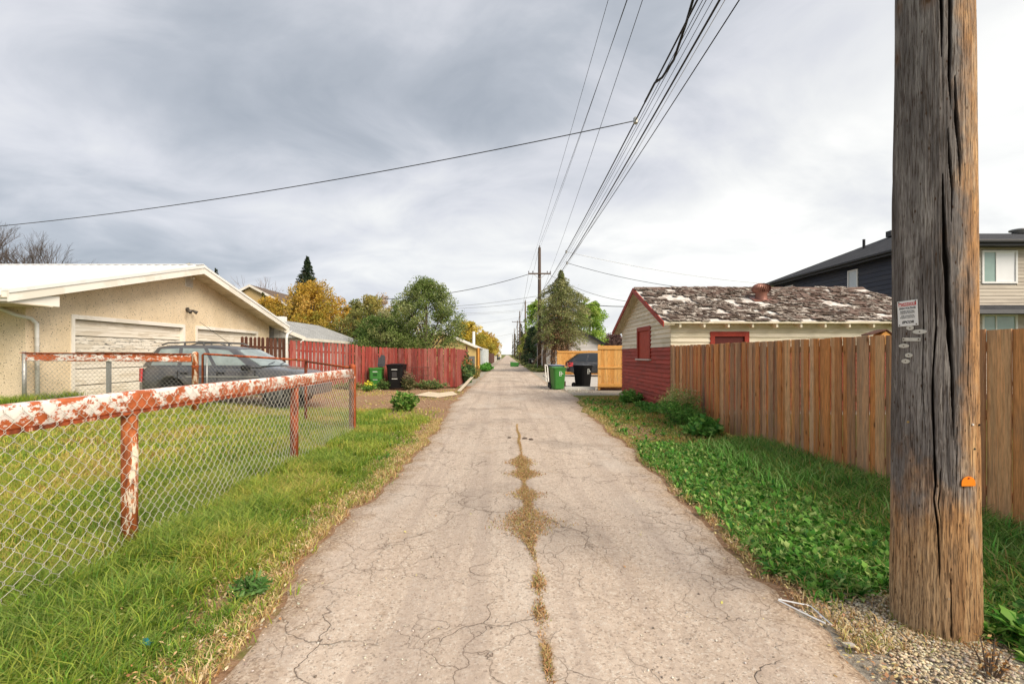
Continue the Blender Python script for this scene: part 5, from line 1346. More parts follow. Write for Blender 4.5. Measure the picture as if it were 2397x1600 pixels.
# ------------------------------------------------------------------ wheeled bins
M_BINGREEN = flat('green_bin_plastic', (.045,.20,.035), .45, 0, .4, .08, 5)
M_BINBLACK = flat('black_bin_plastic', (.010,.010,.011), .5, 0, .2, .1, 5)
M_BINGREY = flat('dark_grey_lid_plastic', (.05,.05,.055), .45, 0, .5, .1, 5)
M_MARK = flat('white_moulded_mark', (.75,.78,.75), .5)
M_TYRE = flat('tyre_rubber', (.015,.015,.015), .85)
M_RIM = flat('grey_alloy', (.35,.35,.36), .35, .7, .5)
def wbin(name, label, loc, rz, h, w, body, lidm, lid='shut', group='wheeled bins', tilt=(0,0), mark=True, marks2=False):
    """front faces local -Y, handle and wheels at +Y"""
    b = thing(name, label, 'bin', loc, rz, group, tilt[0], tilt[1])
    wb, db, wt_, dt = w*.40, w*.42, w*.5, w*.56; H = h*.92
    mb = MB(); n = 6
    def ring(t, ex=0):
        hw, hd = wb+(wt_-wb)*t+ex, db+(dt-db)*t+ex; z = .03*h+(H-.03*h)*t; c = hw*.22
        return [(-hw+c,-hd,z),(hw-c,-hd,z),(hw,-hd+c,z),(hw,hd-c,z),(hw-c,hd,z),(-hw+c,hd,z),(-hw,hd-c,z),(-hw,-hd+c,z)]
    rs = [ring(0), ring(.5), ring(.90), ring(.90,.012), ring(1,.012)]
    vs = sum(rs, []); fs = [tuple(range(8))[::-1]]
    for j in range(4):
        for k in range(8): fs.append((j*8+k, j*8+(k+1)%8, j*8+8+(k+1)%8, j*8+8+k))
    if lid != 'open': fs.append(tuple(range(32,40)))
    else:
        inn = ring(1,-.02); vs += inn; vs += [(x, y, z-.5*h) for x, y, z in inn]
        for k in range(8): fs += [(32+k, 32+(k+1)%8, 40+(k+1)%8, 40+k), (40+k, 40+(k+1)%8, 48+(k+1)%8, 48+k)]
        fs.append(tuple(range(48,56)))
    bd = part('body', MB().add(vs, fs), body, b, local=True, bevel=.008)
    mb = MB(); t = .03
    if lid == 'shut':
        mb.prism([(-wt_-.03,-dt-.04,H),(wt_+.03,-dt-.04,H),(wt_+.03,dt+.02,H+.01),(-wt_-.03,dt+.02,H+.01)], (0,0,.022)).add([(-wt_*.86,-dt*.8,H+.022),(wt_*.86,-dt*.8,H+.022),(wt_*.86,dt*.8,H+.028),(-wt_*.86,dt*.8,H+.028),(-wt_*.6,-dt*.5,H+.055),(wt_*.6,-dt*.5,H+.055),(wt_*.6,dt*.5,H+.06),(-wt_*.6,dt*.5,H+.06)], [(0,1,5,4),(1,2,6,5),(2,3,7,6),(3,0,4,7),(4,5,6,7)])
    else:
        mb.prism([(-wt_*.9,dt+.05,H+.03),(wt_*.9,dt+.05,H+.03),(wt_*1.0,dt+.09,H+.2),(wt_*.98,dt+.13,H+.5),(wt_*.72,dt+.14,H+.58),(-wt_*.72,dt+.14,H+.58),(-wt_*.98,dt+.13,H+.5),(-wt_*1.0,dt+.09,H+.2)], (0,.03,0))
        mb.prism([(-wt_*.7,dt+.045,H+.1),(wt_*.7,dt+.045,H+.1),(wt_*.7,dt+.10,H+.48),(-wt_*.7,dt+.10,H+.48)], (0,.03,0))
    part('lid', mb, lidm, b, local=True, bevel=.006)
    part('handle', MB().tube([(-wt_*.7,dt+.0,H-.04),(-wt_*.7,dt+.07,H-.03),(wt_*.7,dt+.07,H-.03),(wt_*.7,dt+.0,H-.04)], .014, 8), body, b, local=True, smooth=True)
    for s in (-1, 1):
        wh = part('wheel', MB().disc((s*(wb+.005)-(.03 if s < 0 else .03)+(.03 if s > 0 else -.03)*0, db+.05, .13), (1,0,0), .13, .05, 20), M_TYRE, b, local=True)
        part('hub_cap', MB().disc((s*(wb+.025)+(.0 if s > 0 else -.012), db+.05, .13), (1,0,0), .055, .012, 12), M_BINGREY, wh, local=True)
    def bar(x0, x1, z0, z1, o=.004):
        t_ = (z0+z1)/2/H; y_ = -(db+(dt-db)*t_)
        return MB().prism([(x0,y_-o,z0),(x1,y_-o,z0),(x1,y_-o-(dt-db)/H*(z1-z0),z1),(x0,y_-o-(dt-db)/H*(z1-z0),z1)], (0,.004,0))
    if mark:   # two stacked square outlines with a slanted tail of lettering
        zc = H*.74; a = .052*w/.58
        ox = .02
        mb = MB()
        for (x0,x1,z0,z1) in ((-a,a,1.55*a,1.9*a),(-a,a,-.18*a,.18*a),(-a,a,-1.9*a,-1.55*a),(-a,-.65*a,.18*a,1.55*a),(.65*a,a,.18*a,1.55*a),(-a,-.65*a,-1.55*a,-.18*a),(.65*a,a,-1.55*a,-.18*a),(1.3*a,1.65*a,-.3*a,.6*a),(1.75*a,2.05*a,-.3*a,.35*a),(2.2*a,2.7*a,-.3*a,0)):
            m2 = bar(x0+ox, x1+ox, zc+z0, zc+z1); mb.add(m2.v, m2.f)
        part('logo', mb, M_MARK, b, local=True)
    if marks2:
        for z_ in (.42, .80): 
            m2 = bar(-wt_*.35, wt_*.35, H*z_, H*z_+.03); part('logo', m2, M_MARK, b, local=True)
        m2 = bar(-wt_*.3, wt_*.3, H*.5, H*.72); part('grip_recess', m2, M_BINGREY if body is M_BINBLACK else flat('dark_green_recess', (.02,.08,.02), .6), b, local=True)
    return b
zL = gzf(-6, 22)
wbin('wheeled_bin', 'green wheeled bin with its grey lid flipped open against the red fence', (-5.95, 22.05, zL+.02), .05, 1.02, .60, M_BINGREEN, M_BINGREY, 'open', mark=False, marks2=True)
wbin('wheeled_bin', 'black wheeled bin half hidden by weeds beside the open-lidded green bin', (-5.02, 22.0, zL+.0), -.05, 1.18, .74, M_BINBLACK, M_BINBLACK, mark=False, marks2=True)
wbin('wheeled_bin', 'green wheeled bin with white mark at the corner of the concrete pad', (2.30, 22.0, .02), .25, 1.06, .58, M_BINGREEN, M_BINGREEN)
wbin('wheeled_bin', 'dark bin with grey blue lid right behind the green bin on the right', (2.34, 23.1, .02), .2, 1.14, .64, M_BINBLACK, flat('grey_blue_lid', (.17,.20,.27), .5), mark=False)
wbin('wheeled_bin', 'tall black wheeled bin with white mark standing before the black wagon', (3.60, 23.0, .02), .62, 1.16, .66, M_BINBLACK, M_BINGREY)
wbin('wheeled_bin', 'small far black bin standing upright by the poles down the lane', (3.15, 62, 0), .1, 1.1, .75, M_BINBLACK, M_BINGREY)
wbin('wheeled_bin', 'far green bin tipped over on its side by the lane', (1.5, 63, .30), 1.4, 1.1, .6, M_BINGREEN, M_BINGREEN, tilt=(math.radians(-92), 0), mark=False)
wbin('wheeled_bin', 'far black bin rightmost behind the leaning spruce trunk', (4.95, 64, 0), -.1, 1.1, .72, M_BINBLACK, M_BINGREY)

# ------------------------------------------------------------------ cars
def car(name, label, loc, rz, L, W, H, paint, gh, cat='car', rails=False, ride=.2, wheel_r=.36, arch=None, taillamp=True, glass=None, mirror=True, antenna=False, strip=None, scale_z=1):
    """local +X is the nose. gh: dict of profile numbers"""
    c = thing(name, label, cat, loc, rz); glass = glass or M_DARKGLASS
    xf, xr = L/2, -L/2; zb = ride; hood = gh['hood']; belt = gh['belt']; hw = W/2
    # lower body loft: stations from nose to tail
    St = [(xf, .50, hood*.72, .78), (xf-.10, .40, hood*.86, .90), (xf-.40, ride, hood*.95, .97), (gh['cowl']+.5, ride, hood, 1.0), (gh['cowl'], ride, belt, 1.0),
          (gh['cowl']-1.0, ride, belt+.01, 1.0), (-.3, ride, belt+.02, 1.0), (xr+1.0, ride, belt+.03, 1.0), (xr+.35, ride+.02, belt+.03, .985), (xr+.08, ride+.12, belt+.0, .95), (xr, ride+.25, belt-.12, .88)]
    vs = []; fs = []; m_ = 15
    for (x, z0, z1, kw) in St:
        w_ = hw*kw; h_ = z1-z0
        prof = [(0,z0),(w_*.80,z0),(w_*.95,z0+h_*.06),(w_*1.0,z0+h_*.28),(w_*.995,z0+h_*.62),(w_*.96,z0+h_*.88),(w_*.90,z1),(0,z1+.03)]
        ring = [(x, y_, z_) for y_, z_ in prof] + [(x, -y_, z_) for y_, z_ in prof[-2:0:-1]]
        vs += ring
    k = 14
    for i in range(len(St)-1):
        for j in range(k): fs.append((i*k+j, i*k+(j+1)%k, (i+1)*k+(j+1)%k, (i+1)*k+j))
    fs += [tuple(range(k))[::-1], tuple((len(St)-1)*k+j for j in range(k))]
    body = part('body', MB().add(vs, fs), paint, c, local=True)
    # wheel arches cut out
    ax = (xf-.92, xr+.95)
    cut = MB()
    for x in ax:
        for s in (-1, 1): cut.disc((x, s*(hw-.32) if s > 0 else -hw-.1, wheel_r), (0,1,0), wheel_r+.075, .42, 28)
    cme = bpy.data.meshes.new('cut'); cme.from_pydata(cut.v, [], cut.f); bm = bmesh.new(); bm.from_mesh(cme); bmesh.ops.recalc_face_normals(bm, faces=bm.faces); bm.to_mesh(cme); bm.free()
    co = bpy.data.objects.new('cut', cme); COL.objects.link(co); co.matrix_world = wmat(c)
    sb = body.modifiers.new('s', 'SUBSURF'); sb.levels = sb.render_levels = 2; sb.subdivision_type = 'CATMULL_CLARK'
    for e in range(0): pass
    md = body.modifiers.new('b', 'BOOLEAN'); md.operation = 'DIFFERENCE'; md.object = co; md.solver = 'EXACT'
    bpy.context.view_layer.update(); dg = bpy.context.evaluated_depsgraph_get()
    nm = bpy.data.meshes.new_from_object(body.evaluated_get(dg)); body.modifiers.clear(); body.data = nm
    if not nm.materials: nm.materials.append(paint)
    nm.shade_smooth(); bpy.data.objects.remove(co); bpy.data.meshes.remove(cme)
    # dark wells
    for x in ax:
        for s in (-1, 1): part('wheel_arch', MB().disc((x, s*(hw-.33), wheel_r), (0,s,0), wheel_r+.07, .02, 20), M_TYRE, c, local=True)
    # greenhouse
    tb = [(gh['cowl']+.02, hw*.90), (xr+gh.get('tail',.06), hw*.88)]; tt_ = [(gh['wtop'], hw*.70), (gh['rtop'], hw*.70)]
    zt = H
    def g(x, yv, z): return (x, yv, z)
    N = 10; vs = []; fs = []
    # rings in x from windscreen base to tail, with curved roof
    xs_b = np.linspace(tb[0][0], tb[1][0], N); xs_t = np.linspace(tt_[0][0], tt_[1][0], N)
    ring_n = 9
    for i in range(N):
        t = i/(N-1); wb_ = tb[0][1]+(tb[1][1]-tb[0][1])*t; wt_ = tt_[0][1]+(tt_[1][1]-tt_[0][1])*t
        zr = zt - .07*(2*t-1)**2 - gh.get('slope',.03)*(1-t) 
        if i in (0, N-1): zr -= .01
        bz = belt - .02
        pr = [(xs_b[i], wb_, bz), (xs_b[i]+(xs_t[i]-xs_b[i])*.5, wb_+(wt_-wb_)*.42, bz+(zr-.07-bz)*.5), (xs_t[i], wt_*1.0, zr-.07), (xs_t[i], wt_*.90, zr-.02), (xs_t[i], 0, zr)]
        vs += pr + [(a, -b, cc) for a, b, cc in pr[-2::-1]]
    for i in range(N-1):
        for j in range(ring_n-1): fs.append((i*ring_n+j, i*ring_n+j+1, (i+1)*ring_n+j+1, (i+1)*ring_n+j))
    fs += [tuple(range(ring_n)), tuple((N-1)*ring_n+j for j in range(ring_n))[::-1]]
    part('roof', MB().add(vs, fs), paint, c, local=True, smooth=True, bevel=.02)
    def side_pt(s, u, v, o=.012):   # u 0..1 front to back, v 0..1 belt to roof edge
        xb = tb[0][0]+(tb[1][0]-tb[0][0])*u; xt = tt_[0][0]+(tt_[1][0]-tt_[0][0])*u; wb_ = tb[0][1]+(tb[1][1]-tb[0][1])*u; wt_ = tt_[0][1]+(tt_[1][1]-tt_[0][1])*u
        zr = zt - .07*(2*u-1)**2 - gh.get('slope',.03)*(1-u) - .07; bz = belt-.02
        ww = wb_+(wt_-wb_)*(v*.84 if v < .5 else .42+(v-.5)*1.16)
        return (xb+(xt-xb)*v, s*(ww+o), bz+(zr-bz)*v)
    for s in (-1, 1):
        for (u0, u1) in gh['wins']:
            q = [side_pt(s,u0+.0,.10), side_pt(s,u1,.10), side_pt(s,u1,.5), side_pt(s,u1,.93), side_pt(s,u0+.01,.93), side_pt(s,u0+.0,.5)]
            ins = [(a, b-s*.02, z) for a, b, z in q]
            part('side_window', MB().add(q+ins, [(0,1,2,5),(5,2,3,4)] + [(i,(i+1)%6,(i+1)%6+6,i+6) for i in range(6)]), glass, c, local=True)
    # windscreen and rear window
    def endq(front, name):
        (xb, wb_), (xt, wt_) = (tb[0], tt_[0]) if front else (tb[1], tt_[1]); sg = 1 if front else -1
        u = 0 if front else 1; zr = zt - .07 - gh.get('slope',.03)*(1-u) - .06; bz = belt+.02
        q = [(xb+sg*.0, -wb_*.92, bz), (xb+sg*.07, -wb_*.4, bz), (xb+sg*.07, wb_*.4, bz), (xb+sg*.0, wb_*.92, bz), (xt+sg*.03, wt_*.92, zr), (xt+sg*.06, wt_*.3, zr+.02), (xt+sg*.06, -wt_*.3, zr+.02), (xt+sg*.03, -wt_*.92, zr)]
        ins = [(a-sg*.05, b, z) for a, b, z in q]
        part(name, MB().add(q+ins, [(0,1,6,7),(1,2,5,6),(2,3,4,5)] + [(i,(i+1)%8,(i+1)%8+8,i+8) for i in range(8)]), glass, c, local=True)
    endq(True, 'windscreen'); endq(False, 'rear_window')
    if True:
        for kx in (-1, 1): part('wiper', MB().beam((tb[0][0]+.10, kx*.35-.3, belt+.05), (tb[0][0]+.02, kx*.35+.2, belt+.12), .02, .015), M_BLACKTRIM, c, local=True)
    for x in ax:
        for s in (-1, 1):
            wh = part('wheel', MB().lathe([(wheel_r*.62,-.1),(wheel_r*.96,-.1),(wheel_r,-.06),(wheel_r,.06),(wheel_r*.96,.1),(wheel_r*.62,.1)], (0,0,0), 28), M_TYRE, None, smooth=False)
            wh.parent = c; WM[wh.name] = wmat(c); wh.matrix_local = Matrix.Translation((x, s*(hw-.14), wheel_r)) @ Euler((math.pi/2,0,0)).to_matrix().to_4x4()
            mb = MB().lathe([(.001,-.0),(wheel_r*.16,.0),(wheel_r*.16,.02),(.001,.02)], (0,0,.075), 12)
            for q in range(6):
                t = q*math.pi/3; mb.beam((0,0,.08), (math.cos(t)*wheel_r*.6, math.sin(t)*wheel_r*.6, .085), wheel_r*.18, .02)
            mb.lathe([(wheel_r*.56,0),(wheel_r*.63,0),(wheel_r*.63,.03),(wheel_r*.56,.03)], (0,0,.07), 24)
            rm = part('rim', mb, M_RIM, None); rm.parent = wh; WM[rm.name] = wmat(c)
            rm.matrix_local = Matrix.Identity(4) if s < 0 else Euler((math.pi,0,0)).to_matrix().to_4x4()
    M_BUMP = gh.get('bump', paint)
    part('bumper', MB().prism([(xf-.15,-hw*.93,ride),(xf+.07,-hw*.7,ride+.02),(xf+.10,0,ride+.02),(xf+.07,hw*.7,ride+.02),(xf-.15,hw*.93,ride)], (0,0,.30)), M_BUMP, c, local=True, bevel=.03)
    part('bumper', MB().prism([(xr+.12,-hw*.94,ride+.1),(xr-.09,-hw*.8,ride+.1),(xr-.10,hw*.8,ride+.1),(xr+.12,hw*.94,ride+.1)], (0,0,.28)), M_BUMP, c, local=True, bevel=.03)
    M_LAMP = bpy.data.materials.get('lamp_glass') or flat('lamp_glass', (.6,.62,.64), .1, .1, .8)
    M_TAIL = bpy.data.materials.get('red_lamp_glass') or flat('red_lamp_glass', (.5,.02,.02), .15, 0, .8)
    for s in (-1, 1):
        part('headlight', MB().prism([(xf-.42,s*hw*.93,hood*.66),(xf-.05,s*hw*.72,hood*.66),(xf-.08,s*hw*.70,hood*.84),(xf-.42,s*hw*.925,hood*.84)], (0,s*.012,0)), M_LAMP, c, local=True)
        tl = [(xr-.02,s*hw*.62,belt-.34),(xr+.05,s*hw*.94,belt-.34),(xr+.32,s*hw*.995,belt-.30),(xr+.30,s*hw*.97,belt-.04),(xr+.06,s*hw*.92,belt-.02),(xr-.01,s*hw*.62,belt-.08)] if gh.get('taillow') else [(xr-.0,s*hw*.72,belt-.42),(xr+.05,s*hw*.93,belt-.42),(xr+.14,s*hw*.985,belt-.42),(xr+.14,s*hw*.96,belt-.05),(xr+.06,s*hw*.93,belt-.05),(xr+.0,s*hw*.72,belt-.05)]
        part('taillight', MB().prism(tl, (-.03,s*.02,0)), M_TAIL, c, local=True)
        if mirror:
            mx0 = gh['cowl']-.28
            part('side_mirror', MB().box(mx0-.10,mx0+.10,s*(hw+.02) if s > 0 else -hw-.22,s*(hw+.22) if s > 0 else -hw-.02,belt-.10,belt+.05), M_BLACKTRIM, c, local=True, bevel=.04)
        for hx in gh['handles']: part('door_handle', MB().box(hx-.10,hx+.10,s*hw-.012,s*hw+.025,belt-.20,belt-.155), M_BLACKTRIM, c, local=True, bevel=.01)
        for dx_ in gh.get('seams', ()): part('door_seam', MB().box(dx_-.006,dx_+.006,min(s*(hw-.03),s*(hw+.002)),max(s*(hw-.03),s*(hw+.002)),ride+.12,belt-.12), M_TYRE, c, local=True)
        if strip: part('side_strip', MB().box(xr+1.4,xf-1.35,s*hw-.01,s*hw+.014,belt-.30,belt-.26), strip, c, local=True)
        if rails:
            y_ = s*hw*.62; x0_, x1_ = gh['rtop']+.10, gh['wtop']-.35
            part('roof_rail', MB().tube([(x1_,y_,zt-.05),(x1_-.18,y_,zt+.02),((x0_+x1_)/2,y_,zt+.04),(x0_+.18,y_,zt+.02),(x0_,y_,zt-.04)], .022, 8), M_RAIL, c, local=True, smooth=True)
            for f in (.36,.66): part('roof_rail_foot', MB().tube([(x0_+(x1_-x0_)*f,y_,zt+.05),(x0_+(x1_-x0_)*f,y_,zt-.05)], .028, 6), M_RAIL, c, local=True)
    if antenna: part('antenna', MB().tube([(gh['wtop']-.2,-hw*.55,zt-.05),(gh['wtop']-1.15,-hw*.55,zt+.62)], .006, 5), M_BLACKTRIM, c, local=True)
    return c
M_RAIL = flat('dark_grey_roof_rail', (.14,.14,.14), .45, .3)
def m_paint(name, c, dust=0.2):
    m = Mt(name, .28, .35, .5); o = m.obj()
    m.col(m.mix(m.ma('MULTIPLY', m.ramp(m.noi(o, 2.2, 5, .6), [(.4, 0.0), (.7, 1.0)]), dust), c, (.32,.28,.24)))
    m.b.inputs['Coat Weight'].default_value = .6; m.b.inputs['Coat Roughness'].default_value = .12
    m.ro(m.ramp(m.noi(o, 3, 4), [(.3, .25), (.7, .42)])); return m.m
M_PGREY = m_paint('dusty_dark_grey_paint', (.10,.105,.115), .3); M_PBLACK = m_paint('blue_black_paint', (.018,.021,.028), .08)
M_CARGLASS = flat('car_glass_painted_reflection', (.26,.31,.30), .06, .0, .9, .25, 3)  # the windows' light greenish reflection is painted into the glass colour
car('station_wagon', 'dark grey sport utility wagon with roof rails parked before the cream garage', (-7.90, 14.36, gzf(-7.9,14.3)-.02), math.radians(-2), 4.8, 1.9, 1.77, M_PGREY,
    dict(hood=1.06, belt=1.12, cowl=1.05, wtop=.25, rtop=-2.05, wins=[(.10,.36),(.40,.66),(.70,.93)], handles=(.0,-1.05), seams=(.95,-.12,-1.25), slope=.05, tail=.04), 'car', rails=True, ride=.30, wheel_r=.38, glass=M_CARGLASS, antenna=True, strip=M_METAL)
car('hatchback_car', 'blue black wagon with red tail light parked on the concrete pad behind the bins', (6.75, 34.9, .045), math.radians(0), 4.85, 1.95, 1.68, M_PBLACK,
    dict(hood=1.0, belt=1.04, cowl=1.2, wtop=.35, rtop=-1.65, wins=[(.08,.34),(.38,.64),(.68,.92)], handles=(-.0,-1.1), seams=(.95,-.12,-1.25), slope=.0, tail=.02, taillow=True), 'car', ride=.22, wheel_r=.37)
car('pickup_truck', 'tiny distant dark car parked at the left edge of the lane', (-3.4, 150, 0), math.radians(-80), 4.9, 1.9, 1.7, M_PBLACK,
    dict(hood=1.0, belt=1.05, cowl=1.1, wtop=.3, rtop=-1.9, wins=[(.10,.36),(.40,.66)], handles=(-.0,), slope=.03), 'car', ride=.25, mirror=False)

# ------------------------------------------------------------------ poles down the lane and their wires
def far_pole(x, y, h, r, label, arm=None, armz=None, lean=0):
    p = thing('utility_pole', label, 'utility pole', (x, y, 0), group='utility poles down the lane')
    part('shaft', MB().tube([(x,y,-.2),(x+lean*.5,y,h*.5),(x+lean,y,h)], [r, r*.85, r*.68], 12), M_POLE_FAR, p, smooth=True)
    if arm:
        z = armz
        part('crossarm', MB().beam((x-arm/2,y-.16,z),(x+arm/2,y-.16,z),.10,.13), M_POLE_FAR, p)
        part('brace', MB().beam((x-.55,y-.17,z-.04),(x,y-.15,z-.55),.02,.04), M_METAL, p); part('brace', MB().beam((x+.55,y-.17,z-.04),(x,y-.15,z-.55),.02,.04), M_METAL, p)
        for k in (-.48,-.30,.34,.48): part('insulator', MB().lathe([(.02,0),(.02,.08),(.05,.09),(.055,.14),(.03,.19),(.01,.2)], (x+arm*k,y-.16,z+.06), 10), M_BROWNINS, p, smooth=True)
    part('pin_insulator', MB().lathe([(.02,0),(.02,.12),(.06,.14),(.06,.2),(.03,.26),(.01,.28)], (x+lean,y,h-.05), 10), M_BROWNINS, p, smooth=True)
    return p
M_BROWNINS = flat('brown_porcelain', (.07,.035,.025), .25, 0, .7)
p1 = far_pole(3.08, 46, 11.75, .20, 'nearest of the receding poles, with a crossarm and hardware, beside the big spruce', 2.15, 9.25)
part('cable_bracket', MB().box(3.1,3.5,45.7,45.85,7.35,7.45), M_METAL, p1)
part('junction_box', MB().box(2.85,3.0,45.65,45.82,4.6,5.6), M_METAL, p1)
far_pole(3.62, 96, 12.2, .19, 'second pole down the lane, without a crossarm of its own')
far_pole(3.25, 124, 12.6, .19, 'third pole down the lane, paler and orange at its foot, with a crossarm', 4.0, 9.9)
far_pole(3.75, 178, 14.0, .2, 'fourth pole down the lane, thin and dark')
far_pole(3.55, 240, 14.5, .2, 'fifth pole down the lane, almost at the end')
far_pole(3.4, 310, 14.5, .2, 'last visible pole at the far end of the lane')

NW = [0]
def wire(p0, p1, sag, r, label, mat=None, n=40, name='overhead_wire', grp='overhead wires'):
    p0 = Vector(p0); p1 = Vector(p1); pts = []
    for i in range(n+1):
        t = i/n; p = p0.lerp(p1, t); p.z -= 4*sag*t*(1-t); pts.append(p)
    o = part(name, MB().tube(pts, r, 5), mat or M_WIRE_BLACK, None, smooth=True, label=label, cat='cable', group=grp)
    return pts
def topcross(px, z, d0=-14.0, pe=None, sag=0):
    """start point so that the wire passes the picture's top edge at px when it is z high there"""
    d = FPX*(z-EYE)/VY; q = Vector(((px-VX)*d/FPX, d, z)); pe = Vector(pe)
    k = (d0-d)/(pe.y-d); return Vector((q.x+(pe.x-q.x)*k, d0, z+(pe.z-z)*k))
# primaries and secondaries
e = (2.06, 45.84, 9.45); wire(topcross(1408, 8.75, pe=e), e, .5, .0055, 'thin leftmost wire running down to the left end of the crossarm')
e = (3.04, 46, 12.0); wire(topcross(1450, 10.9, pe=e), e, .6, .009, 'double wire running to the very top of the nearest far pole')
e = (3.10, 46.1, 11.7); wire(topcross(1448, 10.3, pe=e), e, .6, .006, 'thin companion of the wire running to the pole top')
e = (4.08, 45.84, 9.45); wire(topcross(1486, 8.85, pe=e), e, .5, .0075, 'wire running to the right end of the crossarm')
eB1 = Vector((3.25, 45.7, 7.5)); eB2 = Vector((3.32, 45.7, 6.95)); 
sB1 = topcross(1582, 7.45, pe=eB1); b1 = wire(sB1, eB1, .75, .016, 'thick black cable bundle that the left house drop branches from')
s_ = topcross(1590, 7.5, pe=eB1); wire(s_+Vector((0,0,.02)), eB1+Vector((.05,0,.02)), .78, .006, 'thin strand wound beside the bundle with the left drop')
s_ = topcross(1602, 7.2, pe=(3.3,45.7,7.3)); wire(s_, (3.3,45.7,7.3), .7, .006, 'thin strand just right of the bundle with the left drop')
sB2 = topcross(1622, 7.15, pe=eB2); b2 = wire(sB2, eB2, .8, .017, 'heavy black telecom cable, the lowest of the overhead run')
s_ = topcross(1613, 7.35, pe=(3.3,45.7,7.1)); wire(s_, (3.3,45.7,7.1), .75, .005, 'messenger strand just left of the heavy telecom cable')
s_ = topcross(1634, 7.1, pe=(3.36,45.7,6.85)); wire(s_, (3.36,45.7,6.85), .78, .005, 'pale thin strand just right of the heavy telecom cable', M_METAL)
def on(pts, d): 
    for a, b in zip(pts[:-1], pts[1:]):
        if a.y <= d <= b.y: return a.lerp(b, (d-a.y)/(b.y-a.y))
n0 = on(b1, 10.6); n1 = on(b1, 24.4); n2 = on(b2, 25.0)
# the slack loop of cable above the splice
l0 = on(b1, 9.0)
part('cable_loop', MB().tube([l0+Vector((.0,-2.0,.35)), l0+Vector((.05,-1.3,.12)), l0+Vector((.10,-.6,-.02)), l0+Vector((.06,-.1,-.04)), l0+Vector((.0,.15,.0)), l0+Vector((0,.8,-.02))], .022, 8), M_WIRE_BLACK, None, smooth=True, label='slack loop of thick cable hanging beside the bundle near the top', cat='cable')
for q, lb in ((n0, 'small clamp where the left house drop leaves the bundle'), (n1, 'small clamp where the upper right drop leaves the cable'), (n2, 'small clamp where the lower right drops leave the heavy cable')):
    part('cable_clamp', MB().lathe([(.02,-.08),(.05,-.05),(.05,.05),(.02,.08)], tuple(q), 8), M_METAL, None, label=lb, cat='clamp', group='cable clamps')
wire(n0, (-17.5, 15.2, 5.5), .30, .011, 'single service cable sweeping down to the left edge of the picture')
wire(at(1705, 0, 7.0)*1.0 + (at(1705,0,7.0)-Vector(n2))*.9, n2, .25, .010, 'lone cable on the right joining the heavy cable at its clamp')
def drop(a, px, py, d, sag, r, label, mat=None): wire(a, at(px, py, d), sag, r, label, mat)
drop(n1, 1930, 672, 27, .35, .009, 'upper right service drop ending on the navy house', M_METAL)
drop(n2, 1700, 682, 24, .25, .012, 'lower right service drop passing behind the shingle roof')
a_ = Vector((4.1, 45.8, 9.1)); drop(a_, 1475, 706, 40, .4, .02, 'upper of two far drops between spruce top and shingle roof', M_METAL)
a_ = Vector((3.3, 45.9, 7.2)); drop(a_, 1475, 717, 40, .3, .03, 'lower of two far drops between spruce and shingle roof')
a_ = Vector((2.0, 45.9, 9.2)); drop(a_, 900, 700, 40, .45, .028, 'far service drop from the crossarm down to the left trees')
for i, (py0, py1, px1, d1, r) in enumerate(((693, 718, 1020, 60, .022), (705, 722, 1020, 60, .018), (724, 733, 1040, 70, .022), (727, 737, 1040, 70, .018), (742, 762, 1070, 90, .02), (775, 790, 1140, 110, .03))):
    dd = 46 if i < 2 else (96 if i < 4 else 124)
    a_ = at(1255 if i < 2 else (1228 if i < 4 else 1217), py0, dd); wire(a_, at(px1, py1, d1), .2, r*.9, 'thin distant cross-lane wire number %s below the crossarm on the left' % ('one', 'two', 'three', 'four', 'five', 'six')[i], M_METAL)
for k, (x_, z_) in enumerate(((2.06, 9.45), (4.08, 9.45), (3.05, 11.9), (3.3, 7.3), (3.35, 6.9))):
    lb = ('left crossarm wire', 'right crossarm wire', 'pole top wire', 'upper cable', 'lower cable')[k]
    wire((x_,46,z_), (x_+.5,96,z_+.3), .7, (.012,.012,.012,.025,.03)[k], lb + ' between the nearest far pole and the next one')
    wire((x_+.5,96,z_+.3), (x_+.5,240,z_+1.2), 1.2, .03, lb + ' continuing to the farthest poles')
# pole-top hardware hanging in view at the very top
# ------------------------------------------------------------------ trees
def quads_cloud(P, s, cols, seed, flatk=1.0):
    """leaf-sized rhombs at points P (n,3)"""
    r = np.random.RandomState(seed); n = len(P)
    a = r.randn(n, 3); a /= np.linalg.norm(a, axis=1)[:,None]
    b = r.randn(n, 3); b[:,2] *= flatk; b -= a*(a*b).sum(1)[:,None]; b /= np.linalg.norm(b, axis=1)[:,None]
    s = np.broadcast_to(s, (n,))[:,None]
    V = np.stack([P-a*s, P-b*s*.5, P+a*s, P+b*s*.5], 1).reshape(-1, 3)
    F_ = (np.arange(n)[:,None]*4 + np.arange(4)[None])
    return V, F_, np.repeat(cols, 4, 0)

def limbs(mb, base, tips, r0, rng, split=.35):
    base = Vector(base)
    for t in tips:
        t = Vector(t); a = base + Vector((0,0,(t.z-base.z)*rng.uniform(.15,split)))
        mid = a.lerp(t, .5) + Vector((rng.uniform(-.2,.2), rng.uniform(-.2,.2), rng.uniform(0,.3)))*(t-a).length*.35
        mb.tube([a, mid, t], [r0*.42, r0*.25, r0*.06], 5, False)

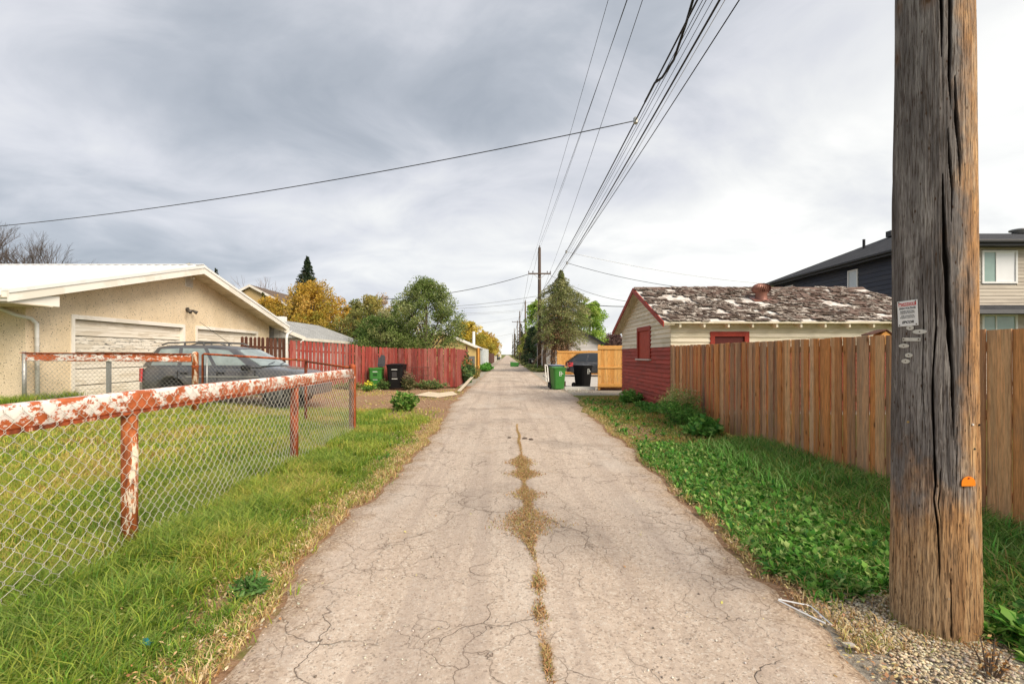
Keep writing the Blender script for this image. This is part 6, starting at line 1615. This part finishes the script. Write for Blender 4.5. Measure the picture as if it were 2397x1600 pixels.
def tree(name, label, x, y, h, rad, ncl, nleaf, pal, wts, seed, ls=.10, trunk_h=None, tr=.14, top=None, bottom=.12, group=None, fill=.55, mat=None, crown_c=None, sparse=1.0, lean=0, shape=1.0, z0=None, tops=None):
    rng = random.Random(seed); r = np.random.RandomState(seed)
    z0 = (gzf(x, y) if y < 30 else 0) if z0 is None else z0
    t = thing(name, label, 'tree', (x, y, z0), group=group)
    zc0 = h*bottom; cen = []
    for i in range(ncl):
        v = (i+.5)/ncl; zf = v**.85
        a = i*2.399 + rng.uniform(-.4,.4); prof = (math.sin(math.pi*min(1, (zf*.86+.12)))**.6)*shape + (1-shape)*(1-zf)
        rr = rad*prof*math.sqrt(rng.uniform(.25, 1))*.82
        cen.append((x+lean*zf+rr*math.cos(a), y+rr*math.sin(a), z0+zc0+(h-zc0)*zf*.93))
    mb = MB().tube([(x,y,z0-.1),(x+lean*.3,y,z0+h*.4),(x+lean*.7,y,z0+h*.75)], [tr, tr*.7, tr*.3], 8)
    limbs(mb, (x, y, z0+h*.12), cen[::max(1, ncl//22)], tr, rng)
    part('trunk', mb, M_BARK, t, smooth=True)
    cen = np.array(cen); per = nleaf//ncl; P = []; Cc = []
    cr = rad*fill*(.65+.6*r.rand(ncl))*np.clip(1.15-.45*np.linspace(0,1,ncl), .5, 1.2)
    pal = np.array(pal)
    for i in range(ncl):
        n = int(per*(.6+.8*r.rand())*sparse); d = r.randn(n, 3); d /= np.linalg.norm(d, axis=1)[:,None]
        rr = cr[i]*r.rand(n)**.45
        # uneven clumps inside the cluster
        q = cen[i] + d*rr[:,None]*np.array([1,1,.72])
        kn = vn(q[:,0]*2.2+q[:,1]*1.3, q[:,2]*2.4+q[:,1], seed) 
        q = q[kn > .38]
        P.append(q); cb = pal[r.choice(len(pal), p=np.array(wts)/sum(wts))]
        c = .55*cb[None] + .45*pal[r.choice(len(pal), len(q), p=np.array(wts)/sum(wts))]
        Cc.append(c*(1+(r.rand(len(q),1)-.5)*.45))
    P = np.concatenate(P); Cc = np.concatenate(Cc)
    V, F_, C4 = quads_cloud(P, ls*(.6+.8*r.rand(len(P))), Cc, seed+1)
    npmesh('crown', V, F_, mat or M_FOL, t, col=C4)
    return t
G_ASH = [(.10,.16,.03), (.17,.24,.055), (.28,.33,.11), (.40,.42,.20), (.05,.09,.02)]
G_GOLD = [(.62,.38,.055), (.52,.32,.04), (.40,.30,.05), (.26,.25,.04), (.70,.44,.14)]
G_OLIVE = [(.20,.24,.055), (.30,.30,.09), (.44,.36,.14), (.12,.15,.03)]
G_DARK = [(.025,.055,.014), (.045,.085,.02), (.08,.13,.03)]
G_YEL = [(.66,.50,.07), (.56,.42,.06), (.46,.38,.07), (.32,.32,.06)]
G_LIME = [(.28,.46,.06), (.38,.52,.10), (.20,.34,.05), (.52,.58,.18)]
tree('ash_tree', 'large leafy green tree with a ragged top just behind the red fence', -5.2, 31, 6.6, 2.75, 110, 54000, G_ASH, [3,4,4,2.4,1.2], 1001, .058, fill=.36, bottom=.04, shape=.9)
tree('ash_tree', 'dark green shrubby tree low at the left foot of the large green tree', -7.6, 31.5, 4.0, 1.8, 26, 13000, [(.05,.10,.02),(.10,.17,.035),(.20,.26,.07),(.34,.34,.13)], [3,3,2,1], 1002, .06, fill=.5, bottom=.1)
tree('elm_tree', 'big golden orange autumn tree behind the grey-roofed garage', -17.0, 42.5, 7.9, 3.7, 64, 36000, G_GOLD, [4,4,2.4,1.4,3], 1003, .085, fill=.42, bottom=.15)
tree('elm_tree', 'golden green autumn tree at the left of the big orange one', -20.9, 43, 6.9, 2.4, 40, 20000, G_GOLD, [3,3,3,3,1.5], 1004, .085, fill=.45, bottom=.1)
tree('elm_tree', 'orange yellow lower tree right of the big orange one', -13.8, 43, 6.0, 2.6, 40, 18000, G_GOLD, [4,3,2,2,1.5], 1005, .085, fill=.45, bottom=.1)
tree('olive_green_tree', 'olive green tree between the golden trees and the large green tree', -12.2, 39, 6.1, 2.2, 32, 13000, G_OLIVE, [3,3,2,2], 1006, .08, fill=.45, bottom=.1, sparse=.85)
tree('olive_green_tree', 'pale olive tree close behind the large green tree on its left', -9.2, 36, 4.9, 1.9, 26, 11000, [(.30,.31,.12),(.42,.40,.20),(.18,.22,.06),(.50,.46,.28)], [3,3,2,2], 1007, .07, fill=.45, bottom=.1)
tree('olive_green_tree', 'yellowing bushy tree filling the gap just left of the large green tree', -10.4, 37.5, 6.3, 2.0, 34, 14000, G_OLIVE+[(.46,.36,.09)], [3,3,2,2,2], 1020, .075, fill=.45, bottom=.08)
tree('olive_green_tree', 'olive yellow crown showing just behind the left side of the large green tree', -8.0, 37, 5.9, 2.2, 40, 17000, G_OLIVE+[(.50,.40,.12),(.16,.24,.06)], [3,3,2,2,2,2], 1023, .075, fill=.42, bottom=.06)
tree('elm_tree', 'low golden green tree above the grey garage roof ridge', -16.0, 40.0, 5.3, 2.4, 34, 14000, G_GOLD, [2,2,3,4,1], 1021, .08, fill=.45, bottom=.08)
tree('dark_green_tree', 'deep green tree filling in behind the red fence between the olive trees', -9.0, 33.5, 4.3, 2.0, 30, 14000, [(.05,.10,.02),(.10,.17,.035),(.20,.27,.07)], [2,3,3], 1022, .065, fill=.5, bottom=.05)
tree('dark_green_tree', 'dark green foliage low behind the grey roof', -12.6, 40.5, 3.7, 2.6, 26, 10000, G_DARK+[(.14,.20,.05)], [2,3,2,2], 1008, .09, fill=.5, bottom=.05)
tree('olive_green_tree', 'thin pinkish tan nearly leafless tree between the olive crowns', -13.5, 52, 8.2, 1.6, 24, 2600, [(.46,.34,.22),(.52,.40,.28)], [1,1], 1009, .10, fill=.5, bottom=.5, tr=.12)
tree('yellow_tree', 'large yellow autumn tree down the left side of the lane', -6.6, 80, 7.2, 3.3, 44, 15000, G_YEL, [4,4,3,1.6], 1010, .16, fill=.42, bottom=.05)
tree('yellow_tree', 'smaller round yellow tree farther down, right of the large yellow one', -4.6, 96, 5.7, 2.4, 26, 8000, G_YEL, [3,4,3,1], 1011, .17, fill=.45, bottom=.05)
tree('yellow_tree', 'orange yellow tree overhanging the distant parked car', -6.0, 135, 7.8, 4.2, 30, 8000, [(.60,.38,.09),(.56,.44,.09),(.4,.34,.07)], [3,3,2], 1012, .25, fill=.45, bottom=.05)
tree('yellow_tree', 'faint yellow green tree at the vanishing end of the lane', -7.5, 200, 8.5, 5, 24, 5000, [(.40,.38,.10),(.28,.32,.09),(.5,.42,.12)], [3,3,2], 1013, .35, fill=.5, bottom=.05)
tree('poplar_tree', 'bright lime green tree to the right behind the big spruce', 9.6, 56, 8.1, 2.35, 44, 20000, G_LIME, [3,3,2.5,2], 1014, .10, fill=.42, bottom=.28)
tree('poplar_tree', 'lime green foliage showing left of the nearest far pole', 4.6, 73, 10.0, 2.3, 30, 9000, G_LIME, [3,3,2,3], 1015, .14, fill=.42, bottom=.3)
tree('poplar_tree', 'yellow green tree behind the far bins, seen between the poles', 4.4, 105, 6.5, 2.2, 24, 6000, [(.42,.40,.10),(.30,.34,.08)], [1,1], 1016, .18, fill=.45, bottom=.1)
tree('plum_tree', 'reddish purple plum tree above the golden cedar gate', 17.6, 80, 4.9, 3.4, 32, 9000, [(.10,.05,.05),(.16,.085,.08),(.22,.15,.13)], [3,3,2], 1017, .14, fill=.42, bottom=.2)
tree('yellow_tree', 'tip of a golden tree peeping over the white metal roof', -30.5, 46, 10.3, 2.0, 20, 2600, [(.52,.36,.08),(.34,.28,.08)], [1,1], 1018, .12, fill=.45, bottom=.5)
tree('olive_green_tree', 'small mixed crown peeping over the right slope of the white roof', -24.3, 42, 7.3, .9, 14, 2400, G_OLIVE, [1,1,1,1], 1019, .08, fill=.6, bottom=.5)

def conifer(name, label, x, y, h, rad, nb, seed, ls=.16, bottom=.05, pal=((.035,.075,.025),(.055,.10,.03),(.09,.13,.045)), wid=None, power=.9, density=9, droop=.25, z0=0, dead=None, bumpy=.25):
    rng = random.Random(seed); r = np.random.RandomState(seed); t = thing(name, label, 'tree', (x, y, z0))
    mb = MB().tube([(x,y,z0-.1),(x,y,z0+h*.97)], [h*.028, .01], 8); P = []; Cc = []; pal = np.array(pal); D = []
    for i in range(nb):
        f = (i/nb)**.9; z = z0 + h*(bottom + (1-bottom)*f); L = (wid(f) if wid else rad*(1-f)**power)*rng.uniform(1-bumpy,1+bumpy*.6)+.06
        a = i*2.399+rng.uniform(-.3,.3); ca_, sa_ = math.cos(a), math.sin(a); m_ = max(4, int(L*density))
        up_ = rng.uniform(-.05,.15)
        tip = (x+ca_*L, y+sa_*L, z+L*up_-droop*L)
        if L > .5: mb.tube([(x,y,z), (x+ca_*L*.6, y+sa_*L*.6, z+L*.6*up_-droop*L*.36), tip], [.03, .018, .006], 4, False)
        cb = pal[rng.randrange(len(pal))]
        s = r.rand(m_*14)**.6; w_ = (1-s*.6)*L*.30
        q = np.stack([x+ca_*L*s, y+sa_*L*s, z+L*s*up_-droop*L*s**2], -1) + np.stack([-sa_*r.randn(len(s))*w_, ca_*r.randn(len(s))*w_, -np.abs(r.randn(len(s)))*.16*(.4+s)], -1)
        P.append(q); Cc.append((.6*cb+.4*pal[r.choice(len(pal), len(s))])*(1+(r.rand(len(s),1)-.5)*.5))
    part('trunk', mb, M_BARK, t, smooth=True)
    P = np.concatenate(P); Cc = np.concatenate(Cc)
    n = len(P); s = ls*(.6+.8*r.rand(n)); d = r.randn(n, 3); d[:,2] = -np.abs(d[:,2])*.8; d /= np.linalg.norm(d, axis=1)[:,None]
    b = np.cross(d, r.randn(n, 3)); b /= np.linalg.norm(b, axis=1)[:,None]
    V = np.stack([P-d*s[:,None]*.5, P-b*s[:,None]*.16, P+d*s[:,None]*.5, P+b*s[:,None]*.16], 1).reshape(-1, 3)
    npmesh('crown', V, np.arange(n*4).reshape(n, 4), M_FOL, t, col=np.repeat(Cc, 4, 0))
    return t
# the big shaggy spruce: narrow tip, wide uneven body, dead lower branches
def spw(f):
    if f > .80: return .95*(1-f)/.20+.04
    return .9 + 1.25*math.sin(math.pi*min(1, .22+f*.80))**.7
sp_ = conifer('spruce_tree', 'big shaggy spruce with a narrow tip and bare dead lower branches by the far pole', 4.95, 44.2, 9.35, 2.2, 230, 2001, .17, .30, ((.11,.15,.045),(.21,.25,.08),(.33,.34,.14),(.44,.42,.20)), spw, density=6.5, droop=.34, bumpy=.55)
rng = random.Random(5); mb = MB()
for k, (dx_, th_) in enumerate(((0,.30),(-.75,.20),(.45,.22),(-1.5,.16))):
    mb.tube([(4.95+dx_,44.0,-.1),(4.95+dx_*1.05,44,1.6),(4.95+dx_*.8,44.1,4.4)], [th_*1.25, th_, th_*.7], 10)
part('stem', mb, M_BARK, sp_, smooth=True)
mb = MB()
for k in range(260):
    x0_ = 4.95+rng.uniform(-1.7,1.0); z_ = rng.uniform(1.4,4.6); a = rng.uniform(0, 6.283); L = rng.uniform(.5,1.7)
    p = Vector((x0_, 44+rng.uniform(-.7,.3), z_)); pts = [p]
    for j in range(4): p = p + Vector((math.cos(a)*L/4, math.sin(a)*L/4-.03, -L*.11*(j+.4)+rng.uniform(-.05,.05))); a += rng.uniform(-.5,.5); pts.append(p)
    mb.tube(pts, [.022,.018,.014,.010,.006], 3, False)
part('dead_branches', mb, flat('dead_reddish_twigs', (.24,.165,.12), .9, 0, .2, .3, 8), sp_, kind='stuff')
r = np.random.RandomState(9); n = 2600
P = np.stack([4.95+r.normal(-.3,.55,n), 43.6+r.normal(0,.5,n), 3.2+r.normal(0,1.1,n)], -1)
V, F_, C4 = quads_cloud(P, .10, palette(n, [(.34,.20,.11),(.26,.17,.10)], [1,1], 3), 4); npmesh('dead_needles', V, F_, M_FOL, sp_, col=C4, kind='stuff')
conifer('spruce_tree', 'dark green bushy evergreen low behind the nearest far pole', 3.6, 68, 5.6, 2.0, 90, 2002, .24, .02, ((.014,.035,.018),(.022,.05,.022),(.05,.08,.03)), lambda f: 1.9*(1-f)**.45, density=6)
conifer('spruce_tree', 'dark narrow spruce top rising behind the big orange tree', -19.4, 47, 11.2, 3.4, 170, 2003, .22, .15, ((.02,.04,.02),(.035,.06,.028),(.06,.085,.035)), None, .95, 8)
conifer('spruce_tree', 'small brownish spruce at the left end of the golden trees', -23.2, 46, 7.6, 1.3, 60, 2004, .18, .15, ((.10,.10,.03),(.16,.13,.04)), None)
conifer('spruce_tree', 'spruce tip just left of the white roof peak line', -27.7, 46, 9.9, 1.3, 60, 2005, .16, .3, ((.03,.05,.025),(.06,.08,.03)), None)
conifer('spruce_tree', 'small distant spruce just left of the red garage eave', 25.2, 110, 6.4, 1.6, 50, 2006, .3, .1, ((.03,.07,.04),(.05,.09,.05)), None)
conifer('spruce_tree', 'second small distant spruce touching the red garage eave', 28.0, 110, 6.9, 1.8, 50, 2007, .3, .1, ((.03,.07,.04),(.05,.09,.05)), None)
for k, (x_, y_, h_) in enumerate(((3.3,150,9),(4.2,190,14),(3.0,260,13))):
    conifer('spruce_tree', ('grey green tree right of the lane end, nearest of three', 'tall grey green tree at the right of the lane end', 'farthest grey tree closing the right of the lane')[k], x_+1.2, y_, h_, 2.0, 50, 2010+k, .45, .02, ((.10,.11,.07),(.16,.16,.10)), lambda f: 2.0*(1-f)**.5, density=4)

def bare_tree(name, label, x, y, h, spread, seed, depth=6, mat=None, z0=0, r0=.12, n0=4, base=None):
    rng = random.Random(seed); mb = MB()
    def grow(p, d, L, r_, k):
        q = p + d*L; mid = p.lerp(q, .5) + Vector((rng.uniform(-1,1), rng.uniform(-1,1), rng.uniform(-.5,.5)))*L*.08
        mb.tube([p, mid, q], [r_, r_*.85, r_*.68], 5 if k > 3 else 3, False)
        if k == 0: return
        for j in range(3 if k > 2 else rng.choice([2,3])):
            nd = (d + Vector((rng.uniform(-1,1), rng.uniform(-1,1), rng.uniform(-.25,.7)))*spread).normalized()
            grow(q if j else mid.lerp(q, .6), nd, L*rng.uniform(.62,.86), r_*.60, k-1)
    t = thing(name, label, 'tree', (x, y, z0))
    grow(Vector((x, y, z0)), Vector((0,0,1)), h*.30, r0, depth)
    part('trunk', mb, mat or M_BARK, t)
    return t
M_TWIG = flat('dark_grey_twigs', (.085,.065,.055), .9)
M_TWIG2 = flat('pale_grey_twigs', (.26,.22,.21), .9)
bare_tree('bare_tree', 'leafless dense tree behind the white roof at the left edge', -45.5, 45, 12.8, .62, 31, 8, M_TWIG, r0=.30)
bare_tree('bare_tree', 'second leafless tree just right of the dense bare one', -40.2, 44, 10.8, .6, 32, 7, M_TWIG, r0=.24)
bare_tree('bare_tree', 'sparse pale leafless tree behind the yellow house', -27.6, 56, 10.6, .6, 33, 5, M_TWIG2, r0=.18)

# ------------------------------------------------------------------ bushes and weeds
def leafy_bush(name, label, x, y, h, rx, ry, n, pal, seed, ls=.03, narrow=.4, fluff=None, stems=26, group=None):
    r = np.random.RandomState(seed); rng = random.Random(seed); z0 = gzf(x, y)
    t = thing(name, label, 'plant', (x, y, z0), group=group); mb = MB(); P = []; 
    for i in range(stems):
        a = rng.uniform(0, 6.283); s = math.sqrt(rng.random()); tx, ty = x+rx*s*math.cos(a), y+ry*s*math.sin(a); hh = h*(1-.45*s*s)*rng.uniform(.4,1.15)
        b = Vector((x+(tx-x)*.35, y+(ty-y)*.35, z0)); tp = Vector((tx, ty, z0+hh)); m_ = b.lerp(tp, .5)+Vector((0,0,hh*.12))
        mb.tube([b, m_, tp], [.006,.005,.002], 4, False)
        k = n//stems; f = r.rand(k)**.7
        c = np.array(b)[None]*(1-f[:,None])+np.array(tp)[None]*f[:,None]; c[:,2] += .12*hh*4*f*(1-f)
        P.append(c + r.randn(k,3)*np.array([rx,ry,h*.5])*.13)
    part('stems', mb, M_BARK, t)
    P = np.concatenate(P); P[:,2] = np.maximum(P[:,2], z0+.01); n = len(P)
    cols = palette(n, pal, [1]*len(pal), seed+1)
    if fluff is not None:
        hi = (P[:,2]-z0) > h*.66; k = hi & (r.rand(n) < .7); cols[k] = palette(k.sum(), fluff, [1]*len(fluff), seed+2)
    a = r.rand(n)*6.283; el = r.uniform(-.3,1.0,n)
    d = np.stack([np.cos(a)*np.cos(el), np.sin(a)*np.cos(el), np.sin(el)], -1); b = np.cross(d, r.randn(n,3)); b /= np.linalg.norm(b, axis=1)[:,None]
    s = ls*(.6+.9*r.rand(n))[:,None]
    V = np.stack([P, P+d*s*.5-b*s*narrow*.5, P+d*s, P+d*s*.5+b*s*narrow*.5], 1).reshape(-1,3)
    npmesh('foliage', V, np.arange(n*4).reshape(n,4), M_TINT, t, col=np.repeat(cols,4,0))
    return t
WG = [(.07,.22,.04),(.11,.30,.05),(.17,.38,.07),(.25,.44,.10)]
leafy_bush('weed_bush', 'tall feathery green weed bush at the corner of the red garage and cedar fence', 3.92, 10.9, .82, .42, .75, 9000, WG, 3001, .06, .22, [(.42,.40,.16),(.30,.34,.12),(.5,.42,.2)], 60)
leafy_bush('weed_bush', 'low broad-leaved weed in front of the feathery weed bush', 3.85, 9.5, .36, .34, .5, 2200, WG, 3002, .10, .5)
leafy_bush('weed_bush', 'small bright green bush at the far foot of the red garage wall', 4.0, 15.6, .42, .38, .55, 3200, WG[1:], 3003, .08, .4)
leafy_bush('weed_bush', 'low green weeds along the middle of the red garage wall', 4.05, 13.6, .20, .3, 1.2, 2600, WG, 3004, .09, .4, None, 40)
leafy_bush('weed_bush', 'bright green weed clump just right of the fence corner post', -2.9, 13.8, .50, .38, .42, 3800, [(.10,.24,.03),(.18,.34,.06),(.07,.17,.03),(.30,.36,.10)], 3005, .09, .45)
leafy_bush('weed_bush', 'dark weeds growing up in front of the black bin by the red fence', -4.55, 21.8, .80, .4, .3, 2000, [(.09,.13,.05),(.16,.18,.07),(.25,.2,.1)], 3006, .09, .4, [(.30,.17,.13),(.25,.2,.12)])
leafy_bush('weed_bush', 'weeds between the green and black bins by the red fence', -5.5, 21.7, .45, .3, .25, 900, [(.08,.16,.04),(.15,.22,.06)], 3007, .09, .4)
leafy_bush('weed_bush', 'low green weeds at the foot of the red fence below the trellis', -3.55, 22.3, .36, .8, .3, 2200, [(.09,.18,.05),(.16,.24,.08),(.3,.28,.12)], 3008, .10, .4, None, 40)
leafy_bush('weed_bush', 'yellow flowering weed at the foot of the green bin', -5.9, 20.6, .38, .3, .3, 700, [(.12,.26,.05),(.2,.36,.07)], 3009, .09, .4, [(.85,.75,.06)])
leafy_bush('weed_bush', 'brownish low weeds left of the green bin on the dirt', -6.9, 20.9, .28, .7, .4, 1400, [(.12,.20,.05),(.28,.28,.08),(.4,.3,.12)], 3010, .09, .4, None, 34)
leafy_bush('climbing_vine', 'dark green vine spilling round the end of the red fence', -2.22, 27.5, 1.5, .28, 2.4, 3400, [(.04,.09,.03),(.07,.14,.04),(.14,.2,.06)], 3011, .13, .6, [(.4,.17,.06),(.1,.16,.05)], 50)
leafy_bush('climbing_vine', 'orange green creeper low by the orange post', -2.15, 33, .7, .3, 2.0, 1600, [(.3,.2,.06),(.16,.2,.06),(.42,.32,.1)], 3012, .13, .6)
leafy_bush('weed_bush', 'bright green bush at the foot of the pale blue metal fence', -2.0, 46.5, .75, .6, 2.0, 2600, [(.10,.34,.04),(.16,.42,.07),(.08,.24,.03)], 3013, .16, .5)
leafy_bush('weed_bush', 'low weeds round the foot of the nearest far pole', 3.1, 44.5, .5, .9, 1.2, 1800, [(.14,.2,.06),(.25,.26,.09)], 3014, .14, .4)
leafy_bush('weed_bush', 'small dark weed clump at the left edge of the asphalt in the foreground', -1.72, 3.2, .10, .12, .14, 800, [(.07,.17,.035),(.10,.23,.05),(.16,.28,.08)], 3015, .045, .35)
leafy_bush('seedlings', 'reddish stemmed seed stalks sprouting from the gravel below the pole', 2.42, 2.42, .20, .13, .12, 120, [(.40,.20,.07),(.5,.3,.12)], 3016, .02, .5, None, 12)
leafy_bush('weed_bush', 'tall thin weed with pale seed heads above the fence at the right edge', 4.75, 4.3, 2.02, .22, .3, 500, [(.2,.32,.1),(.3,.4,.15)], 3017, .04, .3, None, 7)
leafy_bush('weed_bush', 'low green strip of plants by the far black bin', 3.6, 60, .4, 1.2, 2.0, 1500, [(.16,.24,.06),(.25,.3,.1)], 3018, .2, .4)

# ------------------------------------------------------------------ far fences, houses and small litter
fr = thing('plank_fence', 'pale weathered fence behind the far bins on the right', 'fence', (4.6, 70, 0))
plank_line(fr, [(3.4,72), (8.5,70)], .22, .03, 1.5, flat('grey_weathered_boards', (.34,.30,.24), .9), zoff=.03, gfun=lambda x, y: 0)
simple_gable('garage', 'distant pinkish garage beside the far poles on the right', 4.6, 10, 110, 118, 0, 2.5, 3.6, flat('pinkish_beige_stucco', (.52,.36,.28), .9), M_BRROOF, 'y')
simple_gable('garage', 'tiny white garage at the end of the lane on the left', -9, -3.0, 240, 250, 0, 3.0, 4.6, M_WHITE, M_GRROOF, 'y')
simple_gable('house', 'distant low house roof behind the plum tree on the right', 20, 34, 95, 105, 0, 3.0, 5.0, flat('tan_stucco', (.45,.38,.3), .9), M_BRROOF, 'x', 'house')
st = thing('plastic_trim_strip', 'bent white plastic trim strip lying on the gravel near the pole', 'trim strip', (1.8, 3.0, .02))
q1 = [at(1822, 1414, 3.112), at(1897, 1429, 3.03), at(1947, 1475, 2.82)]; q2 = [at(1822, 1418, 3.10), at(1880, 1446, 2.95), at(1932, 1472, 2.835)]
for q in (q1, q2):
    for p in q: p.z = .036
    part('strip', MB().tube(q, .0055, 4), M_SIGNW, st)
p = at(1987, 1520, 2.637); part('chip', MB().box(p.x-.03,p.x+.03,p.y-.015,p.y+.02,.02,.035), M_PAD, None, label='small flat pale concrete chip on the gravel', cat='chip', bevel=.004)
M_TEAL = flat('teal_plastic_film', (.03,.20,.22), .5)
for (px, py, lb) in ((714, 1148, 'crumpled teal wrapper in the grass near the second post'), (343, 1540, 'torn teal plastic scrap in the grass at the bottom left')):
    d = EYE*FPX/(py-VY); bm = bmesh.new(); bmesh.ops.create_grid(bm, x_segments=5, y_segments=3, size=.5)
    for v_ in bm.verts: v_.co = Vector((v_.co.x*.055, v_.co.y*.03, RNG.uniform(-.012,.018)))
    me = bpy.data.meshes.new('plastic_wrapper'); bm.to_mesh(me); bm.free(); o = link('plastic_wrapper', me, M_TEAL); o.location = ((px-VX)*d/FPX, d, .085); o.rotation_euler = (.3,.2,RNG.uniform(0,3)); setp(o, lb, 'wrapper')
    md = o.modifiers.new('s', 'SOLIDIFY'); md.thickness = .001
